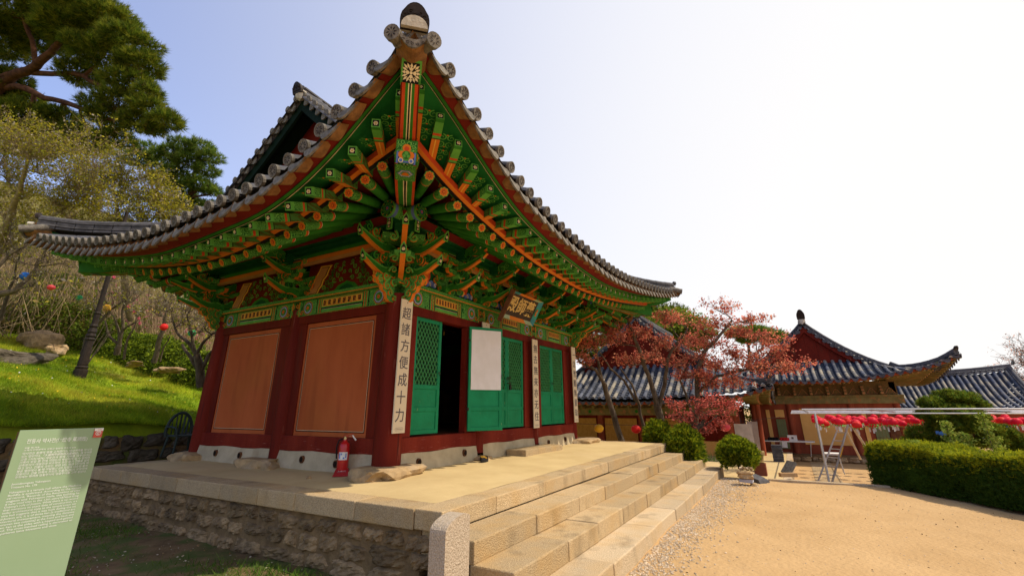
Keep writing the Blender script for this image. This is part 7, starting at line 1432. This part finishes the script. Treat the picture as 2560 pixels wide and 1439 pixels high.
# retaining wall below the slope
RW = thing('retaining_wall', 'dark rubble retaining wall below the grass slope, behind the terrace', 'wall', (0, 7.5, -.95)); mb = MB(); mb.box((-9, 7.42, -1.0), (6.5, 7.7, .22)); rubble(mb, (-9, 7.42, 0), (6.5, 7.42, 0), -.95, .28, (0, -1, 0), 4, 77, .09, 1, (.3, .7)); mb.build('rubble', [M_DIRT, M_ROCKD], RW)
LAN = {}
def lantern_mesh(col, name, seg=16):
    mb = MB(); n = seg; vs = []; rows = 9
    for i in range(rows):
        a = -PI / 2 * .92 + PI * .92 * i / (rows - 1)
        for k in range(n):
            th = 2 * PI * k / n; r = math.cos(a) * (1 + .035 * (k % 2)); vs.append((r * math.cos(th), r * math.sin(th), math.sin(a) * .86))
    mb.add(vs, [(i * n + k, i * n + (k + 1) % n, (i + 1) * n + (k + 1) % n, (i + 1) * n + k) for i in range(rows - 1) for k in range(n)], 0, True); return mb
def lantern(p, r, colname, label, group, base=False, tagp=False):
    key = (colname, base, tagp)
    if key not in LAN:
        T = thing('paper_lantern', label, 'lantern', (0, 0, 0), group); b_ = lantern_mesh(None, ''); b_.build('shade', LM[colname], T)
        if base:
            mb = MB()
            for k in range(10): a = 2 * PI * k / 10; mb.add([V((.75 * math.cos(a - .3), .75 * math.sin(a - .3), -.5)), V((.75 * math.cos(a + .3), .75 * math.sin(a + .3), -.5)), V((1.1 * math.cos(a), 1.1 * math.sin(a), -.95))], [(0, 1, 2)])
            mb.build('leaf_base', M_GLT, T)
        if tagp: mb = MB(); mb.add([(-.2, 0, -1.0), (.2, .05, -1.0), (.24, .1, -2.0), (-.16, .05, -2.0)], [(0, 1, 2, 3)]); mb.build('paper_tag', M_WHT, T)
        LAN[key] = T; o = T
    else:
        s_ = LAN[key]; o = s_.copy(); COL.objects.link(o)
        for ch in s_.children: c = ch.copy(); COL.objects.link(c); c.parent = o
    o.location = p; o.scale = (r, r, r); o.rotation_euler = (0, 0, random.uniform(0, 6)); o['label'] = label; o['group'] = group; return o
LM = {k: mat(k + '_paper', c, .45, tuple(x * .85 for x in c), 4, trans=.3) for k, c in dict(red=(.78, .035, .03), pink=(.85, .12, .14), yellow=(.75, .42, .03), green=(.03, .42, .14), blue=(.03, .16, .55), crimson=(.80, .02, .05)).items()}
G1 = 'paper lanterns strung in front of the maples'
lantern((8.93, -0.115, 0.165), .145, 'yellow', 'yellow paper lantern hanging beside the far corner column', G1); lantern((9.515, -1.107, 0.134), .145, 'red', 'red paper lantern on the string left of the bushes', G1); lantern((10.167, -2.247, 0.15), .14, 'green', 'green paper lantern just above the middle bush', G1); lantern((10.652, -3.534, 0.186), .145, 'pink', 'pink paper lantern on the string right of the dark maple', G1)
mb = MB(); pl = [V((8.534, 0.47, 0.309)), V((8.895, -0.136, 0.282)), V((9.48, -1.128, 0.251)), V((10.136, -2.266, 0.255)), V((10.618, -3.554, 0.301)), V((11.406, -5.032, 0.464))]; mb.tube(pl, .006, 4); tag(mb.build('lantern_string', M_DARKM), 'thin wire carrying the lanterns in front of the maples', 'wire')
G2 = 'small lanterns in the hillside trees'
for q, c, s, lab in (((-1.225, 14.876, 4.797), 'blue', .13, 'blue lantern in the bare branches, left edge'), ((-1.011, 12.994, 4.23), 'pink', .11, 'pink lantern at the tip of the bare limb'), ((0.895, 14.443, 4.097), 'yellow', .13, 'yellow lantern right of the lamp post'), ((1.484, 11.458, 3.271), 'red', .11, 'red lantern on the leaning trunk'), ((1.674, 10.056, 2.991), 'green', .11, 'green lantern nearest the hall'), ((0.767, 16.773, 4.718), 'green', .1, 'pale green lantern deep in the shrubs')):
    o = lantern(q, s, c, lab, G2); o.scale = (s, s * .9, s * (1.15 if c != 'pink' else .8))
mb = MB()
for p in [(1.068, 12.699, 3.74), (1.209, 12.585, 3.553), (0.928, 12.813, 3.926), (0.416, 13.07, 4.831), (1.266, 12.589, 3.405)]:
    for k in range(5): a = k * 1.26; mb.add([V(p), V(p) + V((.05 * math.cos(a) - .02, .05 * math.sin(a), .05)), V(p) + V((.03 * math.cos(a + .4), .03 * math.sin(a + .4), .13))], [(0, 1, 2)])
tag(mb.build('magnolia_buds', lm('magnolia_pink', (.75, .12, .22))), 'pink magnolia buds on the slim tree', 'flowers')
# lantern frame: pipes and rows of red lanterns over the lower yard
FRM = thing('pipe_frame', 'galvanised pipe frame holding rows of red lanterns over the lower yard', 'frame', (9.6, -6, -1.4))
def pipe(a, b, r=.017): mb = MB(); mb.tube([a, b], r, 8); mb.build('pipe', M_METAL, FRM, True)
for x in (9.55, 11.6, 13.8, 16.2): pipe((x, -5.35, .60), (x, -14, .60))
pipe((9.2, -5.75, .64), (17.5, -5.75, .64)); pipe((9.2, -5.62, .70), (9.6, -12., .70), .018); pipe((9.3, -9.6, .64), (17.5, -9.6, .64)); pipe((9.6, -7.6, .64), (17.5, -7.6, .64), .016)
for x, y in ((9.55, -5.9), (9.55, -10.2), (16.2, -10.2)): pipe((x, y, -1.4), (x, y, .6), .030 if x == 9.55 else .02)
G3 = 'red lanterns hanging in rows under the pipe frame'; cnt = 0
for x in (9.65, 10.15, 10.7, 11.3, 11.9, 12.5, 13.2, 14.0, 14.9, 15.8):
    k = 0; y = -5.95 - random.uniform(0, .2)
    while y > -6 - (x - 9.5) * .62 - 4.0:
        if (x - 9.95) ** 2 + (y + 8.8) ** 2 < 1.5: y -= .35; continue
        z = .36 + random.uniform(-.05, .06); lantern((x + random.uniform(-.1, .1), y, z), random.uniform(.100, .118), 'crimson' if random.random() < .6 else 'red', 'red lantern with green leaf base and white slip, in the rows under the pipes', G3, True, True); y -= random.uniform(.30, .42); cnt += 1
# ladder
LD = thing('step_ladder', 'aluminium step ladder standing open under the lantern rows', 'ladder', (10.016, -5.969, -1.121)); a, b = V((10.014, -5.959, -1.131)), V((10.181, -6.618, 0.316)); c, d = V((11.525, -7.012, -0.331)), V((10.354, -6.701, 0.311)); sv = V((.20, .30, 0)); MAL = mat('aluminium', (.55, .50, .46), .4, metal=.5)
mb = MB(); mb.beam(a, b, .07, .03); mb.beam(a + sv, b + sv * .6, .06, .03); mb.build('front_rails', MAL, LD)
for k in range(1, 7): f = k / 7; mb = MB(); mb.beam(a.lerp(b, f), (a + sv).lerp(b + sv * .6, f), .06, .02); mb.build('tread', MAL, LD)
mb = MB(); mb.beam(c - (d - c) * .6, d, .06, .03); mb.beam(c + sv - (d - c) * .6, d + sv * .6, .05, .03); mb.build('rear_rails', MAL, LD); mb = MB(); mb.beam(a.lerp(b, .45) - V((.03, .02, 0)), a.lerp(b, .62) - V((.03, .02, 0)), .04, .02); mb.build('yellow_sticker', M_YEL, LD)
# white stool / small table
ST2 = thing('small_table', 'small white topped table with thin metal legs beside the ladder', 'table', (12.656, -6.203, -0.964)); c = V((12.503, -6.195, -0.595)); mb = MB(); mb.box(c - V((.25, .22, .02)), c + V((.25, .22, .02))); mb.build('tabletop', M_WHT, ST2)
for sx in (-1, 1):
    for sy in (-1, 1): mb = MB(); mb.tube([c + V((.2 * sx, .18 * sy, -.02)), c + V((.24 * sx, .22 * sy, -.55))], .01, 6); mb.build('leg', M_METAL, ST2)
# long folding table with goods
FT = thing('folding_table', 'long white folding table in front of the large faded hall', 'table', (18.4, -4.6, -1.2)); c = V((18.35, 0, -.62)); mb = MB(); mb.box((18.1, -5.95, -.64), (18.6, -3.2, -.60)); mb.build('tabletop', M_WHT, FT)
for y in (-5.8, -4.7, -3.5): 
    for x in (18.15, 18.55): mb = MB(); mb.tube([(x, y, -.64), (x, y + .08, -1.18)], .015, 6); mb.build('leg', M_METAL, FT)
mb = MB(); mb.box((18.085, -4.95, -.86), (18.095, -4.75, -.62)); mb.build('notice', M_WHT, FT)
for y, n_, mm, lab in ((-4.3, 7, M_BLK, 'black jars'), (-4.75, 6, LM['red'], 'red jars')):
    for k in range(n_):
        mb = MB(); p = V((18.2 + .12 * (k % 2), y - .055 * k, -.60)); mb.tube([p, p + Z * .05, p + Z * .10, p + Z * .13], [.03, .045, .035, .02], 8); o = mb.build('jar', mm, None, True); tag(o, 'small %s jar in a row on the long folding table' % ('black' if mm is M_BLK else 'red'), 'jar', lab + ' on the folding table')
mb = MB(); mb.box((18.15, -4.25, -.60), (18.5, -3.7, -.575)); tag(mb.build('tray', mat('green_cloth', (.02, .10, .06))), 'dark green tray on the left half of the folding table', 'tray')
mb = MB(); mb.box((18.3, -5.35, -.60), (18.33, -5.0, -.38)); mb.box((18.297, -5.22, -.53), (18.30, -5.14, -.45), 1); tag(mb.build('notice_board', [M_WHT, M_INK]), 'small white notice standing on the folding table', 'notice')
# stacked tiles, leaning slab, blocks, mortar, box
TS = thing('tile_stack', 'tall stack of dark roof tiles at the edge of the side terrace', 'tile stack', (14.811, -4.626, -1.1)); b = V((13.749, -4.693, -1)); mb = MB()
for k in range(16): mb.box(b + V((-.12 + random.uniform(-.015, .015), -.17 + random.uniform(-.015, .015), .033 * k)), b + V((.15, .15, .033 * k + .029)))
mb.build('tiles', M_TILE, TS)
mb = MB(); b = V((10.216, -5.048, -0.812)); mb.obox(b, V((.06, -.10, .14)), V((.16, .10, 0)), V((-.02, .04, .05)) * .5); tag(mb.build('roof_tile', M_TEND), 'old roof tile leaning against the side terrace', 'roof tile')
mb = MB(); b = V((9.001, -5.032, -0.856)); mb.obox(b, V((.10, -.18, 0)), V((.05, .03, 0)), Z * .045); tag(mb.build('timber_block', mat('pale_timber', (.50, .30, .14))), 'pale timber block lying by the side terrace', 'timber')
mb = MB(); b = V((10.709, -4.28, -0.71)); mb.tube([b - Z * .2, b - Z * .05, b + Z * .12, b + Z * .14, b + Z * .24, b + Z * .26], [.17, .15, .16, .20, .21, .19], 18, 0); mb.disc(b + Z * .262, Z, V((1, 0, 0)), .13, 1, 16); tag(mb.build('stone_mortar', [mat('ochre_stone_mortar', (.36, .26, .12), .9, (.26, .18, .08), 8), M_DARKM], smooth=False), 'round ochre stone mortar behind the free standing bush', 'mortar')
WB = thing('wooden_box', 'open reddish wooden box on the ground behind the rock pile', 'box', (8.851, -4.426, -0.744)); b = V((8.856, -4.435, -0.744)); mb = MB()
for (p, q) in (((-.16, -.14, -.14), (.16, -.12, .14)), ((-.16, .12, -.14), (.16, .14, .14)), ((-.16, -.12, -.14), (-.14, .12, .14)), ((.14, -.12, -.14), (.16, .12, .14)), ((-.14, -.12, -.14), (.14, .12, -.12))): mb.box(b + V(p), b + V(q))
mb.build('boards', mat('red_brown_board', (.24, .07, .035), .7), WB)
# little rock pile on a slab
b = V((7.296, -4.214, -0.829)); mb = MB(); mb.box(b + V((-.12, -.14, -.03)), b + V((.14, .14, .03)), 0, .01); tag(mb.build('marble_slab', mat('pale_blue_slab', (.42, .42, .48))), 'pale bluish slab under the little rock pile', 'slab')
mb = MB(); mb.rock(b + V((0, 0, .09)), (.16, .17, .06), 0, 2, .15, 5); mb.rock(b + V((.0, .0, .16)), (.15, .16, .05), 0, 2, .15, 6); tag(mb.build('flat_rock', M_BASE), 'layered flat rock carrying many small pebbles', 'rock')
R2 = random.Random(5)
for k in range(22):
    mb = MB(); mb.rock(b + V((R2.uniform(-.13, .13), R2.uniform(-.14, .14), .22 + R2.uniform(0, .05))), (R2.uniform(.02, .035),) * 2 + (R2.uniform(.015, .03),), 0, 1, .2, k + 1); tag(mb.build('pebble', M_ROCK if k % 2 else M_GRAVEL), 'small rounded pebble piled on the flat rock', 'pebble', 'pebbles on the rock pile')
for k, (q, r) in enumerate((((7.794, -4.421, -0.859), .10), ((7.292, -4.358, -0.919), .08), ((8.018, -4.541, -0.939), .07))):
    mb = MB(); mb.obox(V(q), V((r, -r * .6, .02)), V((r * .5, r, .03)), V((0, .02, .06))) if k != 1 else mb.rock(q, (r, r, r * .7), 0, 2, .2, 4); tag(mb.build('tile_fragment' if k != 1 else 'rock', M_RIDG if k != 1 else M_BASE), ('broken grey tile leaning beside the rock pile', 'ochre rock in front of the broken tiles', 'broken tile lying right of the rock pile')[k], 'tile fragment' if k != 1 else 'rock')
# side terrace between the bush and the tile stack
SD = thing('side_terrace', 'low earth terrace with a granite edge beyond the steps, right of the bushes', 'terrace', (12, -4, -1.4)); mb = MB(); mb.box((8.6, -4.9, -1.42), (17.5, 4, -1.0), 0); mb.build('earth', M_LIMF, SD)
mb = MB(); blocks(mb, 0, 8.55, 17.5, (.5, .9), lambda a, b: ((a, -5.08, -1.42), (b, -4.9, -.99)), 41); mb.build('granite_edge', M_GRAN2, SD, bevel=.01)
# kerb timber at the yard edge, paved strips in the lower yard
mb = MB(); mb.box((8.36, -7.0, -1.0), (8.52, -4.6, -.90)); tag(mb.build('kerb_beam', M_GRAN2, bevel=.008), 'pale kerb stone along the edge of the sandy yard', 'kerb')
mb = MB()
for k in range(24): mb.box((8.7 + .42 * k, -6.35 + random.uniform(-.01, .01), -1.42), (9.1 + .42 * k, -5.65, -1.408))
tag(mb.build('stone_path', M_GRAN), 'strip of pale paving running to the large faded hall', 'path', kind='structure')
lj = MB()
for k in range(3): lj.box((8.6, -8.4 + .7 * k + (1.5 if k == 2 else 0), -1.415), (18, -8.37 + .7 * k + (1.5 if k == 2 else 0), -1.405))
# things at the hedge foot
for q, r, m, lab in (((9.889, -7.099, -1.004), (.05, .30, .05), M_RIDG, 'half round roof tile lying at the foot of the hedge'), ):
    b = V(q); mb = MB(); mb.tube([b + V((.22, .14, .05)), b - V((.08, .04, .02))], [.10, .11], 14); tag(mb.build('roof_tile', m), lab, 'roof tile')
mb = MB(); b = V((9.764, -7.728, -1.008)); mb.obox(b, V((-.13, -.30, 0)), V((.03, -.015, .02)), Z * .09); tag(mb.build('granite_slab', M_POST, bevel=.01), 'grey granite slab leaning on the foot of the hedge', 'slab')
for k, q in enumerate(((9.403, -6.82, -1.109), (9.202, -6.895, -1.11), (9.698, -7.404, -1.004), (9.696, -6.697, -1.104))): mb = MB(); mb.rock(q, (.09, .09, .05), 0, 2, .2, k + 3); tag(mb.build('rock', M_ROCK), 'brown rock at the left foot of the hedge, %s' % ('leftmost of the low pair', 'nearest the yard', 'beside the granite slab', 'next to the kerb')[k], 'rock')
mb = MB(); b = V((9.386, -8.513, -1.066)); mb.obox(b, V((-.10, -.18, 0)), V((.08, -.05, 0)), Z * .015); tag(mb.build('drain_cover', M_DARKM), 'dark flat drain cover under the hedge', 'drain cover')
mb = MB(); b = V((22.975, -11.845, -0.272)); mb.box(b + V((-.5, -1.2, -.3)), b + V((.5, 1.2, .25))); tag(mb.build('blue_tarpaulin', mat('blue_tarp', (.05, .18, .60))), 'blue awning glimpsed through the clipped pine', 'awning')
# ================================================================ light, sky, camera
SC.world = bpy.data.worlds.new('World'); SC.world.use_nodes = True; nt = SC.world.node_tree; N = nt.nodes; L = nt.links
S_DIR = V((.25, -.64, 1)).normalized(); el = math.asin(S_DIR.z); az = math.atan2(S_DIR.x, S_DIR.y)
sky = N.new('ShaderNodeTexSky'); sky.sky_type = 'NISHITA'; sky.sun_disc = False; sky.sun_elevation = el; sky.sun_rotation = az; sky.air_density = 1.; sky.dust_density = .7; sky.ozone_density = 4.
bg = N['Background']; bg.inputs[1].default_value = .13
# bright haze on the sunward side of the sky
tc = N.new('ShaderNodeTexCoord'); dt = N.new('ShaderNodeVectorMath'); dt.operation = 'DOT_PRODUCT'; dt.inputs[1].default_value = V((.62, -.78, -.10)).normalized(); L.new(tc.outputs['Generated'], dt.inputs[0])
mr_ = N.new('ShaderNodeMapRange'); mr_.interpolation_type = 'SMOOTHSTEP'; mr_.inputs[1].default_value = -1.12; mr_.inputs[2].default_value = .78; L.new(dt.outputs['Value'], mr_.inputs[0])
mx = N.new('ShaderNodeMixRGB'); L.new(mr_.outputs[0], mx.inputs[0]); tn = N.new('ShaderNodeVectorMath'); tn.operation = 'MULTIPLY'; tn.inputs[1].default_value = (1.0, .93, 1.08); L.new(sky.outputs[0], tn.inputs[0]); L.new(tn.outputs[0], mx.inputs[1]); mx.inputs[2].default_value = (4.25, 4.17, 4.08, 1); L.new(mx.outputs[0], bg.inputs[0])
sl = bpy.data.lights.new('sun', 'SUN'); sl.energy = 2.45; sl.angle = math.radians(.5); sl.color = (1, .88, .70)
so = bpy.data.objects.new('sun', sl); COL.objects.link(so); so.rotation_euler = S_DIR.to_track_quat('Z', 'Y').to_euler()
cd = bpy.data.cameras.new('camera'); co = bpy.data.objects.new('camera', cd); COL.objects.link(co); SC.camera = co
fpx = 1146.577; cd.sensor_fit = 'HORIZONTAL'; cd.sensor_width = 36; cd.lens = 36 * fpx / 2560; cd.shift_y = -101.015 / 2560; cd.clip_end = 2000; cd.clip_start = .05
ya, pi_, ro = math.radians(59.97875), math.radians(19.16692), math.radians(-.35524)
fw = V((math.sin(ya) * math.cos(pi_), math.cos(ya) * math.cos(pi_), math.sin(pi_))); rr = V((math.cos(ya), -math.sin(ya), 0)); uu = rr.cross(fw)
r2 = rr * math.cos(ro) + uu * math.sin(ro); u2 = -rr * math.sin(ro) + uu * math.cos(ro)
co.matrix_world = Matrix(((r2.x, u2.x, -fw.x, -5.6049), (r2.y, u2.y, -fw.y, -5.4505), (r2.z, u2.z, -fw.z, .8), (0, 0, 0, 1)))
SC.view_settings.view_transform = 'Standard'; SC.view_settings.look = 'None'; SC.view_settings.exposure = .9; SC.view_settings.gamma = 1
SC.cycles.max_bounces = 6
